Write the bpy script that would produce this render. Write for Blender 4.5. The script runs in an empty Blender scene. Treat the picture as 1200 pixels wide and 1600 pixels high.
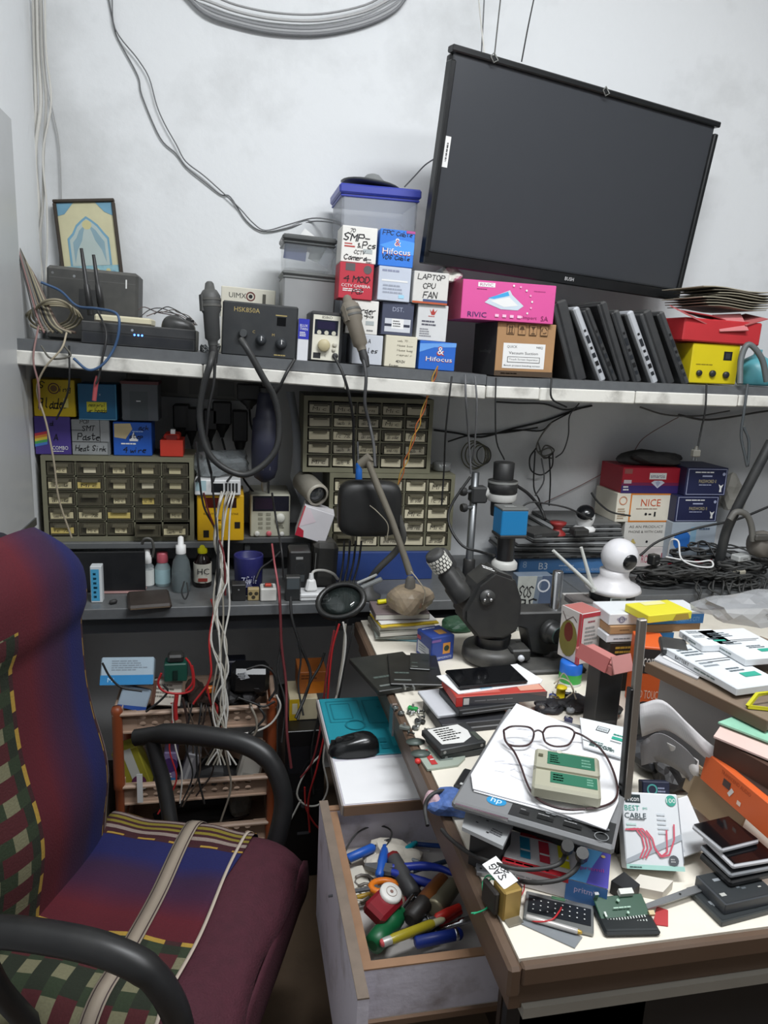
import bpy, bmesh, math, random
from mathutils import Vector, Matrix, Euler
C = bpy.context.scene.collection
SC = bpy.context.scene
rnd = random.Random(7)
R_ = math.radians
V = Vector
# ------------------------------------------------------------ camera, world, lamps, exposure
cam = bpy.data.cameras.new('camera'); camo = bpy.data.objects.new('camera', cam); C.objects.link(camo)
cam.sensor_fit = 'VERTICAL'; cam.sensor_height = 36.0; FPX = 1155.0; cam.lens = 36.0 * FPX / 1600.0
cam.clip_start = 0.02
_p, _r, _w = R_(12.4), R_(2.6), R_(12.0)
_f = V((math.sin(_w)*math.cos(_p), math.cos(_w)*math.cos(_p), -math.sin(_p)))
_rt = V((math.cos(_w), -math.sin(_w), 0)); _up = _rt.cross(_f)
RT = _rt*math.cos(_r) + _up*math.sin(_r); UP = -_rt*math.sin(_r) + _up*math.cos(_r); FW = _f
EYE = V((0, 0, 1.5))
camo.matrix_world = Matrix(((RT.x, UP.x, -FW.x, EYE.x), (RT.y, UP.y, -FW.y, EYE.y), (RT.z, UP.z, -FW.z, EYE.z), (0, 0, 0, 1)))
SC.camera = camo
SC.view_settings.view_transform = 'Standard'; SC.view_settings.look = 'None'
SC.view_settings.gamma = 1.0; SC.view_settings.use_curve_mapping = False
SC.view_settings.exposure = 0.0
wd = bpy.data.worlds.new('world'); SC.world = wd; wd.use_nodes = True
wd.node_tree.nodes['Background'].inputs[0].default_value = (0.72, 0.76, 0.82, 1)
wd.node_tree.nodes['Background'].inputs[1].default_value = 0.17
def area(name, loc, aim, sx, sy, power, col=(1, 1, 1)):
    l = bpy.data.lights.new(name, 'AREA'); l.shape = 'RECTANGLE'; l.size = sx; l.size_y = sy; l.energy = power; l.color = col
    o = bpy.data.objects.new(name, l); C.objects.link(o); o.location = loc
    o.rotation_euler = (V(aim) - V(loc)).to_track_quat('-Z', 'Y').to_euler(); return o
area('ceiling_tube_light', (0.7, .65, 3.05), (0.75, 1.3, 0), 1.3, 0.25, 52, (0.94, 0.97, 1.0))
area('room_tube_light', (1.5, -0.3, 2.9), (1.2, 0.9, 0.7), 1.3, 0.3, 21, (0.97, 0.98, 1.0))

# ------------------------------------------------------------ measuring: a pixel of the photograph met with a plane of the room
def ray(x, y): return RT*((x-600)/FPX) + UP*((800-y)/FPX) + FW
def at(x, y, X=None, Y=None, Z=None):
    d = ray(x, y)
    t = (X-EYE.x)/d.x if X is not None else (Y-EYE.y)/d.y if Y is not None else (Z-EYE.z)/d.z
    return EYE + d*t
def pixm(x, y, Y): return at(x+1, y, Y=Y).x - at(x, y, Y=Y).x     # metres per pixel on a plane
# ------------------------------------------------------------ materials
_mats = {}
def lin(h):
    if isinstance(h, str):
        h = h.lstrip('#'); c = [int(h[i:i+2], 16)/255 for i in (0, 2, 4)]
    else: c = [v/255 for v in h]
    return [v/12.92 if v <= .04045 else ((v+.055)/1.055)**2.4 for v in c]
def nodes(m):
    m.use_nodes = True; nt = m.node_tree; return nt, nt.nodes['Principled BSDF']
def N(nt, t, **k):
    n = nt.nodes.new(t)
    for a, v in k.items(): setattr(n, a, v)
    return n
def mixc(nt, fac, a, b):
    n = N(nt, 'ShaderNodeMix', data_type='RGBA')
    for i, v in ((0, fac), (6, a), (7, b)):
        if hasattr(v, 'links') or hasattr(v, 'is_linked'): nt.links.new(v, n.inputs[i])
        elif i == 0: n.inputs[0].default_value = v
        else: n.inputs[i].default_value = (*v, 1)
    return n.outputs[2]
def M(col, rough=.5, metal=0., var=.10, scale=14., dust=0., bump=0., trans=0., alpha=1., emit=0., coat=0.):
    key = (col, rough, metal, var, scale, dust, bump, trans, alpha, emit, coat)
    if key in _mats: return _mats[key]
    m = bpy.data.materials.new('m_%s' % (col if isinstance(col, str) else '%d_%d_%d' % tuple(col)))
    nt, b = nodes(m); c = lin(col)
    tc = N(nt, 'ShaderNodeTexCoord'); no = N(nt, 'ShaderNodeTexNoise'); no.inputs['Scale'].default_value = scale; no.inputs['Detail'].default_value = 5
    nt.links.new(tc.outputs['Object'], no.inputs['Vector'])
    out = mixc(nt, no.outputs[0], [v*(1-var) for v in c], [min(1, v*(1+var)) for v in c])
    if dust > 0:
        g = N(nt, 'ShaderNodeNewGeometry'); sp = N(nt, 'ShaderNodeSeparateXYZ'); nt.links.new(g.outputs['Normal'], sp.inputs[0])
        n2 = N(nt, 'ShaderNodeTexNoise'); n2.inputs['Scale'].default_value = scale*2.3; n2.inputs['Detail'].default_value = 8; nt.links.new(tc.outputs['Object'], n2.inputs['Vector'])
        mr = N(nt, 'ShaderNodeMapRange'); nt.links.new(sp.outputs[2], mr.inputs[0]); mr.inputs[3].default_value = .25*dust; mr.inputs[4].default_value = dust; mr.inputs[1].default_value = -.2
        mu = N(nt, 'ShaderNodeMath', operation='MULTIPLY'); nt.links.new(mr.outputs[0], mu.inputs[0]); nt.links.new(n2.outputs[0], mu.inputs[1])
        out = mixc(nt, mu.outputs[0], out, lin('8d8a84')) if False else out
        n = N(nt, 'ShaderNodeMix', data_type='RGBA'); nt.links.new(mu.outputs[0], n.inputs[0]); nt.links.new(out, n.inputs[6]); n.inputs[7].default_value = (*lin('8a877f'), 1); out = n.outputs[2]
    nt.links.new(out, b.inputs['Base Color'])
    b.inputs['Roughness'].default_value = rough; b.inputs['Metallic'].default_value = metal
    if trans: b.inputs['Transmission Weight'].default_value = trans; b.inputs['IOR'].default_value = 1.25
    if alpha < 1: b.inputs['Alpha'].default_value = alpha
    if coat: b.inputs['Coat Weight'].default_value = coat
    if emit: b.inputs['Emission Color'].default_value = (*c, 1); b.inputs['Emission Strength'].default_value = emit
    if bump:
        bp = N(nt, 'ShaderNodeBump'); bp.inputs['Strength'].default_value = bump; bp.inputs['Distance'].default_value = .004
        n3 = N(nt, 'ShaderNodeTexNoise'); n3.inputs['Scale'].default_value = scale*6; nt.links.new(tc.outputs['Object'], n3.inputs['Vector'])
        nt.links.new(n3.outputs[0], bp.inputs['Height']); nt.links.new(bp.outputs[0], b.inputs['Normal'])
    _mats[key] = m; return m
def paint(h): return M(h, .55, var=.04)
INK = paint('15151a'); WHITE = M('e8e8e6', .5, var=.04); CREAM = M('ddd8c4', .6, var=.06); BLK = M('17181a', .42, dust=.25)
RUB = M('1b1c1e', .6, dust=.22); CHROME = M('c4c6c8', .22, 1.0, .05); STEEL = M('8f9294', .38, .9, .12); GREY = M('7d7f80', .5, dust=.2)
DKG = M('303335', .5, dust=.35); CARD = M('a9825a', .75, var=.12); PAPER = M('e9e9ea', .7, var=.03); SCREEN = M('0b0c0f', .12, coat=.3)
# ------------------------------------------------------------ mesh builder
class MB:
    def __init__(s): s.v = []; s.f = []; s.mi = []; s.mats = []; s.sm = []
    def _m(s, m):
        if m is None: m = s.mats[-1] if s.mats else None
        if m is None: return 0
        if m not in s.mats: s.mats.append(m)
        return s.mats.index(m)
    def add(s, vs, fs, m=None, X=None, smooth=False):
        o = len(s.v); i = s._m(m)
        s.v += [tuple(X @ V(p)) if X else tuple(p) for p in vs]
        for f in fs: s.f.append([o+k for k in f]); s.mi.append(i); s.sm.append(smooth)
        return s
    def box(s, c, d, m=None, X=None, bev=0., taper=1.):
        x, y, z = [k/2 for k in d]; T = Matrix.Translation(c)
        if X: T = X @ T
        if bev > 0:
            b = min(bev, x*.98, y*.98, z*.98); vs = []; fs = []
            for sx in (-1, 1):
                for sy in (-1, 1):
                    for sz in (-1, 1):
                        k = taper if sz > 0 else 1
                        vs += [(sx*x*k, sy*(y*k-b), sz*(z-b)), (sx*(x*k-b), sy*y*k, sz*(z-b)), (sx*(x*k-b), sy*(y*k-b), sz*z)]
            def I(a, bb, cc, k): return ((a*2+bb)*2+cc)*3+k
            for sx in (0, 1): fs.append([I(sx, 0, 0, 0), I(sx, 1, 0, 0), I(sx, 1, 1, 0), I(sx, 0, 1, 0)][::1 if sx else -1])
            for sy in (0, 1): fs.append([I(0, sy, 0, 1), I(1, sy, 0, 1), I(1, sy, 1, 1), I(0, sy, 1, 1)][::-1 if sy else 1])
            for sz in (0, 1): fs.append([I(0, 0, sz, 2), I(1, 0, sz, 2), I(1, 1, sz, 2), I(0, 1, sz, 2)][::1 if sz else -1])
            for a in (0, 1):
                for bb in (0, 1):
                    e = (a+bb) % 2
                    fs.append([I(a, bb, 0, 0), I(a, bb, 0, 1), I(a, bb, 1, 1), I(a, bb, 1, 0)][::1 if e == 0 else -1][::-1])
                    fs.append([I(a, 0, bb, 0), I(a, 0, bb, 2), I(a, 1, bb, 2), I(a, 1, bb, 0)][::1 if e == 0 else -1])
                    fs.append([I(0, a, bb, 1), I(0, a, bb, 2), I(1, a, bb, 2), I(1, a, bb, 1)][::1 if e == 0 else -1][::-1])
                    for cc in (0, 1): fs.append([I(a, bb, cc, 0), I(a, bb, cc, 1), I(a, bb, cc, 2)][::1 if (a+bb+cc) % 2 == 1 else -1])
            return s.add(vs, fs, m, T)
        vs = [(sx*x*(taper if sz > 0 else 1), sy*y*(taper if sz > 0 else 1), sz*z) for sx in (-1, 1) for sy in (-1, 1) for sz in (-1, 1)]
        return s.add(vs, [(0, 1, 3, 2), (4, 6, 7, 5), (0, 4, 5, 1), (2, 3, 7, 6), (0, 2, 6, 4), (1, 5, 7, 3)], m, T)
    def quad(s, a, b, c, d, m=None): return s.add([a, b, c, d], [(0, 1, 2, 3)], m)
    def lathe(s, prof, m=None, X=None, n=16, cap=True):
        vs = []; fs = []; k = len(prof)
        for j in range(n):
            a = 2*math.pi*j/n
            for r, z in prof: vs.append((r*math.cos(a), r*math.sin(a), z))
        for j in range(n):
            j2 = (j+1) % n
            for i in range(k-1): fs.append((j*k+i, j2*k+i, j2*k+i+1, j*k+i+1))
        s.add(vs, fs, m, X, True)
        if cap:
            for i in (0, k-1):
                if prof[i][0] > 1e-5:
                    ring = [vs[j*k+i] for j in range(n)]
                    s.add(ring, [list(range(n))[::-1 if i == 0 else 1]], m, X)
        return s
    def prism(s, poly, t, m=None, X=None):
        n = len(poly); vs = [(x, y, 0) for x, y in poly] + [(x, y, t) for x, y in poly]
        fs = [list(range(n))[::-1], [n+i for i in range(n)]] + [(i, (i+1) % n, n+(i+1) % n, n+i) for i in range(n)]
        return s.add(vs, fs, m, X)
    def tube(s, pts, r, m=None, n=6, cap=True, smooth=True, flat=1.):
        pts = [V(p) for p in pts]; k = len(pts); vs = []; fs = []
        rr = r if hasattr(r, '__len__') else [r]*k
        t0 = (pts[1]-pts[0]).normalized(); u = t0.orthogonal().normalized()
        for i, p in enumerate(pts):
            t = ((pts[min(i+1, k-1)]-pts[max(i-1, 0)]))
            t = t.normalized() if t.length > 1e-9 else t0
            u = (u - t*u.dot(t)); u = u.normalized() if u.length > 1e-6 else t.orthogonal().normalized(); w = t.cross(u); t0 = t
            for j in range(n):
                a = 2*math.pi*j/n; vs.append(p + u*rr[i]*math.cos(a) + w*rr[i]*flat*math.sin(a))
        for i in range(k-1):
            for j in range(n): fs.append((i*n+j, i*n+(j+1) % n, (i+1)*n+(j+1) % n, (i+1)*n+j))
        s.add(vs, fs, m, None, smooth)
        if cap: s.add(vs[:n], [list(range(n))[::-1]], m); s.add(vs[-n:], [list(range(n))], m)
        return s
    def build(s, name, parent=None, m=None, bev=0., seg=1, sub=0):
        me = bpy.data.meshes.new(name); me.from_pydata([tuple(p) for p in s.v], [], s.f)
        for q in (s.mats or [m]): me.materials.append(q)
        if s.mats:
            me.polygons.foreach_set('material_index', s.mi)
        me.polygons.foreach_set('use_smooth', s.sm); me.update()
        if bev:
            b = bmesh.new(); b.from_mesh(me); bmesh.ops.remove_doubles(b, verts=b.verts, dist=1e-5)
            bmesh.ops.recalc_face_normals(b, faces=b.faces)
            ed = [e for e in b.edges if len(e.link_faces) == 2 and e.calc_face_angle(0) > .6]
            bmesh.ops.bevel(b, geom=ed, offset=bev, segments=seg, affect='EDGES', clamp_overlap=True); b.to_mesh(me); b.free()
        o = bpy.data.objects.new(name, me); C.objects.link(o)
        if sub: q = o.modifiers.new('s', 'SUBSURF'); q.levels = q.render_levels = sub
        if parent: o.parent = parent
        return o
def tag(o, label=None, cat=None, group=None, kind=None):
    for k, v in (('label', label), ('category', cat), ('group', group), ('kind', kind)):
        if v: o[k] = v
    return o
def empty(name, label, cat, loc=(0, 0, 0), rot=(0, 0, 0), group=None):
    o = bpy.data.objects.new(name, None); C.objects.link(o); o.location = loc; o.rotation_euler = rot; o.empty_display_size = .02
    return tag(o, label, cat, group)
def kids(o): return [c for c in bpy.data.objects if c.parent == o]
def spline(pts, k=6):
    p = [V(q) for q in pts]; p = [p[0]*2-p[1]] + p + [p[-1]*2-p[-2]]; out = []
    for i in range(1, len(p)-2):
        a, b, c, d = p[i-1:i+3]
        for j in range(k):
            t = j/k; out.append(.5*((2*b)+(c-a)*t+(2*a-5*b+4*c-d)*t*t+(3*b-a-3*c+d)*t**3))
    return out+[p[-2]]
# ------------------------------------------------------------ lettering
_tx = {}
def textgeo(t):
    if t not in _tx:
        cu = bpy.data.curves.new('t', 'FONT'); cu.body = t; cu.size = 1; cu.resolution_u = 2
        o = bpy.data.objects.new('t', cu); me = bpy.data.meshes.new_from_object(o)
        vs = [(p.co.x, p.co.y) for p in me.vertices]; fs = [list(p.vertices) for p in me.polygons]
        x0 = min(v[0] for v in vs); x1 = max(v[0] for v in vs); y0 = min(v[1] for v in vs); y1 = max(v[1] for v in vs)
        _tx[t] = ([((x-(x0+x1)/2), (y-(y0+y1)/2)) for x, y in vs], fs, x1-x0, y1-y0)
        bpy.data.objects.remove(o); bpy.data.curves.remove(cu); bpy.data.meshes.remove(me)
    return _tx[t]
# pen strokes for the handwriting, on a 4 x 6 grid
_G = {'A': '00 26 40|12 32', 'B': '00 06 36 34 03|33 31 00', 'C': '45 26 04 02 20 41', 'D': '00 06 26 43 20 00', 'E': '46 06 00 40|03 33', 'F': '00 06 46|03 33', 'G': '45 26 03 10 40 43 23',
 'H': '00 06|03 43|40 46', 'I': '20 26', 'J': '01 10 30 36|16 46', 'K': '00 06|03 46|13 40', 'L': '06 00 40', 'M': '00 06 23 46 40', 'N': '00 06 40 46', 'O': '20 02 05 26 44 41 20', 'P': '00 06 36 44 33 03',
 'Q': '20 02 05 26 44 41 20|31 50', 'R': '00 06 36 44 33 03|23 40', 'S': '45 26 05 13 32 31 20 01', 'T': '06 46|26 20', 'U': '06 02 20 42 46', 'V': '06 20 46', 'W': '06 10 24 30 46', 'X': '00 46|06 40', 'Y': '06 23 46|23 20', 'Z': '06 46 00 40',
 'a': '33 13 01 10 31|34 31 40', 'b': '06 00 30 32 13 02', 'c': '33 13 01 10 30', 'd': '33 03 00 20 33|36 30 40', 'e': '02 32 33 13 01 10 30', 'f': '10 15 26 35|03 23', 'g': '33 03 01 31|34 3- 1- 0-', 'h': '00 06|02 23 32 30', 'i': '13 10|15 15', 'k': '00 06|02 33|12 30', 'l': '16 11 20',
 'm': '00 03 23 20|23 43 40', 'n': '00 03|02 23 32 30', 'o': '10 01 13 32 20 10', 'p': '03 0-|03 23 32 21 01', 'r': '00 03|02 23 33', 's': '33 13 02 31 20 00', 't': '16 11 20 31|04 34', 'u': '03 00 20 33|33 30 40', 'v': '03 10 33', 'w': '03 10 22 30 43', 'x': '00 33|03 30', 'y': '03 11|33 1-', 'z': '03 33 00 30',
 '0': '20 02 04 26 44 42 20', '1': '15 26 20', '2': '05 26 44 00 40', '4': '36 03 43|36 30', '7': '06 46 10', '&': '40 05 16 25 01 10 42', '-': '03 33', '.': '10 11', '/': '00 46', '8': '23 05 26 45 23 01 20 41 23', '5': '46 06 04 34 42 30 00'}
def handgeo(t, w=.7, seed=1):
    r = random.Random(seed); vs = []; fs = []; x = 0
    for ch in t:
        g = _G.get(ch)
        if g is None: x += 3; continue
        dy = r.uniform(-.4, .4)
        for st in g.split('|'):
            pts = [V((x+int(q[0])+r.uniform(-.25, .25), (-2 if q[1] == '-' else int(q[1]))+dy+r.uniform(-.25, .25))) for q in st.split()]
            for a, b in zip(pts, pts[1:]):
                d = b-a; d = d.normalized() if d.length > .05 else V((1, 0)); n = V((-d.y, d.x))*w/2; e = d*w*.4; o = len(vs)
                vs += [tuple(a-e-n), tuple(b+e-n), tuple(b+e+n), tuple(a-e+n)]; fs.append((o, o+1, o+2, o+3))
        x += 5 if ch.isupper() or ch in '&' else 4.4
    x0 = min(v[0] for v in vs); x1 = max(v[0] for v in vs)
    return [((a-(x0+x1)/2)/6, (b-3)/6) for a, b in vs], fs, (x1-x0)/6, 1.
class Face:
    """A flat rectangle on a thing: origin at its centre, r and u along it, n outwards. Printed things go on it."""
    def __init__(s, o, r, u, w, h, mb=None):
        s.o = V(o); s.r = V(r).normalized(); s.u = V(u).normalized(); s.n = s.r.cross(s.u); s.w = w; s.h = h; s.k = 0; s.mb = mb or MB()
    def p(s, x, y, lift=None):
        return s.o + s.r*(x-.5)*s.w + s.u*(y-.5)*s.h + s.n*(.0004+.00012*s.k if lift is None else lift)
    def rect(s, x0, y0, x1, y1, m):
        s.k += 1; s.mb.quad(s.p(x0, y0), s.p(x1, y0), s.p(x1, y1), s.p(x0, y1), m); return s
    def poly(s, pts, m): s.k += 1; s.mb.add([s.p(*q) for q in pts], [list(range(len(pts)))], m); return s
    def disc(s, x, y, r, m, n=14, asp=1.):
        return s.poly([(x+r/s.w*s.h*math.cos(i*2*math.pi/n), y+r*asp*math.sin(i*2*math.pi/n)) for i in range(n)], m)
    def ring(s, x, y, r, w, m, n=16, a0=0, a1=360):
        s.k += 1; vs = []; fs = []
        for i in range(n+1):
            a = R_(a0+(a1-a0)*i/n)
            for q in (r-w, r): vs.append(s.p(x+q/s.w*s.h*math.cos(a), y+q*math.sin(a)))
        for i in range(n): fs.append((2*i, 2*i+1, 2*i+3, 2*i+2))
        s.mb.add(vs, fs, m); return s
    def line(s, pts, w, m):
        s.k += 1; w *= s.h/2
        q = [s.p(*p) for p in pts]
        for a, b in zip(q, q[1:]):
            d = (b-a).normalized(); n = s.n.cross(d)*w; s.mb.quad(a-n, b-n, b+n, a+n, m)
        return s
    def geo(s, g, x, y, h, m, width=None, rot=0., shear=0.):
        s.k += 1; vs, fs, gw, gh = g; kx = ky = h*s.h/gh
        if width: kx = min(kx*3, width*s.w/max(gw, .01)) if True else kx
        c, q = math.cos(R_(rot)), math.sin(R_(rot)); b = s.p(x, y)
        out = []
        for a, e in vs:
            a, e = a*kx+shear*e*ky, e*ky; out.append(b + s.r*(a*c-e*q) + s.u*(a*q+e*c))
        s.mb.add(out, fs, m); return s
    def txt(s, t, x, y, h, m=None, width=None, rot=0): return s.geo(textgeo(t), x, y, h, m or INK, width, rot)
    def hand(s, t, x, y, h, m=None, width=None, rot=0, seed=1, w=.8): return s.geo(handgeo(t, w, seed+len(t)), x, y, h, m or INK, width, rot, .15)
    def greek(s, x0, y0, x1, y1, n, m, seed=1, fill=.5):
        r = random.Random(seed)
        for i in range(n):
            a = y1-(y1-y0)*(i+.5)/n; hh = (y1-y0)/n*fill/2; x = x0; e = x0+(x1-x0)*r.uniform(.65, 1)
            while x < e-.01:
                L = r.uniform(.04, .14)*(x1-x0)*1.6; s.k -= 1; s.rect(x, a-hh, min(x+L, e), a+hh, m); x += L+.02*(x1-x0)
        s.k += 1; return s
class Box:
    """A carton or flat box: top-level body mesh with a printed child. Front faces -y."""
    def __init__(s, name, label, cat, loc, w, d, h, m, rot=(0, 0, 0), group=None, bev=.0015, side=None, lid=None, body=None):
        s.w, s.d, s.h = w, d, h; mb = MB()
        if body: body(mb)
        else:
            mb.box((0, 0, h/2), (w, d, h), m, bev=bev)
        s.o = mb.build(name); s.o.location = loc; s.o.rotation_euler = rot; tag(s.o, label, cat, group)
        s.pr = MB(); s.faces = {}
    def F(s, side='F'):
        if side not in s.faces:
            w, d, h = s.w, s.d, s.h
            s.faces[side] = {'F': lambda: Face((0, -d/2, h/2), (1, 0, 0), (0, 0, 1), w, h, s.pr), 'T': lambda: Face((0, 0, h), (1, 0, 0), (0, 1, 0), w, d, s.pr),
              'L': lambda: Face((-w/2, 0, h/2), (0, -1, 0), (0, 0, 1), d, h, s.pr), 'R': lambda: Face((w/2, 0, h/2), (0, 1, 0), (0, 0, 1), d, h, s.pr)}[side]()
        return s.faces[side]
    def done(s, name='printed_design'):
        if s.pr.f: s.pr.build(name, s.o)
        return s.o
    def part(s, name, mb, m=None, bev=0, label=None):
        o = mb.build(name, s.o, m, bev); tag(o, label); return o
def fbox(name, label, cat, xl, xr, yt, yb, Y, D, m, base=None, rz=0., ry=0., rx=0., group=None, bev=.0015, body=None):
    """Box whose front face fills those photograph columns and rows on the plane y = Y, standing at height base."""
    A = at(xl, yb, Y=Y); B = at(xr, yb, Y=Y); z0 = (A.z+B.z)/2 if base is None else base; xm = (A.x+B.x)/2; ymid = (yb+yt)/2
    A = at(xl, ymid, Y=Y); B = at(xr, ymid, Y=Y); xm = (A.x+B.x)/2
    zt = at((xl+xr)/2, yt, Y=Y).z; w = B.x-A.x; q = D/2
    loc = (xm + q*math.sin(-rz), Y + q*math.cos(rz), z0)
    return Box(name, label, cat, loc, w, D, max(zt-z0, .004), m, (rx, ry, rz), group, bev, body=body)
def qbox(name, label, cat, p0, p1, p2, z, h, m, group=None, bev=.0015, body=None, rx=0, ry=0):
    """Flat box lying at height z: its TOP face has front-left p0, front-right p1 and back-left p2 (photograph pixels); made square."""
    a, b, c = at(*p0, Z=z+h), at(*p1, Z=z+h), at(*p2, Z=z+h); r = (b-a); w = r.length; r.normalize(); n = V((-r.y, r.x, 0)); d = max(.01, (c-a).dot(n))
    o = a + r*w/2 + n*d/2
    return Box(name, label, cat, (o.x, o.y, z), w, d, h, m, (rx, ry, math.atan2(r.y, r.x)), group, bev, body=body)
def wire(label, pts, r=.003, m=None, cat='cable', group=None, n=6, k=5, name='cable', ends=None):
    mb = MB(); mb.tube(spline(pts, k), r, m or RUB, n); o = mb.build(name)
    o.data.transform(Matrix.Translation(-V(pts[0]))); o.location = pts[0]
    tag(o, label, cat, group)
    if ends:
        for (nm, mbx) in ends: q = mbx.build(nm, o); q.data.transform(Matrix.Translation(-V(pts[0])))
    return o
def ph(pts): return [at(p[0], p[1], **({'Y': p[2]} if len(p) < 4 else {p[3]: p[2]})) for p in pts]   # (x, y, plane[, 'Z'])
def lerp(a, b, t): return a+(b-a)*t
def aim(d, loc=(0, 0, 0), up=(0, 0, 1)):
    """Matrix whose z axis runs along d."""
    z = V(d).normalized(); x = V(up).cross(z); x = x.normalized() if x.length > 1e-5 else V((1, 0, 0)); y = z.cross(x)
    return Matrix(((x.x, y.x, z.x, loc[0]), (x.y, y.y, z.y, loc[1]), (x.z, y.z, z.z, loc[2]), (0, 0, 0, 1)))
def rotm(rx=0, ry=0, rz=0, loc=(0, 0, 0)): return Matrix.Translation(loc) @ Euler((rx, ry, rz)).to_matrix().to_4x4()
def dup(o, loc=None, rz=None, label=None, group=None, rot=None):
    c = o.copy(); C.objects.link(c)
    if loc is not None: c.location = loc
    if rot is not None: c.rotation_euler = rot
    elif rz is not None: c.rotation_euler = (o.rotation_euler[0], o.rotation_euler[1], rz)
    if label: c['label'] = label
    if group: c['group'] = group
    for ch in o.children:
        d = ch.copy(); C.objects.link(d); d.parent = c
        for g in ch.children: e = g.copy(); C.objects.link(e); e.parent = d
    return c
# ------------------------------------------------------------ setting
YW, XL = 2.42, -.525
def wallmat(name, base, dirt, amount, sc=1.6):
    m = bpy.data.materials.new(name); nt, b = nodes(m); tc = N(nt, 'ShaderNodeTexCoord')
    n1 = N(nt, 'ShaderNodeTexNoise'); n1.inputs['Scale'].default_value = sc; n1.inputs['Detail'].default_value = 7; n1.inputs['Roughness'].default_value = .6
    n2 = N(nt, 'ShaderNodeTexNoise'); n2.inputs['Scale'].default_value = 45; n2.inputs['Detail'].default_value = 6
    for n in (n1, n2): nt.links.new(tc.outputs['Object'], n.inputs['Vector'])
    r = N(nt, 'ShaderNodeValToRGB'); r.color_ramp.elements[0].position = .52; r.color_ramp.elements[1].position = .82
    r.color_ramp.elements[0].color = (0, 0, 0, 1); r.color_ramp.elements[1].color = (amount, amount, amount, 1)
    nt.links.new(n1.outputs[0], r.inputs[0]); nt.links.new(mixc(nt, r.outputs[0], lin(base), lin(dirt)), b.inputs['Base Color'])
    bp = N(nt, 'ShaderNodeBump'); bp.inputs['Strength'].default_value = .25; bp.inputs['Distance'].default_value = .004
    ad = N(nt, 'ShaderNodeMath', operation='ADD'); nt.links.new(n1.outputs[0], ad.inputs[0]); nt.links.new(n2.outputs[0], ad.inputs[1])
    nt.links.new(ad.outputs[0], bp.inputs['Height']); nt.links.new(bp.outputs[0], b.inputs['Normal']); b.inputs['Roughness'].default_value = .75
    return m
WALL = wallmat('painted_plaster', 'e3e5e6', '9fa09e', .75); FLOORM = wallmat('worn_stone_floor', '6d5a47', '463a30', .9, 3.)
def struct(name, c, d, m):
    mb = MB(); mb.box((0, 0, 0), d, m); o = mb.build(name); o.location = c; return tag(o, kind='structure')
struct('floor', (1.2, .2, -.05), (4.2, 4.6, .1), FLOORM)
struct('wall_back', (1.2, YW+.05, 1.6), (4.2, .1, 3.4), WALL)
struct('wall_left', (XL-.05, .6, 1.6), (.1, 3.7, 3.4), WALL)
struct('ceiling', (1.2, .4, 3.25), (4.2, 4.2, .1), M('dcdcd8', .8, var=.04))
# white metal sheet fixed on the left wall, its rear edge in view
mb = MB(); mb.box((0, 0, 0), (.012, .9, 1.0), M('b9bbbb', .35, var=.05, dust=.1), bev=.004); mb.box((.007, 0, -.49), (.006, .9, .02), STEEL)
o = mb.build('wall_panel'); o.location = (XL+.0065, 1.62, 1.5); tag(o, 'pale grey sheet board fixed flat on the side wall by the corner', 'board')
# ------------------------------------------------------------ the two long shelves
UF = 2.0
def usz(x): return 1.441 + max(0, .66-x)*.039
GRAN = M('5d6063', .38, var=.25, scale=40, dust=.35); PLAS = wallmat('chipped_plaster', 'dcdad2', '6e6a62', 1., 9.)
us = empty('wall_shelf', 'long upper shelf of grey stone slabs with chipped white plaster edge', 'shelf', (0, UF, 1.44))
def slab(name, x0, x1, y0, y1, zt0, zt1, t, m, off=(0, UF, 1.44)):
    mb = MB(); vs = [(x, y, z-dz) for x, z in ((x0, zt0), (x1, zt1)) for y in (y0, y1) for dz in (0, t)]
    vs = [V(v)-V(off) for v in vs]
    mb.add(vs, [(0, 2, 6, 4), (1, 5, 7, 3), (0, 4, 5, 1), (2, 3, 7, 6), (0, 1, 3, 2), (4, 6, 7, 5)], m); return mb
slab('slab', XL, .70, UF, YW, usz(XL), usz(.70)+.002, .028, GRAN).build('stone_slab', us)
slab('slab', .702, 3.2, UF, YW, 1.438, 1.438, .028, GRAN).build('stone_slab', us)
edges = [XL+.005, -.07, .30, .70, .86, 1.16, 1.5, 1.95, 2.6]
for a, b in zip(edges, edges[1:]):
    j = rnd.uniform(-.004, .003)
    slab('e', a+.001, b-.001, UF-.006+j, UF+.03, usz(a)-.028, usz(b)-.028, .037+j, PLAS).build('plaster_edge', us, bev=.003)
SF, SZ = 1.95, .80
sh = empty('wall_shelf', 'long dark grey stone worktop shelf running low along the wall', 'shelf', (0, SF, SZ))
slab('s', XL, 1.05, SF, YW, SZ, SZ, .03, GRAN, (0, SF, SZ)).build('stone_slab', sh, bev=.002); slab('s', 1.052, 3.2, SF, YW, SZ, SZ, .03, GRAN, (0, SF, SZ)).build('stone_slab', sh, bev=.002)
slab('s', XL, 3.2, SF+.03, SF+.05, SZ-.03, SZ-.03, .05, M('33363a', .6), (0, SF, SZ)).build('front_batten', sh)
# ------------------------------------------------------------ things on the upper shelf
def uf(name, label, cat, xl, xr, yt, yb, m, Y=2.05, D=.14, on=None, **k):
    x = at((xl+xr)/2, yb, Y=Y).x; b = usz(x) if on is None else on
    return fbox(name, label, cat, xl, xr, yt, yb, Y, D, m, base=b+.0004, ry=(.038 if x < .66 and on is None else k.pop('ry', .038 if x < .66 else 0)), **{q: v for q, v in k.items() if q != 'ry'})
def top(b): return b.o.location.z + b.h
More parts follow.
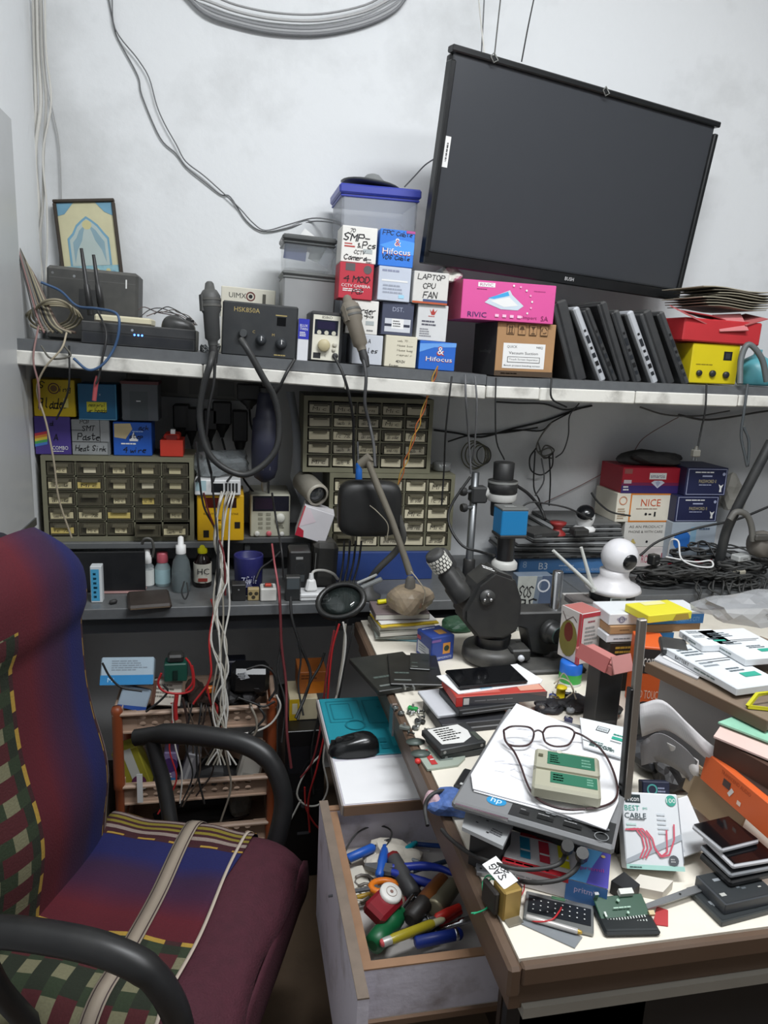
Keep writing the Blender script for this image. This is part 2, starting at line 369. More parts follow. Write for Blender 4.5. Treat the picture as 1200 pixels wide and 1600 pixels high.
# picture frame
A, B, Tp = at(103, 424, Y=2.37), at(182, 421, Y=2.37), at(135, 318, Y=2.40)
w, h = .168, .236
f = empty('picture_frame', 'framed devotional picture leaning on the wall above the black case', 'picture', ((A.x+B.x)/2+.006, 2.372, usz(-.4)+.165), (-.09, -.10, 0))
mb = MB(); wd_ = M('3a3128', .45, var=.2)
for c, d in (((0, 0, h/2-.004), (w, .016, .009)), ((0, 0, -h/2+.004), (w, .016, .009)), ((-w/2+.004, 0, 0), (.009, .016, h-.018)), ((w/2-.004, 0, 0), (.009, .016, h-.018))): mb.box((c[0], 0, c[2]+h/2), d, wd_, bev=.002)
mb.build('frame', f)
mb = MB(); mb.box((0, .003, h/2), (w-.016, .006, h-.016), M('c9c4a0', .35, var=.12, scale=30)); fc = Face((0, -.0003, h/2), (1, 0, 0), (0, 0, 1), w-.018, h-.018, mb)
bl, pb, yl, wt = M('6f9db4', .35, var=.25), M('86a2ac', .35, var=.25), M('c4bd8c', .35, var=.15), M('aebcb8', .35, var=.12)
fc.rect(.0, .0, 1, .2, M('8bb4bd', .35, var=.35, scale=60)); fc.poly([(0, 1), (.3, 1), (.12, .86), (0, .84)], bl); fc.poly([(.7, 1), (1, 1), (1, .83), (.85, .88)], bl)
arch = [(.12, .2), (.12, .55), (.22, .62), (.3, .72), (.4, .78), (.5, .83), (.6, .78), (.7, .72), (.8, .62), (.88, .55), (.88, .2)]
fc.poly(arch, bl); fc.poly([(lerp(.5, x, .9), lerp(.2, y, .95)) for x, y in arch], wt); fc.poly([(lerp(.5, x, .76), lerp(.2, y, .86)) for x, y in arch], pb)
fc.poly([(.2, .2), (.28, .4), (.38, .52), (.42, .62), (.46, .7), (.54, .7), (.58, .62), (.62, .52), (.72, .4), (.8, .2)], wt); fc.disc(.5, .72, .06, yl)
for i in range(9): fc.disc(.1+.1*i, .1+.03*(i % 2), .03, yl if i % 2 else bl, 8)
mb.build('picture_print', f)
# black case behind the router
b = uf('equipment_case', 'dusty black case with rounded top edge behind the router', 'case', 70, 213, 420, 520, M('3b3c3c', .6, dust=.7), Y=2.24, D=.12, bev=.008)
F = b.F('F'); F.rect(.03, .84, .97, .85, M('5f5f5d', .6)); F.rect(.35, .30, .60, .72, M('333434', .7)); F.disc(.30, .88, .02, CHROME, 8); F.disc(.07, .9, .02, CHROME, 8); F.rect(.86, .78, .875, .9, WHITE); b.done()
# video recorder
b = uf('video_recorder', 'flat black recorder with three small blue lights at shelf edge', 'recorder', 126, 305, 508, 549, M('25282d', .45, dust=.5), Y=2.03, D=.2, bev=.003)
F = b.F('F'); F.rect(.0, .55, 1, .58, M('17181a')); F.rect(.02, .1, .98, .5, M('202329', .3, dust=.2)); led = M('3c6cff', emit=9)
for i in range(3): F.disc(.46+.033*i, .55, .045, led, 8)
F.disc(.44, .75, .06, M('9aa0aa'), 8); b.done(); rec = b
zr = top(b)
# router with two aerials on the recorder
b = uf('wifi_router', 'cream wifi router with two black aerials on the black recorder', 'router', 147, 236, 494, 507, M('d9d2b4', .5, dust=.3), Y=2.10, D=.12, on=zr+.002, bev=.004)
F = b.F('F'); F.rect(.0, .0, 1, .25, M('4a463d')); b.done('lower_band')
for x0, y0, x1, y1 in ((142, 492, 127, 388), (159, 485, 146, 398)):
    p, q = at(x0, y0, Y=2.14), at(x1, y1, Y=2.15); mb = MB(); d = q-p
    mb.tube([p, p+d*.12, p+d*.13, p+d*.45, p+d*.47, q], [.0085, .0085, .0095, .008, .006, .0042], M('191a1c', .4, dust=.2), 8); o = mb.build('antenna', b.o); o.matrix_parent_inverse = Matrix.Identity(4)
    o.data.transform((Matrix.Translation(b.o.location) @ b.o.rotation_euler.to_matrix().to_4x4()).inverted())
# mouse on the recorder
def mouse(name, label, loc, L, W, H, rz, m):
    mb = MB(); vs = []; fs = []; nu, nv = 14, 7
    for j in range(nv+1):
        a = math.pi/2*j/nv; k = math.cos(a)**.7 if j < nv else 0
        for i in range(nu):
            t = 2*math.pi*i/nu; x = math.copysign(abs(math.cos(t))**.75, math.cos(t)); y = math.copysign(abs(math.sin(t))**.75, math.sin(t))
            vs.append((L/2*x*k*(1-.0), W/2*y*k*(1-.10*x), H*math.sin(a)**.8*(1+.16*x*-1)))
    for j in range(nv):
        for i in range(nu): fs.append((j*nu+i, j*nu+(i+1) % nu, (j+1)*nu+(i+1) % nu, (j+1)*nu+i))
    mb.add(vs, fs, m, None, True); mb.add(vs[:nu], [list(range(nu))[::-1]], m); o = mb.build(name); o.location = loc; o.rotation_euler = (0, 0, rz); tag(o, label, 'mouse')
    w = MB(); w.lathe([(.007, -.003), (.0085, 0), (.007, .003)], RUB, rotm(R_(90), 0, 0, (L*.30, 0, H*.78)), 12); w.build('scroll_wheel', o)
    s = MB(); s.box((L*.28, 0, H*.74), (L*.35, .0015, .006), M('0c0c0d')); s.build('button_seam', o); return o
p = at(279, 520, Y=2.12); mouse('computer_mouse', 'small black mouse lying on the black recorder by the hot air gun', (p.x, 2.12, zr-.008), .09, .055, .036, 0, M('1f2123', .35, dust=.35))
# hot air rework station with its gun and hose
b = uf('rework_station', 'large black hot air rework station with two knobs', 'soldering station', 345, 463, 474, 561, M('23272b', .5, dust=.3), Y=2.04, D=.115, bev=.004)
F = b.F('F'); gold = M('b09d66', .4); F.txt('HSK850A', .32, .86, .085, gold); F.rect(.72, .62, .84, .78, M('0b0c0d', .2)); F.rect(.70, .80, .85, .82, gold); F.greek(.7, .05, .92, .09, 1, gold); F.txt('C', .42, .47, .05, gold); F.txt('M', .68, .44, .05, gold); b.done()
for nm, x, y, r in (('knob', .52, .33, .0125), ('knob', .79, .29, .0135)):
    mb = MB(); mb.lathe([(r*1.15, 0), (r*1.15, .003), (r, .004), (r*.9, .016), (r*.5, .018)], M('34373a', .4), rotm(R_(90), 0, 0, ((x-.5)*b.w, -b.d/2, y*b.h)), 16); mb.box(((x-.5)*b.w, -b.d/2-.017, y*b.h+.004), (.002, .003, .012), WHITE); mb.build(nm, b.o)
mb = MB(); mb.lathe([(.012, 0), (.012, .008), (.009, .012), (.009, .02)], M('4a4c4d', .4), rotm(R_(90), 0, 0, (-.22*b.w, -b.d/2, .42*b.h)), 14); mb.build('hose_socket', b.o)
mb = MB(); mb.box((-b.w/2-.006, -b.d/2+.03, b.h*.45), (.008, .05, b.h*.5), M('c9c9c5', .5)); mb.build('white_bracket', b.o)
st = b
def gun(name, label, base, tip, m, r=.019):
    p, q = V(base), V(tip); d = q-p; o = MB(); Lg = d.length; X = aim(d)
    o.lathe([(r*.55, 0), (r*.6, .012), (r*.9, .018), (r*.95, Lg*.5), (r*1.2, Lg*.56), (r*1.2, Lg*.78), (r*.85, Lg*.86), (r*.62, Lg*.88), (r*.5, Lg*.97), (r*.3, Lg)], m, X, 16)
    g = o.build(name); g.location = p; tag(g, label, 'hot air gun')
    for k, rr, mm in ((.60, r*1.26, M('4b4b48', .6, dust=.4)), (.70, r*1.26, M('4b4b48', .6, dust=.4))):
        c = MB(); c.lathe([(rr, Lg*k), (rr, Lg*k+.006)], mm, X, 16); c.build('collar', g)
    c = MB(); c.lathe([(r*.5, 0), (r*.56, -.02), (r*.36, -.045)], RUB, X, 12); c.build('strain_relief', g)
    c = MB(); c.box((r*1.1, 0, Lg*.66), (.01, .012, .04), m, X); c.build('mounting_lug', g); return g
gun('hot_air_gun', 'dark grey hot air gun upright in holder beside black station', at(333, 540, Y=1.985), at(327, 440, Y=2.0), M('3a3c3d', .55, dust=.5), .0215)
mb = MB(); x0 = at(333, 560, Y=2.03); hz = usz(x0.x)
for i in range(4):
    c = V((x0.x+rnd.uniform(-.015, .015), 2.05+.02*i, hz+.012)); mb.tube([c+V((.02*math.cos(a), .012*math.sin(a), .010*math.sin(a*2+i))) for a in [k*.7 for k in range(10)]], .002, STEEL, 5)
tag(mb.build('wire_bracket'), 'bent wire gun holder lying at shelf edge under dark gun', 'bracket')
# cream box behind station, containers
b = uf('carton', 'cream carton with round emblem standing behind the rework station', 'box', 342, 427, 450, 480, M('d6d2c2', .6, var=.08), Y=2.28, D=.10, bev=.002)
F = b.F('F'); F.txt('UIMX', .30, .88, .075, M('4a4944')); F.ring(.54, .88, .07, .02, M('6a3a36')); F.disc(.54, .88, .03, INK); F.rect(.76, .70, .82, .93, M('55534a')); b.done()
CLR = M('c2c8cc', .15, 0, .02, alpha=.13); CLR2 = M('b9bbbd', .3, 0, .03, alpha=.62)
def tub(name, label, xl, xr, yt, yb, Y, D, base, lidm, bodym, lidh=.016, inner=None, ry=0., taper=1.06, over=1.04):
    A = at(xl, (yt+yb)/2, Y=Y); B = at(xr, (yt+yb)/2, Y=Y); zt = at((xl+xr)/2, yt, Y=Y).z; w, h, d = B.x-A.x, zt-base, D
    mb = MB(); k = .96; H = h-lidh; wl = .0016
    def ringv(z, s, ins): return [(sx*(w/2*s-ins)*c1, sy*(d/2*s-ins)*c2, z) for sx, sy, c1, c2 in ((-1, -1, 1, .94), (-1, -1, .94, 1), (1, -1, .94, 1), (1, -1, 1, .94), (1, 1, 1, .94), (1, 1, .94, 1), (-1, 1, .94, 1), (-1, 1, 1, .94))]
    rings = [ringv(0, .90, 0), ringv(H, .97, 0), ringv(H, .97, wl), ringv(wl, .90, wl)]
    vs = sum(rings, []); fs = []
    for a in range(3):
        for i in range(8): fs.append((a*8+i, a*8+(i+1) % 8, a*8+8+(i+1) % 8, a*8+8+i))
    fs += [list(range(8))[::-1], [24+i for i in range(8)]]
    mb.add(vs, fs, bodym); o = mb.build(name); o.location = ((A.x+B.x)/2, Y+D/2, base); o.rotation_euler = (0, ry, 0); tag(o, label, 'container')
    l = MB(); l.box((0, 0, H+lidh/2+.001), (w*over, d*over, lidh), lidm, bev=.005); l.box((0, 0, H+lidh+.001), (w*.86, d*.86, .004), lidm, bev=.0015); l.box((0, 0, H-.004), (w*1.0, d*1.0, .006), lidm, bev=.002)
    l.build('container_lid', o); o['h'] = h; return o, w, d, h
GL = M('4a4d4e', .4, dust=.3)
zb = usz(at(485, 560, Y=2.2).x)
o1, w, d, h = tub('storage_tub', 'cloudy grey empty tub under the black lidded one', 436, 522, 426, 566, 2.16, .17, zb, M('6d706f', .4, dust=.3), M('a7a8a8', .4, alpha=.8), .012, ry=.038)
o2, w, d, h = tub('storage_tub', 'clear tub of parts with black lid stacked on grey tub', 441, 523, 369, 433, 2.16, .16, zb+h+.009, GL, CLR, .016, ry=.038)
for lab, c, dd, m, rz in (('white card', (.0, -.035, .075), (.05, .003, .045), WHITE, .6), ('blue-grey panel', (-.035, -.05, .04), (.062, .01, .04), M('525a7c', .4), .1), ('pale bag', (.035, -.03, .045), (.05, .02, .05), M('c5cbc7', .35), .3), ('silver packet', (.055, -.055, .03), (.03, .012, .05), M('cfd4d8', .25, .6), .5), ('white strip', (-.045, -.045, .065), (.06, .004, .008), WHITE, .1)):
    mb = MB(); mb.box((0, 0, 0), dd, m, rotm(.1, rz, 0)); o = mb.build('stored_part'); o.location = o2.location + V(c) + V((0, 0, .006)); tag(o, lab+' kept inside the clear tub with black lid', 'part')
b = uf('glue_box', 'narrow upright blue and white box between the two stations', 'box', 464, 481, 498, 561, M('d9dade', .5, var=.05), Y=2.035, D=.03)
F = b.F('F'); F.rect(0, .52, 1, 1, M('2f35a8', .45)); F.txt('ELUX', .5, .84, .06, WHITE, .7); F.txt('TWIN', .5, .76, .06, WHITE, .7); F.greek(.15, .58, .85, .70, 3, WHITE); b.done()
b = uf('soldering_station', 'small black and cream soldering station with display and large knob', 'soldering station', 482, 534, 487, 568, M('222428', .45, dust=.25), Y=2.03, D=.12, bev=.006)
F = b.F('F'); cr = M('dcd9c9', .5, var=.05); F.rect(.09, .05, .90, .93, cr); F.txt('8586D', .5, .89, .055, INK); F.rect(.14, .55, .84, .84, M('1c2230', .3)); F.rect(.22, .66, .76, .81, M('2a2740', .15)); F.rect(.14, .08, .36, .19, M('26282a')); F.txt('C', .5, .14, .04, INK)
for i in range(3): F.disc(.28+.22*i, .59, .045, M('c9c6b4'), 10)
b.done()
def knobs(b, lst, m):
    for x, y, r, nm in lst:
        mb = MB(); mb.lathe([(r, 0), (r, r*.6), (r*.85, r*.8), (.0001, r*.8)], m, rotm(R_(90), 0, 0, ((x-.5)*b.w, -b.d/2-.0008, y*b.h)), 16); mb.build(nm, b.o)
knobs(b, [(.44, .34, .0165, 'dial')], M('b9ae8a', .5)); knobs(b, [(.77, .37, .006, 'knob'), (.75, .27, .005, 'knob')], M('bdb9aa', .4)); knobs(b, [(.80, .15, .008, 'cable_socket')], RUB); iron = b
gun('hot_air_gun', 'dusty brown hot air gun leaning in front of stacked boxes', at(566, 548, Y=1.985), at(541, 462, Y=2.03), M('6f675a', .65, dust=.7), .022)
# carton columns
GRP = 'small labelled cartons stacked on the upper shelf'
REDI, BLI = M('b03a34', .5), M('2b63c0', .5)
KW = M('e2e0da', .6, var=.05); KG = M('c9cdd4', .55, var=.06)
rows = [  # key, label, xl, xr, yt, yb, colour
 ('a4', 'grey white carton at the bottom behind the brown gun', 550, 597, 523, 571, KG, 'a'),
 ('b4', 'cream carton with handwritten lines at the bottom of middle column', 601, 650, 525, 576, M('d8d2bd', .65), 'b'),
 ('c4', 'blue carton with white and red print at the foot of last column', 654, 711, 534, 582, M('2a67c4', .45), 'c'),
 ('a3', 'white carton marked Charger in black ink', 540, 590, 469, 521, KW, 'a'),
 ('b3', 'dark slate carton marked DST with a white label', 596, 645, 472, 523, M('454a5e', .5), 'b'),
 ('c3', 'white carton with small red emblem and fine print', 651, 698, 476, 531, M('d2d3d3', .55), 'c'),
 ('a2', 'red carton marked in black ink below the camera carton', 529, 582, 411, 467, M('b92f3f', .5), 'a'),
 ('b2', 'pale silver carton below the blue cable carton', 590, 641, 417, 470, M('c2c9d6', .4), 'b'),
 ('c2', 'white carton marked LAPTOP CPU FAN', 645, 700, 425, 473, M('d4d2cd', .55), 'c'),
 ('a1', 'white carton marked SMPS topmost of its column', 533, 588, 354, 411, KW, 'a'),
 ('b1', 'bright blue carton marked FPC cable topmost of its column', 592, 646, 359, 414, M('2f78d6', .45), 'b')]
BX = {}; z_ = {}
for key, lab, xl, xr, yt, yb, m, col in rows:
    base = z_.get(col, usz(at((xl+xr)/2, yb, Y=2.04).x)+.004)
    b = fbox('carton', lab, 'box', xl, xr, yt, yb, 2.045+rnd.uniform(-.006, .006), .10, m, base=base+.0006, ry=.03, rz=rnd.uniform(-.03, .03)); b.o['group'] = GRP
    z_[col] = base + b.h + .0012; BX[key] = b
def camera_print(F, t1):
    F.rect(.08, .42, .38, .46, REDI); F.rect(.08, .50, .30, .53, REDI); F.rect(.62, .28, .88, .40, M('a9b0b0')); F.greek(.66, .08, .95, .16, 1, M('777777'))
F = BX['a1'].F(); camera_print(F, ''); F.hand('70', .30, .88, .10); F.hand('SMP-', .42, .70, .2, width=.75); F.hand('Pcs', .78, .52, .18); F.hand('&', .5, .48, .12); F.hand('CCTV', .52, .30, .10); F.hand('Camera', .42, .15, .14, width=.68); F.hand('amen', .80, .05, .06); BX['a1'].done()
F = BX['b1'].F(); F.poly([(0, .55), (.5, .75), (1, .7), (1, .35), (.4, .4)], M('4c97ea', .45)); F.hand('FPC Cable', .50, .90, .12, width=.86); F.txt('&', .52, .66, .22, WHITE); F.txt('&', .52, .65, .16, REDI); F.txt('Hifocus', .5, .40, .17, REDI, .82); F.txt('Hifocus', .5, .41, .15, WHITE, .8); F.hand('VDS Cable', .5, .25, .11, width=.8); F.rect(.75, .93, 1, 1, M('b04a8c')); BX['b1'].done()
F = BX['a2'].F(); F.rect(.17, .78, .45, .99, M('5b5557')); F.disc(.82, .84, .12, M('5b5557')); F.hand('4 MOD', .52, .55, .16, width=.8); F.txt('CCTV CAMERA', .5, .37, .08, WHITE, .85); F.greek(.12, .2, .9, .3, 2, WHITE); F.hand('PCB', .55, .22, .13); BX['a2'].done()
F = BX['b2'].F(); F.greek(.1, .82, .85, .94, 1, M('8a8fa6')); F.rect(.1, .57, .9, .62, WHITE); F.greek(.15, .2, .9, .5, 3, M('9aa0ae')); F.rect(.65, .1, .82, .2, M('9fd0e6')); BX['b2'].done()
F = BX['c2'].F(); F.rect(0, .0, 1, .06, M('b9552f')); F.rect(.3, .06, 1, .14, M('41507a')); F.hand('LAPTOP', .5, .84, .16, width=.78); F.hand('CPU', .45, .56, .17); F.hand('FAN', .5, .28, .19); BX['c2'].done()
F = BX['a3'].F(); camera_print(F, ''); F.hand('70', .28, .88, .08); F.hand('Charger', .5, .72, .2, width=.82); F.hand('pcs', .75, .55, .10); BX['a3'].done()
F = BX['b3'].F(); F.txt('DST.', .5, .78, .13, M('a7acc0')); F.rect(.1, .1, .92, .5, M('c9ccd2')); F.rect(.1, .26, .9, .34, M('2d3142')); F.rect(.32, .2, .70, .5, WHITE); F.greek(.36, .24, .66, .46, 3, INK); BX['b3'].done()
F = BX['c3'].F(); F.poly([(.38, .88), (.45, .8), (.5, .9), (.55, .8), (.64, .88), (.55, .72), (.45, .72)], REDI); F.greek(.35, .66, .65, .70, 1, REDI); F.greek(.15, .4, .75, .58, 2, M('555560')); F.greek(.1, .1, .5, .35, 4, M('8a8a90')); BX['c3'].done()
F = BX['a4'].F(); F.hand('A', .55, .78, .13); F.hand('les', .68, .48, .17); BX['a4'].done()
F = BX['b4'].F()
for i in range(4): F.hand(['usb 70 ...', 'Hose box', 'Hose bag', 'repair'][i], .62, .85-.15*i, .06, M('8a8576'), .5, seed=i)
F.hand('401CH', .5, .18, .08); F.hand('Screen', .3, .05, .07); BX['b4'].done()
F = BX['c4'].F(); F.poly([(0, .6), (.4, .8), (1, .85), (1, 1), (0, .9)], M('6aa2e6', .45)); F.txt('&', .58, .68, .34, REDI); F.txt('&', .58, .69, .26, WHITE); F.txt('Hifocus', .55, .38, .17, REDI, .74); F.txt('Hifocus', .55, .39, .15, WHITE, .72); BX['c4'].done()
# tall canister with blue lid, plate and funnel on it
cx = at(590, 400, Y=2.16).x
o3, w, d, h = tub('storage_canister', 'tall cloudy canister with blue lid behind the carton columns', 529, 650, 291, 566, 2.165, .20, usz(cx), M('3a44a0', .35, var=.05), M('c8ccd2', .3, alpha=.34), .026, taper=1.1)
c = V((cx-.012, 2.25, usz(cx)+h+.009)); mb = MB(); mb.lathe([(.001, .0), (.082, .002), (.088, .007), (.084, .010), (.04, .006), (.001, .006)], M('3f4245', .4, dust=.3), None, 24); o = mb.build('plate'); o.location = c; o.rotation_euler = (0, .1, 0); tag(o, 'dark round plate lying on the blue canister lid', 'plate')
mb = MB(); mb.lathe([(.043, 0), (.044, .003), (.018, .028), (.009, .031), (.001, .031)], M('7a7d7e', .5, dust=.3), None, 18); o = mb.build('funnel'); o.location = c+V((.006, 0, .0085)); tag(o, 'grey cone cap on the dark plate over the canister', 'funnel')
# white bag under the television
def crumple(name, label, cat, loc, rx, ry_, rz_, m, seed=1, amp=.25, kind=None):
    b = bmesh.new(); bmesh.ops.create_icosphere(b, subdivisions=3, radius=1); r = random.Random(seed); ds = [V((r.uniform(-1, 1), r.uniform(-1, 1), r.uniform(-1, 1)))*3.2 for _ in range(7)]
    for v in b.verts:
        k = 1+amp*sum(math.sin(v.co.dot(q)*1.7+i) for i, q in enumerate(ds))/4; v.co = V((v.co.x*rx*k, v.co.y*ry_*k, max(v.co.z, -.55)*rz_*k))
    z0 = min(v.co.z for v in b.verts)
    for v in b.verts: v.co.z -= z0
    me = bpy.data.meshes.new(name); b.to_mesh(me); b.free(); me.materials.append(m); o = bpy.data.objects.new(name, me); C.objects.link(o); o.location = loc; tag(o, label, cat); return o
p = at(700, 440, Y=2.14); crumple('plastic_bag', 'crumpled white bag tucked under the corner of the television', 'bag', (p.x, 2.135, top(BX['c2'])-.02), .035, .05, .03, M('cfcdc4', .4), 3)
# pink carton on brown carton
b = uf('carton', 'brown carton with white vacuum suction label under the pink box', 'box', 775, 866, 505, 590, CARD, Y=2.03, D=.20)
F = b.F(); F.rect(.12, .15, .84, .62, WHITE); F.txt('QUICK', .27, .55, .055, INK); F.txt('948Q', .74, .55, .05, INK); F.txt('Vacuum Suction', .47, .44, .05, INK, .5); F.rect(.2, .26, .76, .37, M('3a3a3a')); F.rect(.21, .27, .75, .36, WHITE); F.txt('Touch Screen Separator', .48, .315, .045, INK, .5); F.txt('Bench protect bending screen', .46, .2, .035, INK, .62); F.rect(0, 0, 1, .1, M('4a3a2a', .7)); F.greek(.1, .03, .5, .07, 1, M('8a6a44'))
dk = M('4b3520')
for i in range(4):
    x = .22+.19*i; F.rect(x-.065, .78, x+.065, .97, dk); F.rect(x-.058, .79, x+.058, .96, CARD)
    if i == 0: F.poly([(x-.045, .9), (x-.02, .95), (x+.005, .9)], dk); F.rect(x-.028, .82, x-.012, .9, dk); F.poly([(x-.005, .9), (x+.02, .95), (x+.045, .9)], dk); F.rect(x+.012, .82, x+.028, .9, dk); F.rect(x-.045, .8, x+.045, .815, dk)
    if i == 1: F.poly([(x-.045, .87), (x-.03, .92), (x, .94), (x+.03, .92), (x+.045, .87)], dk); F.rect(x-.004, .81, x+.004, .9, dk)
    if i == 2: F.poly([(x-.04, .94), (x+.04, .94), (x, .87)], dk); F.rect(x-.005, .82, x+.005, .88, dk); F.rect(x-.03, .8, x+.03, .82, dk)
    if i == 3:
        for k in range(3): F.ring(x, .875, .06, .018, dk, 6, 120*k, 120*k+85)
F = b.F('L'); F.rect(0, 0, 1, 1, M('2b2b2c', .6, dust=.3)); F.txt('ooellaajy', .55, .45, .08, M('6a6a68'), .5); b.done(); z = top(b)
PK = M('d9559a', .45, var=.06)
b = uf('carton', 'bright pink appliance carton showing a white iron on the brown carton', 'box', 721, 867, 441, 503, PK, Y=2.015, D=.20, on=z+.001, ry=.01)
F = b.F(); F.rect(.16, .84, .34, .95, WHITE); F.txt('RIVIC', .25, .895, .07, M('a03a78'), .14); F.greek(.15, .76, .3, .8, 1, M('8a2a62')); F.greek(.76, .80, .94, .84, 1, M('a83a7a'))
F.poly([(.24, .45), (.30, .58), (.5, .80), (.53, .68), (.66, .42), (.6, .30), (.42, .30)], M('c9d5e0', .4)); F.poly([(.27, .56), (.48, .76), (.50, .66), (.34, .55)], M('4aa6dd', .35)); F.poly([(.3, .5), (.5, .62), (.6, .42), (.45, .36)], WHITE)
F.txt('RIVIC', .17, .13, .13, M('3a2a66'), .2); F.txt('lmport', .74, .12, .10, M('8a2a62'), .15); F.txt('SA', .9, .13, .13, M('8a2a62'), .08)
for i, a in enumerate(range(-60, 100, 22)): F.disc(.55+.22*math.cos(R_(a))*.9, .5+.42*math.sin(R_(a)), .028, WHITE if i % 2 else M('f0a9cc'), 8)
for i in range(4): F.rect(.36+.08*i, .1, .40+.08*i, .17, M('f3c6de'))
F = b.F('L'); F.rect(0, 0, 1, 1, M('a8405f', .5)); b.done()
# laptops leaning in a row
def laptop_upright(label, xb, yb, xt, yt, th, edge, cover, Y=2.035, D=.27, ports=True, sl=1):
    a, c = at(xb, yb, Y=Y), at(xt, yt, Y=Y); L = math.hypot(c.x-a.x, c.z-a.z); th_ = math.atan2(c.x-a.x, c.z-a.z); z0 = usz(a.x)
    e = empty('laptop', label, 'laptop', (a.x, Y, z0+.0005), (0, th_, 0), 'used laptops leaning in a row on the upper shelf')
    mb = MB(); mb.box((-th*.36, D/2, L/2), (th*.68, D, L), edge, bev=min(.005, th*.2)); mb.build('laptop_base', e)
    mb = MB(); mb.box((-th*.85, D/2, L/2), (th*.30, D, L*.985), cover, bev=min(.003, th*.12)); mb.build('laptop_lid', e)
    if ports:
        mb = MB(); f = Face((-th*.36, -.0003, L/2), (1, 0, 0), (0, 0, 1), th*.62, L, mb); y = .12
        for k, (hh, ww) in enumerate(((.05, .5), (.06, .55), (.06, .55), (.035, .4), (.10, .5), (.03, .35))): f.rect(.5-ww/2, y, .5+ww/2, y+hh, M('0d0e10') if k % 2 else M('2a2d31', .3)); y += hh+.05
        mb.build('port', e)
    return e
SIL, DK1, DK2 = M('c3c6ca', .4, .2, .1), M('2b2d30', .45, dust=.35), M('35383c', .45, dust=.5)
LAPS = (('black laptop with dusty cover, first of the leaning row', 918, 594, 886, 468, .05, DK1, DK1, 0), ('laptop with silver ported edge, second in the leaning row', 948, 596, 905, 480, .030, SIL, DK1, True), ('thin black laptop just after the first silver edged one', 966, 596, 922, 481, .024, DK1, DK2, True),
          ('thick black laptop in the middle with raised top corner', 986, 596, 948, 470, .032, DK1, DK1, 0), ('grey black laptop touching the second silver edged one', 1004, 597, 968, 484, .028, DK2, DK1, True), ('laptop with wide silver ported edge near the row end', 1030, 598, 990, 485, .032, SIL, DK1, True),
          ('glossy black laptop with a white sticker near the row end', 1056, 598, 1018, 482, .040, DK1, DK2, False), ('black laptop with bright rim, last of the leaning row', 1079, 599, 1038, 485, .026, DK2, DK1, True))
for a in LAPS: laptop_upright(*a[:8], ports=bool(a[8]))
# red crushed box, papers, yellow supply, turquoise bottle
b = uf('power_supply', 'yellow bench supply with three black knobs near the shelf end', 'power supply', 1080, 1154, 537, 599, M('d6c318', .45, var=.08), Y=2.04, D=.14, bev=.003)
F = b.F(); F.rect(.66, .6, .84, .82, M('15161a')); F.rect(.7, .64, .8, .78, M('303238')); F.greek(.1, .45, .6, .5, 1, M('8a7a14')); b.done(); knobs(b, [(.18, .26, .009, 'knob'), (.46, .26, .010, 'knob'), (.75, .24, .010, 'knob')], M('2b2c2e', .4)); zy = top(b)
b = uf('crushed_carton', 'crushed red carton with torn pink flaps over yellow supply', 'box', 1068, 1190, 500, 534, M('b92a30', .6, var=.15), Y=2.03, D=.2, on=zy+.001, bev=.004, ry=.02)
for c, d_, r, m in (((-.10, -.07, b.h+.008), (.10, .08, .003), (.35, .25, .2), M('c4696a', .65)), ((.03, -.085, b.h-.005), (.09, .07, .003), (.8, -.1, -.1), M('c8797a', .65)), ((.10, -.06, b.h+.01), (.08, .09, .003), (.2, -.3, .1), M('bb6464', .65)), ((-.02, -.03, b.h+.012), (.12, .12, .003), (.15, .1, .4), M('a93338', .6))):
    mb = MB(); mb.box((0, 0, 0), d_, m, rotm(*r, c)); mb.build('carton_flap', b.o)
b.done(); zc = top(b)+.036
for i in range(8):
    mb = MB(); n = 6; w_, d_ = rnd.uniform(.2, .28), .2; sag = .003
    vs = [(w_*(k/n-.5), y, sag*math.sin(k*1.1)) for k in range(n+1) for y in (-d_/2, d_/2)]; vs += [(x, y, z_1+.0025) for x, y, z_1 in vs]; m_ = 2*(n+1)
    fs = [q for k in range(n) for q in ((2*k, 2*k+1, 2*k+3, 2*k+2), (m_+2*k, m_+2*k+2, m_+2*k+3, m_+2*k+1), (2*k, 2*k+2, m_+2*k+2, m_+2*k), (2*k+1, m_+2*k+1, m_+2*k+3, 2*k+3))]+[(0, m_, m_+1, 1), (2*n, 2*n+1, m_+2*n+1, m_+2*n)]
    mb.add(vs, fs, M(['7d7767', '97907e', '6e675a', 'a59e8c'][i % 4], .75, var=.12)); o = mb.build('card_sheet'); p = at(1125+rnd.uniform(-12, 12), 480, Y=2.13); o.location = (p.x, 2.13, zc+.0075*i); o.rotation_euler = (0, .02, rnd.uniform(-.02, .02)+.05)
    tag(o, 'warped grey brown card sheet, %s in the pile over the crushed red carton' % ['bottom', 'second from bottom', 'third from bottom', 'fourth from bottom', 'fourth from top', 'third from top', 'second from top', 'topmost'][i], 'card', 'warped card sheets piled over the crushed red carton')
p = at(1180, 575, Y=2.08); mb = MB(); mb.lathe([(.001, 0), (.045, .0), (.052, .006), (.055, .03), (.053, .055), (.040, .078), (.02, .09), (.012, .095), (.012, .11), (.001, .11)], M('5aa3ae', .4, var=.1), None, 20); o = mb.build('plastic_bottle'); o.location = (p.x+.01, 2.09, usz(p.x)); tag(o, 'turquoise plastic bottle at the far end of the upper shelf', 'bottle')
mb = MB(); mb.tube(spline(ph([(1198, 596, 2.0), (1190, 560, 2.0), (1170, 538, 2.01), (1158, 560, 2.01), (1156, 600, 1.99)])), .009, M('5c6365', .5, dust=.4), 8); tag(mb.build('rubber_hose'), 'thick grey hose looped round the turquoise bottle', 'hose')
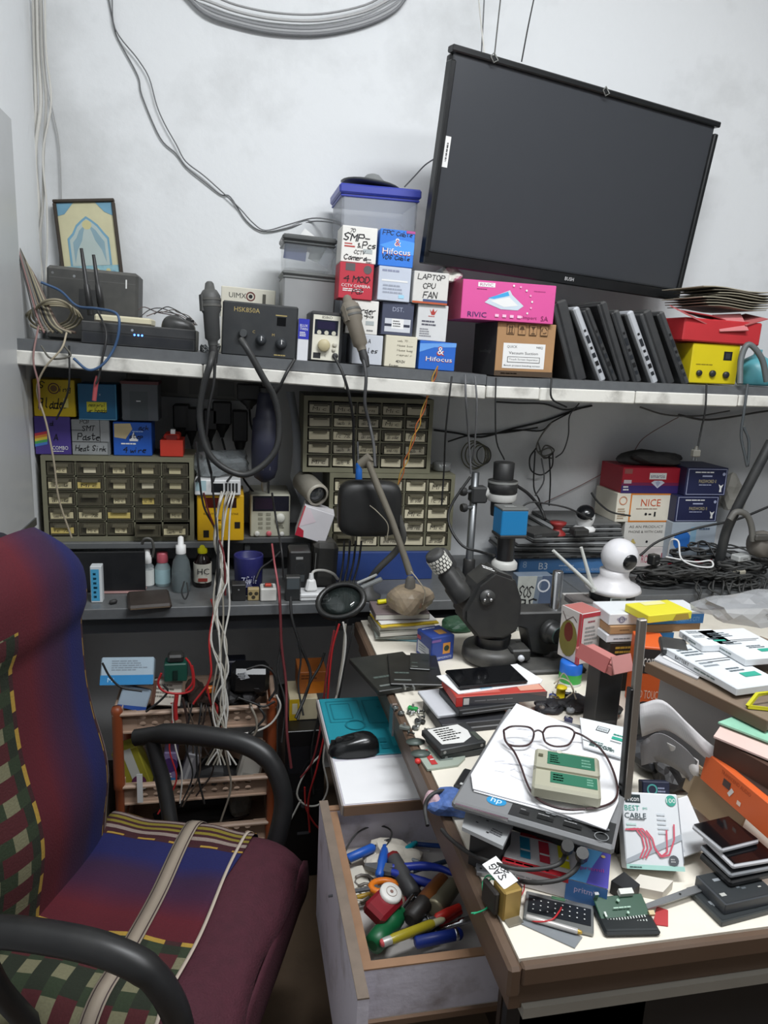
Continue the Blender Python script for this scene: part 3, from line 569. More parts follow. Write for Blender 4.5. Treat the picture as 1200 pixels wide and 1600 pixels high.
# ------------------------------------------------------------ television
TL, TR, BR, BL = V((.545, 2.015, 2.262)), V((1.465, 2.224, 2.224)), V((1.431, 2.279, 1.697)), V((.511, 2.07, 1.734))
r = (TR-TL).normalized(); u = (TL-BL); u = (u-r*u.dot(r)).normalized(); n = r.cross(u); cc = (TL+TR+BR+BL)/4
tv = empty('television', 'large black flat television hung askew above the shelf', 'television', cc); tv.rotation_euler = Matrix((r, u, n)).transposed().to_euler()
W_, H_ = .942, .53
mb = MB(); bz = M('16181a', .35, dust=.1)
for c, d_ in (((0, H_/2-.008, 0), (W_, .016, .03)), ((0, -H_/2+.017, 0), (W_, .034, .03)), ((-W_/2+.008, -.009, 0), (.016, H_-.05, .03)), ((W_/2-.008, -.009, 0), (.016, H_-.05, .03))): mb.box(c, d_, bz, bev=.003)
mb.build('bezel', tv); mb = MB(); mb.box((0, .009, -.002), (W_-.03, H_-.048, .012), M('3e4044', .3, var=.03, coat=.1)); mb.build('screen', tv)
mb = MB(); mb.box((0, 0, -.025), (W_-.02, H_-.02, .03), BLK, bev=.008); mb.box((0, -.06, -.05), (.5, .3, .04), BLK, bev=.01); mb.build('back_cover', tv)
mb = MB(); f = Face((.02, -H_/2+.017, .0155), (1, 0, 0), (0, 1, 0), .06, .02, mb); f.txt('BUSH', .5, .5, .5, M('d8d8d8')); mb.build('badge', tv)
mb = MB(); f = Face((-W_/2+.028, .02, .0045), (1, 0, 0), (0, 1, 0), .016, .075, mb); f.rect(0, 0, 1, 1, WHITE)
for i in range(14): f.rect(.35, .18+.045*i, .65, .18+.045*i+.012+.012*(i % 3), INK)
mb.build('barcode_sticker', tv); mb = MB(); mb.box((0, -H_/2+.036, .016), (W_*.98, .003, .004), M('2c2f32', .3)); mb.build('lower_trim', tv)
for x, y in ((-.35, H_/2-.006), (.02, H_/2-.008)):
    mb = MB(); mb.tube([(x-.01, y, .016), (x, y+.012, .012), (x+.012, y-.004, .018), (x, y-.012, .018), (x-.01, y, .016)], .0022, M('6f706c', .5), 5); mb.build('wire_tie', tv)
mb = MB(); mb.box((-W_/2+.028, -H_/2+.05, .017), (.02, .05, .003), M('55514a', .6), rotm(0, 0, .35, (0, 0, 0))); 
# ------------------------------------------------------------ component drawer cabinets
OLIVE = M('77755f', .55, var=.1, dust=.25); DRW = M('4a4638', .35, var=.15, alpha=1., dust=.15); DRI = M('2a2722', .6); PULL = M('5d5845', .4, dust=.3)
CARDS = [M('c7bd98', .7, var=.1), M('cfc7ab', .7, var=.1), M('c9b468', .7, var=.1), M('b7b09a', .7, var=.12)]
_card = {}
def cardmesh(w, h, mi, v):
    k = (round(w, 4), round(h, 4), mi, v)
    if k not in _card:
        mb = MB(); mb.box((0, 0, 0), (w, .0012, h), CARDS[mi]); f = Face((0, -.0007, 0), (1, 0, 0), (0, 0, 1), w, h, mb)
        if v: f.hand(['', 'Ic 78', 'smd res', 'cap 10', 'Mic', 'usb jk', 'diode'][v], .5, .5, .45, M('4a453c', .7), .7, seed=v, w=.7)
        o = mb.build('label_card'); _card[k] = o.data; bpy.data.objects.remove(o)
    return _card[k]
def cabinet(label, xl, xr, yt, yb, Y, D, base, spec, cols=5, rows=5, rz=0., marg=(.012, .012, .014, .014), pull=()):
    A, B = at(xl, (yt+yb)/2, Y=Y), at(xr, (yt+yb)/2, Y=Y); w = B.x-A.x; h = at((xl+xr)/2, yt, Y=Y).z-base
    e = empty('drawer_cabinet', label, 'drawer cabinet', ((A.x+B.x)/2, Y, base), (0, 0, rz))
    mb = MB(); t = .008
    for c, d in (((0, D/2, t/2), (w, D, t)), ((0, D/2, h-t/2), (w, D, t)), ((-w/2+t/2, D/2, h/2), (t, D, h-2*t)), ((w/2-t/2, D/2, h/2), (t, D, h-2*t)), ((0, D-.003, h/2), (w-2*t, .006, h-2*t))): mb.box(c, d, OLIVE)
    l, r, b, u = marg
    for x0, x1, z0, z1 in ((-w/2, w/2, 0, b), (-w/2, w/2, h-u, h), (-w/2, -w/2+l, b, h-u), (w/2-r, w/2, b, h-u)): mb.box(((x0+x1)/2, -.001, (z0+z1)/2), (x1-x0, .006, z1-z0), OLIVE)
    cw, chh = (w-l-r)/cols, (h-b-u)/rows
    for i in range(1, cols): mb.box((-w/2+l+i*cw, .06, h/2), (.0045, .12, h-b-u), OLIVE)
    for j in range(1, rows): mb.box((0, .06, b+j*chh), (w-l-r, .12, .0045), OLIVE)
    mb.build('cabinet_frame', e)
    dw, dh = cw-.007, chh-.008
    mb = MB(); mb.box((0, .002, 0), (dw, .003, dh), DRW); mb.box((-dw/2+.0015, .05, -.002), (.003, .09, dh*.8), DRW); mb.box((dw/2-.0015, .05, -.002), (.003, .09, dh*.8), DRW); mb.box((0, .05, -dh/2+.0015), (dw-.006, .09, .003), DRI); mb.box((0, .095, 0), (dw-.006, .003, dh*.8), DRI)
    for x in (-1, 1): mb.box((x*(dw/2-.002), -.001, 0), (.004, .004, dh), DRW)
    mb.box((0, -.001, -dh/2+.002), (dw, .004, .004), DRW); proto = mb.build('drawer'); dm = proto.data; bpy.data.objects.remove(proto)
    mb = MB(); mb.box((0, -.005, dh/2-.006), (dw*.62, .012, .003), PULL); mb.box((0, -.0105, dh/2-.008), (dw*.62, .002, .006), PULL); pr = mb.build('drawer_pull'); pm = pr.data; bpy.data.objects.remove(pr)
    for j in range(rows):
        for i in range(cols):
            s = spec[j][i] if j < len(spec) and i < len(spec[j]) else 'l'
            if s == '-': continue
            o = bpy.data.objects.new('drawer', dm); C.objects.link(o); o.parent = e; o.location = (-w/2+l+(i+.5)*cw, -.002-(.022 if (i, j) in pull else 0), h-u-(j+.5)*chh)
            p = bpy.data.objects.new('drawer_pull', pm); C.objects.link(p); p.parent = o
            if s == 'o': continue
            W, H, mi = {'s': (.46, .5, 0), 'S': (.46, .45, 1), 'w': (.86, .5, 0), 'W': (.86, .48, 2), 'y': (.46, .6, 2), 'l': (.9, .74, 1), 'L': (.88, .74, 3), 'm': (.74, .7, 1), 'd': (.88, .7, 3)}[s]
            c = bpy.data.objects.new('label_card', cardmesh(dw*W, dh*H, mi, rnd.choice([0, 0, 1, 2, 3, 4, 5, 6]) if W > .5 else rnd.choice([0, 0, 0, 1, 4]))); C.objects.link(c); c.parent = o
            c.location = ((-.04 if W > .8 else 0)*dw+rnd.uniform(-.001, .001), -.0035, -.09*dh); c.rotation_euler = (0, rnd.uniform(-.03, .03), 0)
    e['h'] = h; return e, w, h
RY = 2.118; RZ = .935
mb = MB(); mb.box((0, .15, -.009), (.50, .30, .018), M('5c5f61', .5, dust=.4), bev=.002); mb.box((-.24, .16, -.075), (.016, .26, .113), M('3a3c3d', .6)); mb.box((.22, .20, -.075), (.016, .16, .113), M('3a3c3d', .6)); o = mb.build('shelf_riser'); o.location = (XL+.255, RY, RZ); tag(o, 'small dark riser plank under the corner drawer cabinet and yellow supply', 'riser')
mb = MB(); mb.box((0, 0, -.009), (.30, .2, .018), M('4a4c4e', .5, dust=.3), bev=.002); mb.box((.14, .0, -.075), (.016, .18, .113), M('3a3c3d', .6)); mb.box((-.08, .0, -.075), (.016, .18, .113), M('3a3c3d', .6)); o = mb.build('shelf_riser'); o.location = (.13, 2.31, RZ-.012); tag(o, 'small dark riser plank holding the grey bench supply', 'riser')
cab1, w1, h1 = cabinet('drawer cabinet in the corner with small cards on olive grey frame', 67, 303, 713, 841, 2.14, .17, RZ+.0005, ['sSsss', 'wWsSs', 'wosys', 'wwWss', 'Wssow'], pull=((3, 4), (4, 4)))
ZB = .889
b = fbox('storage_crate', 'flat blue box under the middle drawer cabinet', 'box', 520, 676, 852, 908, 2.15, .2, M('223f80', .5, var=.15, dust=.2), base=SZ+.0005); b.h = ZB-SZ; b.o.dimensions; b.o.scale.z = (ZB-SZ-.001)/b.o.dimensions.z if b.o.dimensions.z else 1
b.done()
cab3, w3, h3 = cabinet('drawer cabinet with large cream cards on the flat blue box', 514, 707, 740, 853, 2.17, .2, ZB+.0005, ['llLll', 'lLlml', 'oLlll', 'lolLl', 'oldll'], rz=-.02)
cab2, w2, h2 = cabinet('drawer cabinet with large cream cards stacked topmost, under the upper shelf', 474, 674, 621, 736, 2.18, .2, ZB+h3+.0015, ['dddLd', 'Lldld', 'llLml', 'lLlmL', 'Llmll'], rz=-.02)
# ------------------------------------------------------------ cartons standing on the corner cabinet
zc1 = RZ+.001+h1
G2 = 'marked cartons standing on the corner drawer cabinet'
def c1(label, xl, xr, yt, yb, m, base, Y=2.15, D=.1, rz=0): return fbox('carton', label, 'box', xl, xr, yt, yb, Y, D, m, base=base, rz=rz, group=G2)
a = c1('purple carton with a rainbow stripe, marked COMBO', 54, 110, 651, 711, M('4a3a86', .5), zc1+.0005); a.o.location.x = max(a.o.location.x, XL+a.w/2+.004)
F = a.F()
for i, c in enumerate(('c23a4a', 'd98a3a', 'd9c84a', '4fa25a', '4a7ac0')): F.poly([(.0, .55-.07*i), (.35, .62-.07*i), (.35, .55-.07*i), (.0, .48-.07*i)], M(c, .5))
F.txt('COMBO', .70, .18, .10, WHITE, .44); F.greek(.5, .07, .92, .11, 1, WHITE); F.hand('A', .6, .45, .15); F.hand('d', .5, .82, .12); a.done()
a2 = c1('grey carton marked paste and heat sink in black ink', 112, 171, 656, 712, M('8d9090', .55), zc1+.0005)
F = a2.F(); F.hand('PCB', .35, .95, .10); F.hand('SMT', .45, .76, .14); F.hand('Paste', .45, .52, .18, width=.6); F.rect(0, .37, 1, .385, INK); F.rect(.75, .37, .76, 1, INK); F.hand('Heat Sink', .5, .2, .15, width=.82); F.rect(.95, 0, 1, .38, M('6a6d6e')); F.rect(.0, .70, .3, .71, INK); a2.done()
a3 = c1('royal blue carton with torn cream sticker and black ink', 177, 237, 660, 713, M('1f55b0', .45), zc1+.0005)
F = a3.F(); F.poly([(.03, .95), (.45, .97), (.5, .8), (.32, .5), (.03, .55)], M('bfae86', .7)); F.poly([(.45, .5), (.53, .72), (.61, .5)], WHITE); F.rect(.42, .44, .64, .5, WHITE); F.greek(.2, .32, .75, .40, 1, WHITE); F.hand('jack', .8, .85, .14); F.hand('step', .6, .6, .14); F.hand('4 wire', .55, .18, .15, width=.6); F.greek(.5, .7, .9, .76, 1, M('9ab4e0')); a3.done()
t1 = zc1+a.h+.001; t2 = zc1+max(a2.h, a3.h)+.001
b1 = c1('yellow carton marked Blades in black ink', 52, 117, 593, 651, M('d2b416', .5), t1); b1.o.location.x = max(b1.o.location.x, XL+b1.w/2+.004)
F = b1.F(); F.hand('S', .22, .84, .18); F.ring(.50, .76, .15, .03, M('5a2a2a')); F.disc(.5, .76, .09, M('7a5a2a')); F.hand('ing', .78, .76, .14); F.hand('Blades', .48, .36, .26, width=.72); F.rect(.72, .25, .84, .5, M('e8d878')); b1.done()
b2 = c1('teal blue carton with yellow handwritten label', 122, 182, 600, 657, M('17618a', .45), t2)
F = b2.F(); F.rect(.22, .22, .74, .5, M('d8d23a', .6)); F.hand('mem prol', .48, .42, .10, width=.42); F.hand('ur heads', .5, .27, .12, width=.5); F.hand('x', .57, .72, .08, M('9fb6c8')); F.rect(0, .0, 1, .02, M('7fb0c8')); F.rect(.97, 0, 1, 1, M('3d86ac')); b2.done()
b3 = c1('cloudy grey plastic box with dull red lid', 190, 247, 600, 659, M('5b6065', .3, alpha=.85), t2)
F = b3.F(); F.rect(.22, .04, .72, .8, M('454c4f', .35)); F.rect(.4, .52, .52, .55, WHITE); b3.done()
mb = MB(); mb.box((0, 0, b3.h+.003), (b3.w*1.04, b3.d*1.04, .008), M('5f2f30', .5)); mb.build('box_lid', b3.o)
b = c1('bright red plastic punch beside the blue carton', 250, 286, 688, 713, M('c23a2a', .4), zc1+.0005, Y=2.14, D=.09)
mb = MB(); mb.box((0, 0, b.h+.008), (b.w*.7, .07, .016), M('b83326', .4), bev=.004); mb.box((.0, -.036, b.h+.006), (b.w*.45, .004, .014), M('7a1c16', .5)); mb.build('punch_lever', b.o); mb = MB(); mb.box((.003, -.02, b.h+.022), (.012, .02, .012), WHITE); mb.build('white_clip', b.o); b.done()
# ------------------------------------------------------------ things on the riser
YEL = M('dcab0c', .42, var=.07, dust=.15)
b = fbox('power_supply', 'yellow twin display bench supply under the white hub', 'power supply', 308, 381, 774, 849, RY+.01, .16, YEL, base=RZ+.0005, bev=.003)
F = b.F(); F.rect(.18, .73, .48, .95, M('4a1712', .2)); F.rect(.62, .73, .84, .95, M('2f1512', .2)); F.txt('RELAIYE A', .3, .6, .045, M('5a4608'), .32); F.txt('VOLTAGE', .78, .6, .04, M('5a4608'), .2); F.rect(.13, .08, .25, .24, M('1a1512')); F.rect(.8, .28, .92, .42, M('1e1815')); F.greek(.4, .44, .55, .48, 1, INK); b.done()
knobs(b, [(.46, .33, .010, 'knob')], M('e0b81c', .4)); ys = b
hb = fbox('usb_hub', 'white many port charging hub on the yellow supply', 'hub', 304, 376, 750, 774, RY+.0, .12, M('dfe0df', .45), base=RZ+b.h+.002, bev=.003)
F = hb.F(); F.rect(.02, .3, .25, .95, M('a9c4c9', .4)); F.rect(.36, .2, .62, .78, M('17191b', .25))
for i in range(4): F.rect(.66+.075*i, .2, .71+.075*i, .8, M('2a2a2a'))
hb.done()
p = at(345, 748, Y=2.2); crumple('plastic_bag', 'clear crumpled bag of cables lying on the white hub', 'bag', (p.x, RY+.075, RZ+b.h+hb.h+.003), .085, .045, .045, M('9aa0a2', .2, .2, .3, alpha=.6), 5, .35)
PSG = M('b9b8a6', .5, var=.06, dust=.2)
b = fbox('power_supply', 'beige bench supply with keypad and dark display on the riser', 'power supply', 391, 453, 773, 856, 2.22, .16, PSG, base=RZ-.0115, bev=.003)
F = b.F(); F.rect(.06, .61, .97, .97, M('1b1b26', .15)); F.rect(.12, .66, .55, .92, M('2c2030', .12))
for i in range(4):
    for j in range(2): F.rect(.2+.2*j, .18+.11*i, .31+.2*j, .245+.11*i, M('8d8c7c'))
F.greek(.65, .2, .9, .28, 2, M('6a695c')); b.done(); knobs(b, [(.75, .46, .0145, 'dial')], M('cfcfc4', .45)); knobs(b, [(.17, .08, .008, 'terminal')], M('d9d9d2', .4)); knobs(b, [(.47, .08, .008, 'terminal')], M('d06a72', .4)); knobs(b, [(.8, .07, .007, 'terminal')], M('dcdcd6', .4)); gs = b
# heat gun hung over the beige supply
p, q = at(416, 612, Y=2.14), at(413, 752, Y=2.16); d = q-p; L = d.length; X = aim(d, p)
NVY = M('1d2036', .5, dust=.2)
mb = MB(); mb.lathe([(.018, 0), (.024, .01), (.03, L*.28), (.037, L*.3), (.040, L*.62), (.038, L*.85), (.030, L*.95), (.012, L)], NVY, aim(d), 18); o = mb.build('heat_gun'); o.location = p; tag(o, 'dark navy heat gun hanging under the upper shelf edge', 'heat gun')
mb = MB(); mb.box((0, -.034, L*.82), (.025, .006, .014), M('55565c', .4), aim(d), .002); mb.build('gun_switch', o); mb = MB(); mb.lathe([(.022, -.012), (.022, 0)], BLK, aim(d), 14); mb.tube([(0, 0, -.012), (0, .01, -.05)], .012, M('6d6d6a', .5), 8); mb.build('hanging_strap', o)
mb = MB(); mb.lathe([(.010, L), (.010, L+.012), (.006, L+.03)], M('8c8c88', .4, .4), aim(d), 10); mb.build('cord_grip', o)
# wall power strip with plugs
ST = empty('socket_strip', 'dim power socket strip fixed on the wall behind black plugs', 'socket', (-.10, YW-.016, 1.36), (0, .03, 0))
mb = MB(); mb.box((0, 0, 0), (.42, .03, .07), M('7d7c76', .5, dust=.2), bev=.003); mb.build('strip_body', ST)
for i in range(5):
    mb = MB(); mb.box((-.17+.085*i, -.017, 0), (.05, .004, .045), M('5b5a55', .4)); mb.build('socket_plate', ST)
def plug(label, x, y, w, h, Y=2.33, m=BLK, r=.006):
    p = at(x, y, Y=Y); s = pixm(x, y, Y); mb = MB(); W, H = w*s, h*s
    mb.box((0, 0, 0), (W, .05, H*.55), m, bev=.004); mb.lathe([(W*.42, -H*.27), (W*.35, -H*.36), (W*.16, -H*.5), (W*.10, -H*.6)], m, None, 10)
    o = mb.build('power_plug'); o.location = p; tag(o, label, 'plug'); return o
plug('square black adapter plug under the shelf, left of the hose', 284, 650, 26, 70); plug('thin black plug beside the square adapter', 299, 655, 20, 70); plug('small black plug high on the strip by the hose', 329, 655, 22, 60)
plug('big square black adapter in the middle of the strip', 347, 645, 30, 66); plug('long black plug hanging beside the navy heat gun', 375, 665, 24, 90); plug('boxy black adapter right under the shelf beside the heat gun', 390, 612, 40, 46, 2.2)
# spotlight tube, curled sheet, white carton
mb = MB(); p = at(497, 774, Y=2.12); d = V((-.35, 1, .25)).normalized(); X = aim(d)
mb.lathe([(.031, -.0), (.034, .006), (.034, .11), (.001, .112)], M('8f8a7e', .5, dust=.3), X, 20, False); o = mb.build('lamp_tube'); o.location = p; tag(o, 'short grey tube lamp with glass lens beside the drawer cabinets', 'lamp')
mb = MB(); mb.lathe([(.001, .008), (.02, .006), (.029, .014)], M('4a4c4e', .08, .3, coat=.5), X, 20, False); mb.build('lens', o); mb = MB(); mb.lathe([(.027, -.001), (.034, .001), (.034, .005)], M('a8a294', .4), X, 20, False); mb.build('rim', o)
mb = MB(); vs = []; fs = []; n = 12
for i in range(n+1):
    t = i/n; a = at(lerp(447, 452, t)+8*math.sin(t*3), lerp(612, 745, t), Y=2.28+.08*t*t-.08*t); c = at(lerp(464, 472, t)+10*math.sin(t*2.4)-4, lerp(612, 800, t), Y=2.30-.05*t); vs += [a, c, a+V((0, .0012, 0)), c+V((0, .0012, 0))]
for i in range(n): k = 4*i; fs += [(k, k+1, k+5, k+4), (k+2, k+6, k+7, k+3), (k, k+4, k+6, k+2), (k+1, k+3, k+7, k+5)]
mb.add(vs, fs, M('b9bec4', .6, var=.04), None, True); o = mb.build('paper_sheet'); tag(o, 'long curled white sheet hanging beside the upper drawer cabinet', 'paper')
b = fbox('carton', 'tilted white and red carton between beige supply and drawer cabinet', 'box', 460, 509, 795, 842, 2.10, .09, M('dad7da', .55), base=.945, ry=.30, rz=-.1)
F = b.F(); F.poly([(0, .0), (.28, .0), (.22, .22), (.0, .3)], M('b8253a')); F.rect(0, .3, .04, 1, M('c8404a')); F.poly([(.05, .3), (.5, .6), (.2, .95), (.05, .9)], M('e4d4da')); b.done()
# ------------------------------------------------------------ on the worktop shelf
def onz(x, y, z=SZ): return at(x, y, Z=z)
def bottle(label, x, yb, yt, prof, mats, cat='bottle', z=SZ, name='bottle', n=18):
    """prof: list of (part name, material, [(radius px, height fraction)...])"""
    p = onz(x, yb, z); p.y -= .012; s = pixm(x, yb, p.y); H = at(x, yt, Y=p.y).z-z; e = empty(name, label, cat, (p.x, p.y, z+.0005))
    for nm, m, pr in prof:
        mb = MB(); mb.lathe([(max(.0005, r*s), h*H) for r, h in pr], m, None, n); mb.build(nm, e)
    return e, H, s
CL = M('aeb6b8', .12, 0, .03, alpha=.45)
bottle('small clear spray bottle with white pump and white label', 232, 914, 855, [('bottle_body', CL, [(9.5, 0), (10, .02), (10, .52), (5.5, .6), (5.5, .62)]), ('label', M('d5d8d4', .6), [(10.2, .05), (10.2, .44)]), ('pump_cap', WHITE, [(6.5, .6), (6.8, .62), (6.5, .78), (4.8, .8), (4.6, .98), (3.5, 1)])], 0)
bottle('short bottle with pink red cap and pale blue label', 255, 912, 862, [('bottle_body', M('9fb3b6', .2, alpha=.75), [(11.5, 0), (12, .02), (12, .55), (8, .68), (8, .7)]), ('label', M('a6c6cc', .6), [(12.2, .08), (12.2, .50)]), ('cap', M('c05c68', .45), [(8.6, .69), (9, .72), (9, .94), (8, .985), (.1, 1)])], 0)
bottle('tall clear spray bottle with white nozzle', 284, 921, 838, [('bottle_body', M('8a9698', .1, 0, .03, alpha=.38), [(14, 0), (15, .02), (15, .38), (13, .55), (7, .68), (7, .7)]), ('liquid', M('6f7d80', .1, alpha=.4), [(13.6, .02), (13.8, .3)]), ('nozzle', WHITE, [(7.8, .69), (8, .71), (7.8, .84), (4.6, .85), (4.4, .98), (2, 1)])], 0)
e, H, s = bottle('dark brown bottle with yellow cap and white label', 317, 913, 850, [('bottle_body', M('1d1413', .15), [(13, 0), (14, .02), (14, .55), (9, .70), (6.5, .76), (6.5, .8)]), ('label', M('d8d4c6', .6), [(14.2, .12), (14.2, .56)]), ('cap', M('d8d016', .4), [(7.5, .79), (8, .81), (7.8, .96), (7, 1)])], 0)
mb = MB(); f = Face((0, -14.35*s-.0008, .4*H), (1, 0, 0), (0, 0, 1), 16*s, .2*H, mb); f.txt('HC', .6, .5, .7); mb.build('lettering', e); mb = MB(); f = Face((0, -14.35*s-.0008, .2*H), (1, 0, 0), (0, 0, 1), 16*s, .08*H, mb); f.rect(.1, 0, 1, 1, M('9c3a30')); mb.build('red_band', e)
b = qbox('tablet', 'black panel leaning upright under the corner cabinet', 'panel', (66, 930), (224, 918), (66, 925), SZ, .012, M('15171b', .3, dust=.12))
bpy.data.objects.remove(b.o); A, B = at(66, 846, Y=2.10), at(224, 916, Y=2.10)
mb = MB(); mb.box((0, 0, .058), (B.x-A.x-.0, .008, .114), M('15171b', .3, dust=.12), bev=.002); o = mb.build('flat_panel'); o.location = ((A.x+B.x)/2+.008, 2.088, SZ+.0015); o.rotation_euler = (-.05, 0, 0); tag(o, 'black flat panel standing upright behind the small blue carton', 'panel')
mb = MB(); mb.box((0, 0, .001), (.002, .003, .11), DKG); f = Face((.03, -.0045, .02), (1, 0, 0), (0, 0, 1), .01, .004, mb); f.rect(0, 0, 1, 1, M('9a9a98')); 
b = fbox('carton', 'small upright blue and white carton behind the chair', 'box', 141, 159, 885, 928, 2.0, .03, M('d3d8da', .55), base=SZ+.0005); F = b.F(); F.rect(.05, .05, .78, .92, M('4aa0c8', .5)); F.greek(.25, .1, .6, .85, 6, M('2a5a90')); b.done()
b = qbox('paper_pad', 'flat dusty pink card lying before the black panel', 'card', (160, 926), (226, 925), (168, 917), SZ+.0005, .004, M('a5807c', .7)); b.done()
b = qbox('wallet', 'dark brown leather pouch lying near the shelf edge', 'wallet', (200, 948), (269, 943), (190, 924), SZ+.0005, .016, M('2c211c', .55, var=.15, dust=.15), bev=.006)
mb = MB(); mb.box((0, -b.d/2-.0005, .008), (b.w*.9, .003, .002), M('6a5a48')); mb.build('zip', b.o); b.done()
p = onz(177, 944); mb = MB(); mb.lathe([(.001, -.011), (.006, -.008), (.007, 0), (.006, .008), (.001, .011)], RUB, rotm(0, R_(80), .35), 10); o = mb.build('rubber_foot_piece'); o.location = p+V((0, 0, .0068)); tag(o, 'tiny black plastic piece on shelf before the pouch', 'part')
# cup, boxes and plugs under the beige supply
bottle('navy blue mug with white script under the beige supply', 388, 922, 866, [('mug_body', M('2a2b66', .4, var=.1), [(18, 0), (21, .03), (23, .95), (22.5, 1), (21, .97), (19, .1), (.1, .08)])], 0, 'mug', name='mug')
p = onz(388, 922); mug = [o for o in C.objects if o.name.startswith('mug') and o.parent is None][-1]
mb = MB(); f = Face((0, -.0415, .045), (1, 0, 0), (0, 0, 1), .05, .05, mb); f.hand('Jm', .3, .5, .35, M('c9cce0')); f.hand('Smile', .65, .55, .4, M('c9cce0'), .6); f.greek(.2, .1, .85, .3, 2, M('9a9cc0')); mb.build('lettering', mug)
b = fbox('adapter', 'small black box in front of the navy mug', 'box', 362, 384, 914, 940, 1.985, .04, BLK, base=SZ+.0005, bev=.002); b.F().disc(.5, .7, .05, M('888888'), 8); b.done()
b = fbox('socket_block', 'brass and cream screw block beside black box', 'part', 387, 405, 920, 938, 1.985, .02, M('a79468', .5), base=SZ+.0005, bev=.002); F = b.F()
for x, y in ((.25, .6), (.75, .6), (.5, .3)): F.disc(x, y, .16, M('3a3428'), 8)
b.done()
b = fbox('extension_socket', 'white socket block with red switch near the shelf edge', 'socket', 407, 432, 920, 939, 1.975, .05, M('d8d6d0', .5), base=SZ+.0005, bev=.003); F = b.F('T'); F.rect(.2, .2, .8, .8, M('6a6864')); b.part('switch_rocker', MB().box((0, 0, b.h+.003), (.018, .014, .008), M('d2452e', .4), bev=.002)); b.done()
b = fbox('speaker', 'upright black desk speaker under the white red carton', 'speaker', 452, 486, 862, 924, 2.03, .08, M('1b1c1e', .45, dust=.25), base=SZ+.0005, bev=.004); F = b.F(); F.rect(.3, .82, .62, .88, M('9a9a98')); F.rect(.2, .30, .7, .46, M('4a4e50')); F.ring(.5, .62, .13, .02, M('2f3133')); b.done()
b = fbox('speaker', 'bulky dusty black case right of upright speaker', 'case', 488, 526, 850, 910, 2.06, .1, M('2a2a2a', .5, dust=.6), base=SZ+.0005, bev=.014, ry=.05); b.F().rect(.05, .4, .08, .8, M('8a8a86')); b.done()
b = fbox('charger', 'small black charger plug before the upright speaker', 'charger', 446, 470, 902, 932, 1.975, .03, M('232527', .4, dust=.2), base=SZ+.0005, bev=.003); F = b.F(); F.rect(.1, .5, .9, .95, M('4d5356', .35)); b.done()
b = fbox('extension_socket', 'white extension board with plugged in white plug', 'socket', 469, 513, 928, 942, 1.97, .06, M("d9dada", .5), base=SZ+.0005, bev=.003); b.part('socket_groove', MB().box((0, -.0302, .012), (b.w*.96, .001, .002), M('8a8a88'))); b.done()
p = at(486, 926, Y=1.995); mb = MB(); mb.box((0, 0, .018), (.034, .03, .036), WHITE, bev=.006, taper=.7); mb.lathe([(.008, .034), (.006, .05)], WHITE, None, 10); o = mb.build('power_plug'); o.location = (p.x, 1.998, SZ+b.h+.0015); tag(o, 'white power plug standing in the white extension board', 'plug')
# right side of the worktop shelf: cartons at the wall
RC = 'cartons stacked at the wall on the right'
def rc(label, xl, xr, yt, yb, m, base, Y=2.24, D=.15, rz=0, w=0): return fbox('carton', label, 'box', xl, xr, yt, yb, Y, D, m, base=base, rz=rz)
a = rc('pale carton at the very bottom under the white one', 993, 1043, 855, 873, M('d9d0cc', .6), SZ+.0005); a.h = max(a.h, .04); F = a.F(); F.txt('ROYK', .4, .4, .4, M('b8506a'), .4); F.rect(.8, .3, .95, .7, M('a34a5a')); a.done()
zz = SZ+.001+at(1018, 855, Y=2.24).z-SZ; zz = a.o.location.z+a.h+.001
b = rc('plain white carton with grey print below the NICE carton', 975, 1041, 816, 855, M('d6d3cc', .6), zz); F = b.F(); F.txt('AS AN PRODUCT', .5, .82, .10, M('55534e'), .8); F.txt('PHONE & WITH CARE', .5, .62, .10, M('55534e'), .8); F.disc(.22, .28, .05, INK); F.disc(.55, .22, .05, INK); F.poly([(.15, .15), (.3, .15), (.22, .35)], M('c9b46a')); b.done(); zz += b.h+.001
b = rc('white carton with orange border printed NICE', 963, 1048, 771, 814, M('e3ddcc', .55), zz); F = b.F(); og = M('d87f2a', .5); F.rect(.24, 0, 1, .05, og); F.rect(.24, .95, 1, 1, og); F.rect(.24, 0, .265, 1, og); F.rect(.975, 0, 1, 1, og); F.txt('NICE', .62, .68, .25, M('c9552a'), .36); F.greek(.36, .44, .92, .49, 1, M('8a6a55')); F.disc(.55, .28, .05, INK, 8); F.rect(.6, .25, .65, .3, INK); F.rect(.70, .2, .73, .36, INK); F.ring(.11, .75, .15, .03, M('c9805a')); F.greek(.03, .1, .2, .5, 5, M('b09a80')); b.done(); zz += b.h+.001
b = rc('red and navy carton with white diamond over the NICE carton', 972, 1063, 731, 769, M('b01f33', .45), zz); F = b.F(); F.rect(0, 0, 1, .3, M('3a2a6a', .45)); F.rect(0, .3, 1, .42, M('7a2450', .45)); F.rect(.46, .55, .75, .8, WHITE); F.txt('smartis', .6, .675, .14, M('444466'), .24); F.poly([(.5, .42), (.55, .5), (.68, .5), (.73, .42), (.615, .2)], M('d5d8e6')); F.poly([(.57, .42), (.615, .5), (.66, .42), (.615, .24)], M('aab0cc')); F.rect(.03, .76, .16, .95, M('9a5a55')); F.rect(.03, .38, .16, .52, M('d6c6cc')); F.greek(.03, .08, .15, .3, 2, WHITE); b.done(); zz += b.h+.001
p = at(1018, 730, Y=2.28); crumple('pouch', 'black cloth pouch lying on the red diamond carton', 'pouch', (p.x, 2.30, zz), .115, .05, .03, M('1c1c1e', .8, dust=.2), 8, .25)
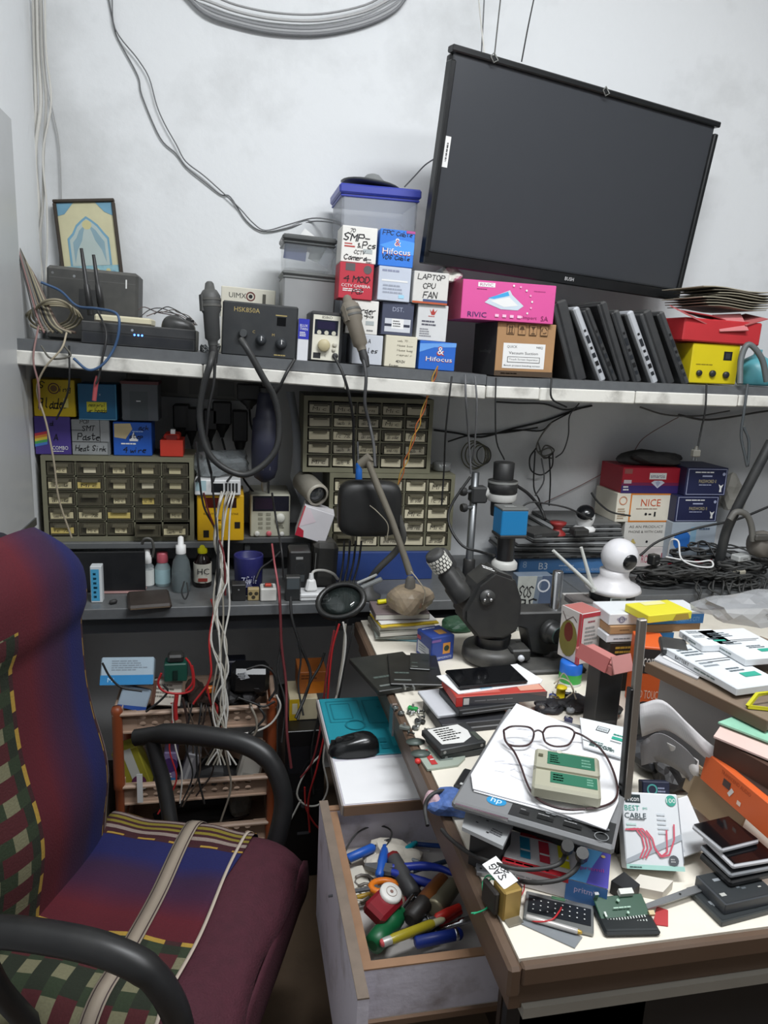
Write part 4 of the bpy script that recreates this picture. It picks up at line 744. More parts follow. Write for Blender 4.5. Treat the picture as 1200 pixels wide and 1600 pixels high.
b0 = rc('grey blue carton with blue oval and red band at the bottom of the right stack', 1048, 1117, 816, 872, M('a9b4bf', .5), SZ+.0005, Y=2.20); F = b0.F(); F.rect(0, 0, 1, .22, M('b3263a')); F.disc(.25, .62, .2, M('2f6fc0')); F.rect(.42, .5, .55, .9, M('8ab0c8')); F.greek(.6, .82, .95, .9, 1, M('5a6a80')); F.rect(.64, .48, .88, .52, M('5a6470')); b0.done(); zz = SZ+b0.h+.0015
NV = M('23284a', .45)
for i, (lab, xl, xr, yt, yb) in enumerate((('lower navy carton with white print in the right stack', 1056, 1122, 775, 814), ('upper navy carton with white print topmost of right stack', 1072, 1136, 731, 771))):
    b = rc(lab, xl, xr, yt, yb, NV, zz, Y=2.20); F = b.F(); lw = M('aab0cc')
    for q in ((.03, .04, .97, .06), (.03, .94, .97, .96), (.03, .04, .045, .96), (.955, .04, .97, .96)): F.rect(*q, lw)
    F.greek(.2, .80, .85, .88, 1, WHITE); F.rect(.38, .68, .62, .73, lw); F.txt('PASSWORD II', .52, .52, .12, M('b9ae8a'), .42); F.greek(.32, .36, .75, .42, 1, lw); F.poly([(.80, .42), (.86, .36), (.92, .42), (.88, .26), (.89, .14), (.83, .14), (.84, .26)], WHITE); F.disc(.9, .78, .06, lw); b.done(); zz += b.h+.001
# ------------------------------------------------------------ more on the worktop shelf, to the right
def poly_item(name, label, cat, px, z, t, m, group=None, dz=None, bump=0):
    """A flat piece with its own outline lying at height z (corners measured in the photograph), t thick."""
    P = [at(x, y, Z=z+t+(dz[i] if dz else 0)) for i, (x, y) in enumerate(px)]; c = sum(P, V())/len(P); c.z = z
    mb = MB(); n = len(P); tp = [p-c for p in P]; bt = [V((p.x, p.y, p.z-t)) for p in tp]
    mb.add(tp+bt, [list(range(n)), [n+i for i in range(n)][::-1]]+[(i, n+i, n+(i+1) % n, (i+1) % n) for i in range(n)], m)
    o = mb.build(name); o.location = c; return tag(o, label, cat, group)
def face_on(o, a, b, c, z, name='printed_design'):
    """A Face whose lower left, lower right and upper left are pixels a, b, c at height z, in o's space."""
    A, B, D = at(*a, Z=z), at(*b, Z=z), at(*c, Z=z); r = B-A; u = (D-A); u = u-r.normalized()*u.dot(r.normalized())
    f = Face((A+B)/2+u/2-o.location, r, u, r.length, u.length); return f
def close(f, o, name='printed_design'): return f.mb.build(name, o)
# old laptops piled on the shelf, blue book below
bk = qbox('hardback_book', 'thick blue book lying with its spine out, printed B3', 'book', (812, 862), (952, 868), (812, 832), SZ+.0, .055, M('4674a6', .5, var=.08), bev=.004)
bk.o.location.y = 2.0; bk.o.rotation_euler.z = -.03; bk.o.location.x = at(880, 880, Y=2.0).x
yb = at(880, 897, Z=SZ).y; bk.o.location = (at(881, 890, Y=yb).x, yb+bk.d/2, SZ+.0005)
F = bk.F(); F.txt('B3', .27, .5, .42, M('c9d4e0')); F.txt('8', .06, .6, .4, M('9ab0c9')); F.greek(.45, .45, .7, .6, 1, M('9ab0c9')); F.txt('OF TABLETS & PEDIATRIC ADVISORY', .72, .28, .16, M('9ab0c9'), .5); F.rect(0, 0, 1, .04, M('24405f')); bk.done()
z = SZ+.001+bk.h+.001
def closed_laptop(label, px0, px1, Y, z, h, D, m, rz=0., m2=None):
    a, c = at(px0, 850, Y=Y), at(px1, 850, Y=Y); w = c.x-a.x
    e = empty('laptop', label, 'laptop', ((a.x+c.x)/2, Y+D/2, z), (0, 0, rz), 'grey laptops piled flat on the worktop shelf')
    mb = MB(); mb.box((0, 0, h*.3), (w, D, h*.6), m2 or DK2, bev=min(.004, h*.25)); f = Face((0, -D/2-.0003, h*.3), (1, 0, 0), (0, 0, 1), w, h*.5, mb)
    for x in (.1, .22, .6, .8): f.rect(x, .25, x+.06, .75, M('101112'))
    mb.build('laptop_base', e); mb = MB(); mb.box((0, 0, h*.8), (w*.99, D*.99, h*.38), m, bev=min(.003, h*.18)); mb.build('laptop_lid', e); return z+h+.0006
LG, LG2, LG3 = M('7c7f80', .5, dust=.5), M('a0a3a5', .4, .1, dust=.4), M('5c5f61', .5, dust=.4)
z = closed_laptop('black laptop with rounded edge directly on the thick blue book', 800, 955, yb-.015, z, .02, .22, LG3)
for i, (a, c, m, rz, h) in enumerate(((806, 985, LG, -.10, .016), (812, 990, LG2, -.04, .014), (828, 976, LG, .06, .014), (850, 972, LG3, .03, .013), (862, 970, LG2, 0, .012), (868, 968, LG3, .02, .012))):
    z = closed_laptop('%s grey laptop, %s from the book in the flat pile' % (['dusty', 'paler', 'dull', 'dark', 'lighter', 'scratched'][i], ['first', 'second', 'third', 'fourth', 'fifth', 'last'][i]), a, c, yb-.02+.010*i, z, h, .22, m, rz)
ztop = z
p = at(916, 795, Y=2.13)
e = empty('security_camera', 'small black and white dome camera on the laptop pile', 'camera', (p.x, 2.13, ztop))
mb = MB(); mb.lathe([(.035, 0), (.036, .006), (.028, .012), (.02, .014)], WHITE, None, 18); mb.build('base', e)
mb = MB(); mb.lathe([(.020, .013), (.028, .028), (.031, .045), (.026, .062), (.014, .073), (.001, .076)], M('dcdddd', .35), None, 18); mb.build('housing', e)
mb = MB(); mb.lathe([(.001, .040), (.016, .038), (.026, .030), (.0295, .022)], M('17181a', .2), aim((-.35, -.55, .75), (0, 0, .043)), 16); mb.build('dark_face', e)
p = at(871, 818, Y=2.08); e0 = MB(); e0.lathe([(.026, 0), (.025, .006), (.015, .014), (.013, .022), (.024, .032), (.026, .04), (.001, .04)], M('8f2a28', .5), None, 16); o = e0.build('thread_spool'); o.location = (p.x, 2.075, ztop); tag(o, 'dark red plastic spool standing on the laptop pile', 'spool')
p = at(895, 812, Y=2.06); b = Box('adapter', 'small black adapter beside the dark red spool', 'adapter', (p.x+.025, 2.06, ztop), .05, .04, .024, BLK, bev=.004); b.F().rect(.1, .3, .9, .4, M('3a3c3e')); b.done()
b = Box('optical_drive', 'thin black optical drive lying on the laptop pile', 'drive', (at(822, 830, Y=2.05).x+.05, 2.08, ztop+.0005), .10, .09, .014, M('232527', .4, dust=.3), (0, 0, .3)); b.F().rect(.1, .4, .3, .6, M('55585a')); b.done()
# ------------------------------------------------------------ heap of coiled cables and clamp lamp at the right end
HG = 'coiled black cables heaped at the far end of the worktop'
for i in range(40):
    cx, cy = rnd.uniform(1015, 1165), rnd.uniform(885, 922); c = at(cx, cy, Z=SZ); c.y = min(c.y, 2.12); r0 = rnd.uniform(.045, .085); zz = SZ+.006+.0024*i*rnd.uniform(.4, 1.1); a0 = rnd.uniform(0, 6.28); q = rnd.uniform(.45, .8); tl = rnd.uniform(-.25, .25); n = rnd.randint(18, 34)
    pts = [V((c.x+r0*(1+.12*math.sin(k*1.7+i))*math.cos(a0+k*.6), max(c.y+r0*q*(1+.15*math.cos(k*1.3))*math.sin(a0+k*.6), SF+.012), max(SZ+.005, zz+tl*r0*math.sin(a0+k*.6)+.006*math.sin(k*2.1)))) for k in range(n)]
    wire('black cable loosely coiled in the heap at the far end of the worktop', pts, rnd.choice([.0032, .004, .0048]), M(rnd.choice(['1b1c1e', '222426', '2c2e30', '37393a']), .55, dust=.3), group=HG, k=3, n=5)
for i in range(7):
    x = 1075+i*17+rnd.uniform(-14, 14); lo = rnd.choice([940, 950, 975, 1000]); pts = ph([(x, 905, 2.0), (x+rnd.uniform(-10, 15), 920, 1.945), (x+rnd.uniform(0, 20), 938, 1.935), (x+rnd.uniform(-10, 20), lo, 1.93), (x+rnd.uniform(10, 30), lo-rnd.uniform(5, 20), 1.935), (x+rnd.uniform(25, 40), 918, 1.945), (x+36, 905, 1.99)])
    wire('black cable end looping over the front of the worktop below the heap', pts, .0032, M('242628', .55, dust=.3), group='cable ends hanging over the worktop front', k=5, n=5)
def wpx(label, pts, r=.003, m=None, **k): return wire(label, ph(pts), r, m, **k)
wpx('thin white cable curled on top of the black cable heap', [(1043, 868, 2.12), (1048, 845, 2.10), (1060, 846, 2.08), (1064, 872, 2.05), (1085, 884, 2.02), (1112, 886, 2.0), (1110, 876, 2.02), (1085, 878, 2.04), (1040, 870, 2.06)], .003, WHITE)
for lab, x0, y0, x1, y1, w, m in (('black adapter block on the cable heap in front of the red band', 1020, 868, 1034, 884, .03, BLK), ('cream adapter lying at the end of the worktop beside cables', 1150, 892, 1168, 912, .04, M('b9b3a2', .5)), ('pale remote shaped block at the far end behind cables', 1152, 868, 1178, 878, .035, M('b9bbb9', .5))):
    p = at((x0+x1)/2, y1, Y=2.03); b = fbox('adapter', lab, 'adapter', x0, x1, y0, y1, 2.02, w, m, bev=.004, rz=.3); b.F().rect(.3, .4, .7, .5, M('555555')); b.done()
tb = wpx('thick black rubber hose slanting from the far end down to the cable heap', [(1205, 690, 2.02), (1180, 738, 2.02), (1152, 793, 2.03), (1135, 830, 2.04), (1126, 868, 2.05), (1122, 884, 2.06)], .0155, M('24272a', .5, dust=.35), name='rubber_hose', n=10)
e = MB(); e.tube(spline(ph([(1140, 812, 2.0), (1150, 800, 2.0), (1166, 804, 2.0), (1174, 822, 2.0), (1176, 845, 2.0)])), .010, M('63625e', .55, dust=.4), 8); 
p = at(1190, 850, Y=2.02); o = e.build('clamp_lamp'); tag(o, 'dusty grey clamp with curved arm at the end of the worktop', 'clamp')
mb = MB(); mb.lathe([(.0, -.03), (.04, -.028), (.045, 0), (.04, .025), (.0, .03)], M('6b6660', .55, dust=.4), rotm(R_(80), 0, .3, (p.x, p.y, p.z)), 18); mb.build('clamp_body', o)
mb = MB(); mb.box((p.x-.03, p.y-.03, p.z+.03), (.05, .02, .02), M('4a4845', .5, dust=.3), bev=.004); mb.build('clamp_jaw', o)
p = at(1196, 775, Y=2.16); crumple('plastic_bag', 'pale bag hanging on the wall at the far end above the clamp', 'bag', (p.x, 2.34, p.z-.09), .05, .05, .075, M('b9b7ae', .5), 9, .2)
# ------------------------------------------------------------ camera scope on a stand, behind
Ys = 2.12
p0, p1 = at(734, 865, Y=Ys), at(731, 738, Y=Ys); sx = p0.x
e = empty('inspection_scope', 'tall inspection scope with stacked black barrel on steel post stand', 'microscope', (sx, Ys, SZ))
mb = MB(); mb.lathe([(.055, 0), (.055, .012), (.05, .016), (.001, .016)], M('26282a', .5, dust=.4), None, 24); mb.build('stand_base', e)
mb = MB(); mb.lathe([(.012, .016), (.012, p1.z-SZ), (.001, p1.z-SZ)], STEEL, None, 14); mb.build('post', e); mb = MB(); mb.lathe([(.019, .016), (.019, .07), (.015, .075)], BLK, None, 14); mb.build('post_sleeve', e)
zc_ = at(740, 772, Y=Ys).z-SZ; mb = MB(); mb.box((.012, 0, zc_), (.05, .045, .05), M('2a2c2e', .5, dust=.3), bev=.005); mb.build('clamp_block', e)
for dx, dz in ((-.035, .01), (-.03, -.04)):
    mb = MB(); mb.tube([(dx+.03, -.005, zc_+dz), (dx, -.012, zc_+dz)], .006, STEEL, 8); mb.lathe([(.012, -.008), (.014, 0), (.012, .008)], RUB, aim((1, .2, 0), (dx-.004, -.013, zc_+dz)), 10); mb.build('clamp_knob', e)
q = at(786, 765, Y=Ys-.02)-V((sx, Ys, SZ))
mb = MB(); mb.tube([(.03, 0, zc_), (q.x-.03, q.y, q.z-.005)], .018, M('d4d4d0', .4), 10); mb.tube([(.06, -.005, zc_-.005), (.07, -.005, zc_-.06)], .008, M('d4d4d0', .4), 8); mb.build('white_arm', e)
s = pixm(786, 760, Ys-.02); A_ = V((at(788, 722, Y=Ys-.02)-V((sx, Ys, SZ)))); B_ = V((at(782, 805, Y=Ys-.02)-V((sx, Ys, SZ)))); d = A_-B_; L = d.length; X = aim(d, B_)
for nm, pr, m in (('barrel', [(15*s, 0), (16*s, .02), (16*s, L*.28)], M('1c1d1f', .4, dust=.15)), ('white_ring', [(20*s, L*.28), (22*s, L*.32), (22*s, L*.42)], M('d6d6d2', .4)), ('barrel', [(20*s, L*.42), (22*s, L*.45), (22*s, L*.66), (17*s, L*.68)], M('1d1e20', .4, dust=.2)), ('ring', [(22.5*s, L*.62), (22.5*s, L*.66)], M('8a8b88', .4)), ('eyepiece', [(15*s, L*.66), (15.5*s, L*.99), (14*s, L), (.001, L)], M('161719', .5, dust=.15))):
    mb = MB(); mb.lathe(pr, m, X, 22); mb.build(nm, e)
# ------------------------------------------------------------ stereo microscope on the desk
DZ = .76
Ym = 1.62
O = at(770, 1025, Y=Ym); O.z = DZ
ms = empty('microscope', 'black stereo microscope with blue camera on its top tube', 'microscope', (O.x, Ym, DZ))
MBK = M('1e2022', .42, dust=.3); MBK2 = M('17181a', .3)
def mp(x, y, Y=Ym): return at(x, y, Y=Y)-V((O.x, Ym, DZ))
s = pixm(770, 950, Ym)
# head
prof = [(738, 905), (716, 945), (716, 962), (737, 988), (775, 990), (802, 975), (806, 930), (795, 895), (765, 884)]
pts = [mp(*q) for q in prof]; mb = MB(); n = len(pts)
front = [(p.x, -.045, p.z) for p in pts]; back = [(p.x, .05, p.z) for p in pts]; mb.add(front+back, [list(range(n)), [n+i for i in range(n)][::-1]]+[(i, (i+1) % n, n+(i+1) % n, n+i) for i in range(n)], MBK); mb.build('head', ms, bev=.008, seg=2)
mb = MB(); a, b_ = mp(752, 905), mp(730, 925)
f = Face(mp(765, 897, Ym-.05)+V((0, 0, .012)), (1, 0, -.35), (0, 1, .3), .05, .02, mb); f.greek(.1, .2, .9, .9, 2, WHITE); mb.build('lettering', ms)
for i, (yy, xo) in enumerate(((-.012, 0), (.045, 8))):
    A_, B_ = mp(722+xo, 932, Ym+yy), mp(682+xo, 872, Ym+yy); A_.y += 0; d = B_-A_; L = d.length; X = aim(d, A_)
    mb = MB(); mb.lathe([(.027, 0), (.027, L*.3), (.023, L*.34), (.023, L*.62), (.019, L*.66), (.019, L*.72)], MBK, X, 20); o = mb.build('eyepiece_tube', ms)
    mb = MB(); mb.lathe([(.022, L*.72), (.024, L*.75), (.024, L*1.06), (.020, L*1.14), (.012, L*1.12)], M('2a2b2d', .6, dust=.3), X, 20); mb.build('eye_cup', o)
    c = MB(); 
    for k in range(16):
        for j in range(4):
            a = 2*math.pi*(k+.5*(j % 2))/16; t = L*(.78+.075*j); d1 = V((math.cos(a), math.sin(a), 0))*.0243; c.box((0, 0, 0), (.0065, .0015, L*.055), M('d9d8cf', .5), X @ Matrix.Translation(d1+V((0, 0, t))) @ Matrix.Rotation(a+math.pi/2, 4, 'Z'))
    if i == 0: q = c.build('white_band', o); tag(q, 'white netted band', None, None, 'stuff')
# lower barrel and ring light
for nm, pr, m in (('objective_barrel', [(28, 990), (26, 1003), (26, 1012)], MBK2), ('ring_light', [(30, 1006), (42, 1008), (44, 1016), (44, 1024), (38, 1030), (24, 1030)], M('232527', .45, dust=.5))):
    mb = MB(); c = mp(768, 1010); mb.lathe([(r*s, mp(768, y).z) for r, y in pr], m, Matrix.Translation((c.x, 0, 0)), 26); mb.build(nm, ms)
mb = MB(); c = mp(800, 1020, Ym-.03); mb.box((c.x+.012, -.035, c.z+.004), (.05, .05, .03), MBK, bev=.004); mb.lathe([(.008, 0), (.0075, .006), (.001, .007)], M('d3d6dc', .3), rotm(R_(90), 0, 0, (c.x+.01, -.062, c.z)), 14); mb.build('light_switch', ms)
mb = MB(); c = mp(762, 934, Ym-.05); mb.lathe([(.019, 0), (.019, .006), (.001, .007)], M('2b2d2f', .4, dust=.4), rotm(R_(90), 0, 0, (c.x, -.046, c.z)), 18)
for a in (90, 210, 330): mb.lathe([(.004, 0), (.0035, .004), (.0005, .0045)], CHROME, rotm(R_(90), 0, 0, (c.x+.009*math.cos(R_(a)), -.052, c.z+.009*math.sin(R_(a)))), 8)
mb.build('zoom_knob', ms)
# arm, focus block, post, base
a, b_ = mp(798, 958), mp(882, 948); lo = mp(850, 1015)
mb = MB(); P = [mp(795, 951), mp(880, 949), mp(880, 1012), mp(862, 1020), mp(822, 1012), mp(815, 976), mp(797, 972)]
mb.add([(p.x, -.03, p.z) for p in P]+[(p.x, .035, p.z) for p in P], [list(range(7)), [7+i for i in range(7)][::-1]]+[(i, (i+1) % 7, 7+(i+1) % 7, 7+i) for i in range(7)], MBK); mb.build('focus_arm', ms, bev=.004)
c = mp(862, 988, Ym-.03)
mb = MB(); mb.lathe([(.030, 0), (.030, .012), (.026, .016), (.022, .018), (.022, .034), (.018, .037), (.001, .036)], M('191b1c', .4, dust=.1), rotm(R_(90), 0, R_(18), (c.x-.008, -.03, c.z+.004)), 24); mb.lathe([(.0205, .0345), (.0215, .0375), (.0205, .038)], M('2f4a45', .4), rotm(R_(90), 0, R_(18), (c.x-.008, -.03, c.z+.004)), 24, False); mb.build('focus_knob', ms)
p = mp(868, 948); hz = mp(868, 893).z
mb = MB(); mb.lathe([(.013, .012), (.013, hz), (.012, hz+.001), (.001, hz+.001)], CHROME, Matrix.Translation((p.x-.002, .0, 0)), 18); mb.build('post', ms)
mb = MB(); mb.lathe([(.036, .012), (.034, .028), (.022, .032), (.018, .04)], MBK, Matrix.Translation((p.x-.002, 0, 0)), 20); mb.build('post_collar', ms)
mb = MB(); mb.box((p.x-.07, .0, .006), (.24, .2, .012), M('2c2e30', .5, dust=.5), bev=.004); mb.build('base_plate', ms)
# camera on the trinocular port
c = mp(793, 880); X = Matrix.Translation((c.x, .02, 0))
for nm, pr, m in (('camera_tube', [(13, 886), (13, 838)], MBK2), ('port_ring', [(19, 890), (19, 882), (15, 878), (13, 878)], M('b9b9b4', .4))):
    mb = MB(); mb.lathe([(r*s, mp(790, y).z) for r, y in pr], m, X, 18); mb.build(nm, ms)
z0, z1 = mp(796, 836).z, mp(796, 797).z; mb = MB(); mb.box((c.x+.006, .02, (z0+z1)/2), (.066, .058, z1-z0), M('1878b0', .4, var=.05), rotm(0, 0, 0), .002); mb.build('usb_camera', ms)
mb = MB(); mb.box((c.x+.006, .02, z0-.003), (.068, .06, .007), BLK, bev=.001); mb.box((c.x+.006, .02, z1+.002), (.067, .059, .005), M('5c5f5e', .4, dust=.3), bev=.001); f = Face((c.x+.006, .02, z1+.005), (1, 0, 0), (0, 1, 0), .06, .05, mb); f.greek(.2, .3, .8, .6, 2, M('b9bbb8')); mb.build('camera_cap', ms)
# phone carton with hand lettering behind the microscope
b = fbox('carton', 'picture carton with big black handwriting behind the microscope post', 'box', 808, 862, 900, 946, 1.80, .04, M('6c7886', .5, var=.3, scale=20), base=DZ+.0005); b.o.rotation_euler.x = 0
F = b.F(); F.poly([(0, 0), (.4, 0), (.55, 1), (0, 1)], M('a9aca6', .5, var=.3, scale=40)); F.poly([(.55, 0), (1, 0), (1, 1), (.7, 1)], M('4c5a72', .4, var=.2)); F.hand('3S0S', .25, .72, .2, width=.42); F.hand('BS', .32, .48, .2); F.ring(.75, .82, .12, .03, M('c9ccd2')); b.done()
# ------------------------------------------------------------ desk
DX0, DY0, DX1, DY1 = .337, .717, 1.75, 1.915
BRN = M('5b4636', .45, var=.18, scale=8, dust=.15); LAM = wallmat('worn_cream_laminate', 'e6dfd0', '9a927c', .35, 5.); DARKW = M('33271f', .6, var=.2)
dk = empty('work_desk', 'large cream topped desk with brown edges, covered in parts', 'desk', (DX0, DY0, 0))
def db(name, x0, x1, y0, y1, z0, z1, m, bev=0., par=dk):
    mb = MB(); mb.box(((x0+x1)/2-DX0, (y0+y1)/2-DY0, (z0+z1)/2), (x1-x0, y1-y0, z1-z0), m, bev=bev); return mb.build(name, par)
db('desk_top', DX0+.018, DX1, DY0+.014, DY1, DZ-.02, DZ, LAM)
db('edge_band', DX0, DX0+.018, DY0, 1.42, DZ-.045, DZ-.001, BRN, .004); db('edge_band', DX0, DX0+.018, 1.422, DY1, DZ-.045, DZ-.003, BRN, .004); db('edge_band', DX0+.018, DX1, DY0, DY0+.014, DZ-.03, DZ-.001, BRN, .003)
db('desk_apron', DX0+.012, DX0+.03, DY0+.02, DY1-.02, DZ-.082, DZ-.046, BRN); db('desk_apron', DX0+.03, DX1, DY0+.02, DY0+.035, DZ-.075, DZ-.031, BRN)
db('apron_strip', DX0+.03, DX1, DY0+.012, DY0+.034, DZ-.092, DZ-.076, M('8e8a80', .5, dust=.2)); db('front_panel', DX0+.03, DX1, DY0+.06, DY0+.075, .02, DZ-.08, M('1b1b1d', .6))
db('side_panel', DX0+.24, DX0+.258, DY0+.076, 1.75, .01, DZ-.021, DARKW); db('side_panel', DX0+.05, DX0+.24, DY0+.06, DY0+.076, .01, DZ-.021, DARKW)
db('drawer_rail', DX0+.031, DX0+.24, 1.262, 1.274, .50, .636, DARKW); db('drawer_rail', DX0+.031, DX0+.24, 1.665, 1.677, .50, .70, DARKW); db('drawer_rail', DX0+.031, DX0+.24, .80, .812, .50, .70, DARKW)
mb = MB(); p = at(622, 1155, Y=1.41); mb.box((DX0-.001-DX0, 1.405-DY0, DZ-.03), (.004, .03, .06), STEEL); mb.build('joint_plate', dk)
# ------------------------------------------------------------ pull out tray with mat and mouse
TZ = .66; LIL = M('cfccd4', .45, var=.06); WOOD = M('6d5644', .5, var=.2)
mb = MB(); tx0, tx1, ty0, ty1 = .208, .57, 1.222, 1.655
o = empty('pull_out_tray', 'white keyboard tray pulled out from the desk side above the drawer', 'tray', (tx0, ty0, TZ))
mb = MB(); mb.box(((tx1-tx0)/2, (ty1-ty0)/2, -.011), (tx1-tx0, ty1-ty0, .018), LIL); mb.build('tray_board', o)
mb = MB(); mb.box(((tx1-tx0)/2, -.002, -.011), (tx1-tx0, .004, .02), WOOD); mb.build('edge_strip', o); mb = MB(); mb.box((-.002, (ty1-ty0)/2, -.011), (.004, ty1-ty0, .02), M('8f8a86', .4)); mb.build('edge_strip', o)
b = Box('silicone_mat', 'teal silicone repair mat on the pulled out tray', 'mat', (tx0+.115, 1.52, TZ-.0015), .225, .265, .003, M('1f8796', .5, var=.08))
F = b.F('T'); tl, td = M('15707e', .5), M('2fa0ae', .5)
for q in ((.06, .55, .40, .93), (.10, .60, .3, .88), (.45, .5, .92, .92)): F.line([(q[0], q[1]), (q[2], q[1]), (q[2], q[3]), (q[0], q[3]), (q[0], q[1])], .012, tl)
for i in range(5):
    for j in range(2): F.rect(.08+.1*i, .07+.1*j, .15+.1*i, .14+.1*j, tl)
F.ring(.3, .48, .09, .015, tl); F.disc(.75, .72, .012, tl, 8); F.disc(.6, .78, .012, tl, 8); F.rect(.6, .1, .92, .4, td); b.done()
p = at(553, 1172, Z=TZ+.003); m_ = mouse('computer_mouse', 'big glossy black mouse lying on the teal mat', (p.x, p.y, TZ+.0018), .112, .06, .036, R_(183), M('141516', .22, var=.05))
b = Box('paper_sheet', 'blank white sheet on the front part of the tray', 'paper', (tx0+.135, 1.30, TZ-.0015), .265, .148, .0012, PAPER); b.F('T').greek(.75, .86, .97, .93, 1, M('c9cacc')); b.done()
# ------------------------------------------------------------ the desk drawer, pulled out, and what is in it
RX0, RX1, RY0, RY1, RZB, RZT = .185, .53, .868, 1.258, .545, .635
LWORN = wallmat('worn_lilac_laminate', 'c6c2cc', '6e5f52', .8, 14.); RAW = M('8a6a50', .7, var=.25, scale=30)
dr = empty('pulled_out_drawer', 'open desk drawer full of hand tools, worn lilac boards', 'drawer', (RX0, RY0, RZB))
def rb(name, x0, x1, y0, y1, z0, z1, m, lab=None, cap=None):
    mb = MB(); mb.box(((x0+x1)/2-RX0, (y0+y1)/2-RY0, (z0+z1)/2-RZB), (x1-x0, y1-y0, z1-z0), m); o = mb.build(name, dr); tag(o, lab)
    if cap: mb = MB(); mb.box(((x0+x1)/2-RX0, (y0+y1)/2-RY0, z1-RZB+.0008), (x1-x0+.0006, y1-y0+.0006, .0024), cap); mb.build('raw_edge', o)
rb('drawer_base', RX0, RX1, RY0, RY1, RZB, RZB+.006, M('b7b2ae', .6, var=.15)); rb('drawer_side', RX0, RX1, RY1-.014, RY1, RZB+.006, RZT, LWORN, None, RAW); rb('drawer_side', RX0, RX1, RY0, RY0+.014, RZB+.006, RZT, LWORN, None, RAW)
rb('drawer_back', RX1-.012, RX1, RY0+.014, RY1-.014, RZB+.006, RZT, LWORN); rb('inner_front', RX0, RX0+.014, RY0+.014, RY1-.014, RZB+.006, RZT-.004, M('7d6c5f', .6, var=.25, scale=25), None, RAW)
rb('drawer_front', RX0-.017, RX0-.001, RY0-.05, RY1+.012, RZB-.16, RZT+.004, LWORN, 'tall worn drawer front', M('75685c', .6, var=.3, scale=40))
rb('bottom_batten', RX0, RX1, RY0-.006, RY0, RZB-.006, RZB+.004, WOOD)
def tool(name, label, cat, parts, loc, rot):
    e = empty(name, label, cat, loc, rot)
    for nm, mb in parts: mb.build(nm, e)
    return e
BZ = RZB+.0066
def dpos(x, y, z): p = at(x, y, Z=z); return p
def along(x0, y0, x1, y1, z):
    a, b = at(x0, y0, Z=z), at(x1, y1, Z=z); d = b-a; return a, d.length, math.atan2(d.y, d.x)
def LB(L, *segs):
    """lathe along +x; segs (t0, r0, t1, r1, material)"""
    return segs
def rod(name, label, cat, x0, y0, x1, y1, z, segs, group=None, rx=0, z1=None):
    """A long tool from pixel to pixel at height z: segs = (part, material, [(radius, t)...])."""
    a, L, th = along(x0, y0, x1, y1, z); tilt = 0 if z1 is None else -math.atan2(z1-z, L)
    e = empty(name, label, cat, a, (rx, tilt, th), group)
    for nm, m, pr in segs:
        mb = MB(); mb.lathe([(max(r, .0002), t*L) for r, t in pr], m, Matrix.Rotation(math.pi/2, 4, 'Y'), 10); mb.build(nm, e)
    return e
BLUH, ORG, REDH, GRNH = M('1f56b0', .4), M('e07a1a', .4), M('c22a22', .4), M('0f5a34', .4)
zz = BZ
# lowest layer: cloths, card and bags
p = dpos(590, 1300, zz); crumple('cloth_bag', 'crumpled cream cloth bag at the back of the open drawer', 'bag', (p.x+.01, 1.19, zz), .055, .04, .022, M('cfc8ba', .8, var=.12), 21, .3)
poly_item('paper_card', 'cream folded paper lying at the inner side of the drawer', 'paper', [(545, 1345), (600, 1322), (612, 1390), (560, 1415)], zz, .002, M('cac3b4', .8))
poly_item('printed_bag', 'clear printed parts packet lying flat under the desk edge', 'packet', [(612, 1292), (650, 1285), (672, 1330), (618, 1325)], zz, .002, M('bdb9b8', .5))
poly_item('fabric_glove', 'crumpled cream rag at the drawer front beside the tape', 'cloth', [(545, 1355), (566, 1352), (580, 1385), (560, 1412), (545, 1395)], zz+.003, .006, M('cdc8bb', .85, var=.15))
for i, (a, c, col, lab) in enumerate((((556, 1403), (590, 1395), 'b08d2a', 'yellow pencil lying near the drawer front'), ((640, 1318), (690, 1322), '20407a', 'dark blue pen deep under the desk edge'), ((610, 1330), (655, 1348), '7a8288', 'silver tweezers lying among the pens'), ((600, 1440), (660, 1378), '8a2a34', 'dark red pen lying behind the green screwdriver'), ((655, 1440), (720, 1428), '565a5e', 'grey steel rod under the red plier handle'), ((642, 1362), (700, 1345), '35455a', 'slate pen under the blue pliers'))):
    rod('pen', lab, 'pen', *a, *c, zz+.010+.004*i, [('pen_barrel', M(col, .4), [(.001, 0), (.0042, .04), (.0045, .05), (.0045, .96), (.003, 1)]), ('pen_tip', M('c9c9c4', .3, .6), [(.0015, -.05), (.003, .0), (.0043, .04)])])
rod('test_pen', 'long blue screwdriver tester near the drawer back', 'screwdriver', 541, 1343, 588, 1322, zz+.03, [('handle', BLUH, [(.004, 0), (.0085, .04), (.0085, .86), (.006, .92)]), ('shaft', M('2a2c30', .4), [(.0035, .92), (.003, 1.25), (.0045, 1.27), (.0035, 1.45)])])
rod('paint_marker', 'teal capped pen lying across the drawer', 'pen', 625, 1334, 651, 1316, zz+.026, [('pen_barrel', M('c3c6c8', .4), [(.004, -.5), (.005, 0)]), ('cap', M('1490a0', .35), [(.006, -.02), (.0065, .1), (.005, .95), (.003, 1)])])
b = rod('cutter_knife', 'blue plastic cutter standing between orange scissors and marker', 'cutter', 592, 1370, 603, 1322, zz+.034, [('handle', BLUH, [(.004, 0), (.008, .05), (.009, .5), (.008, .95), (.004, 1)]), ('blade', CHROME, [(.003, 1), (.0025, 1.2)])])
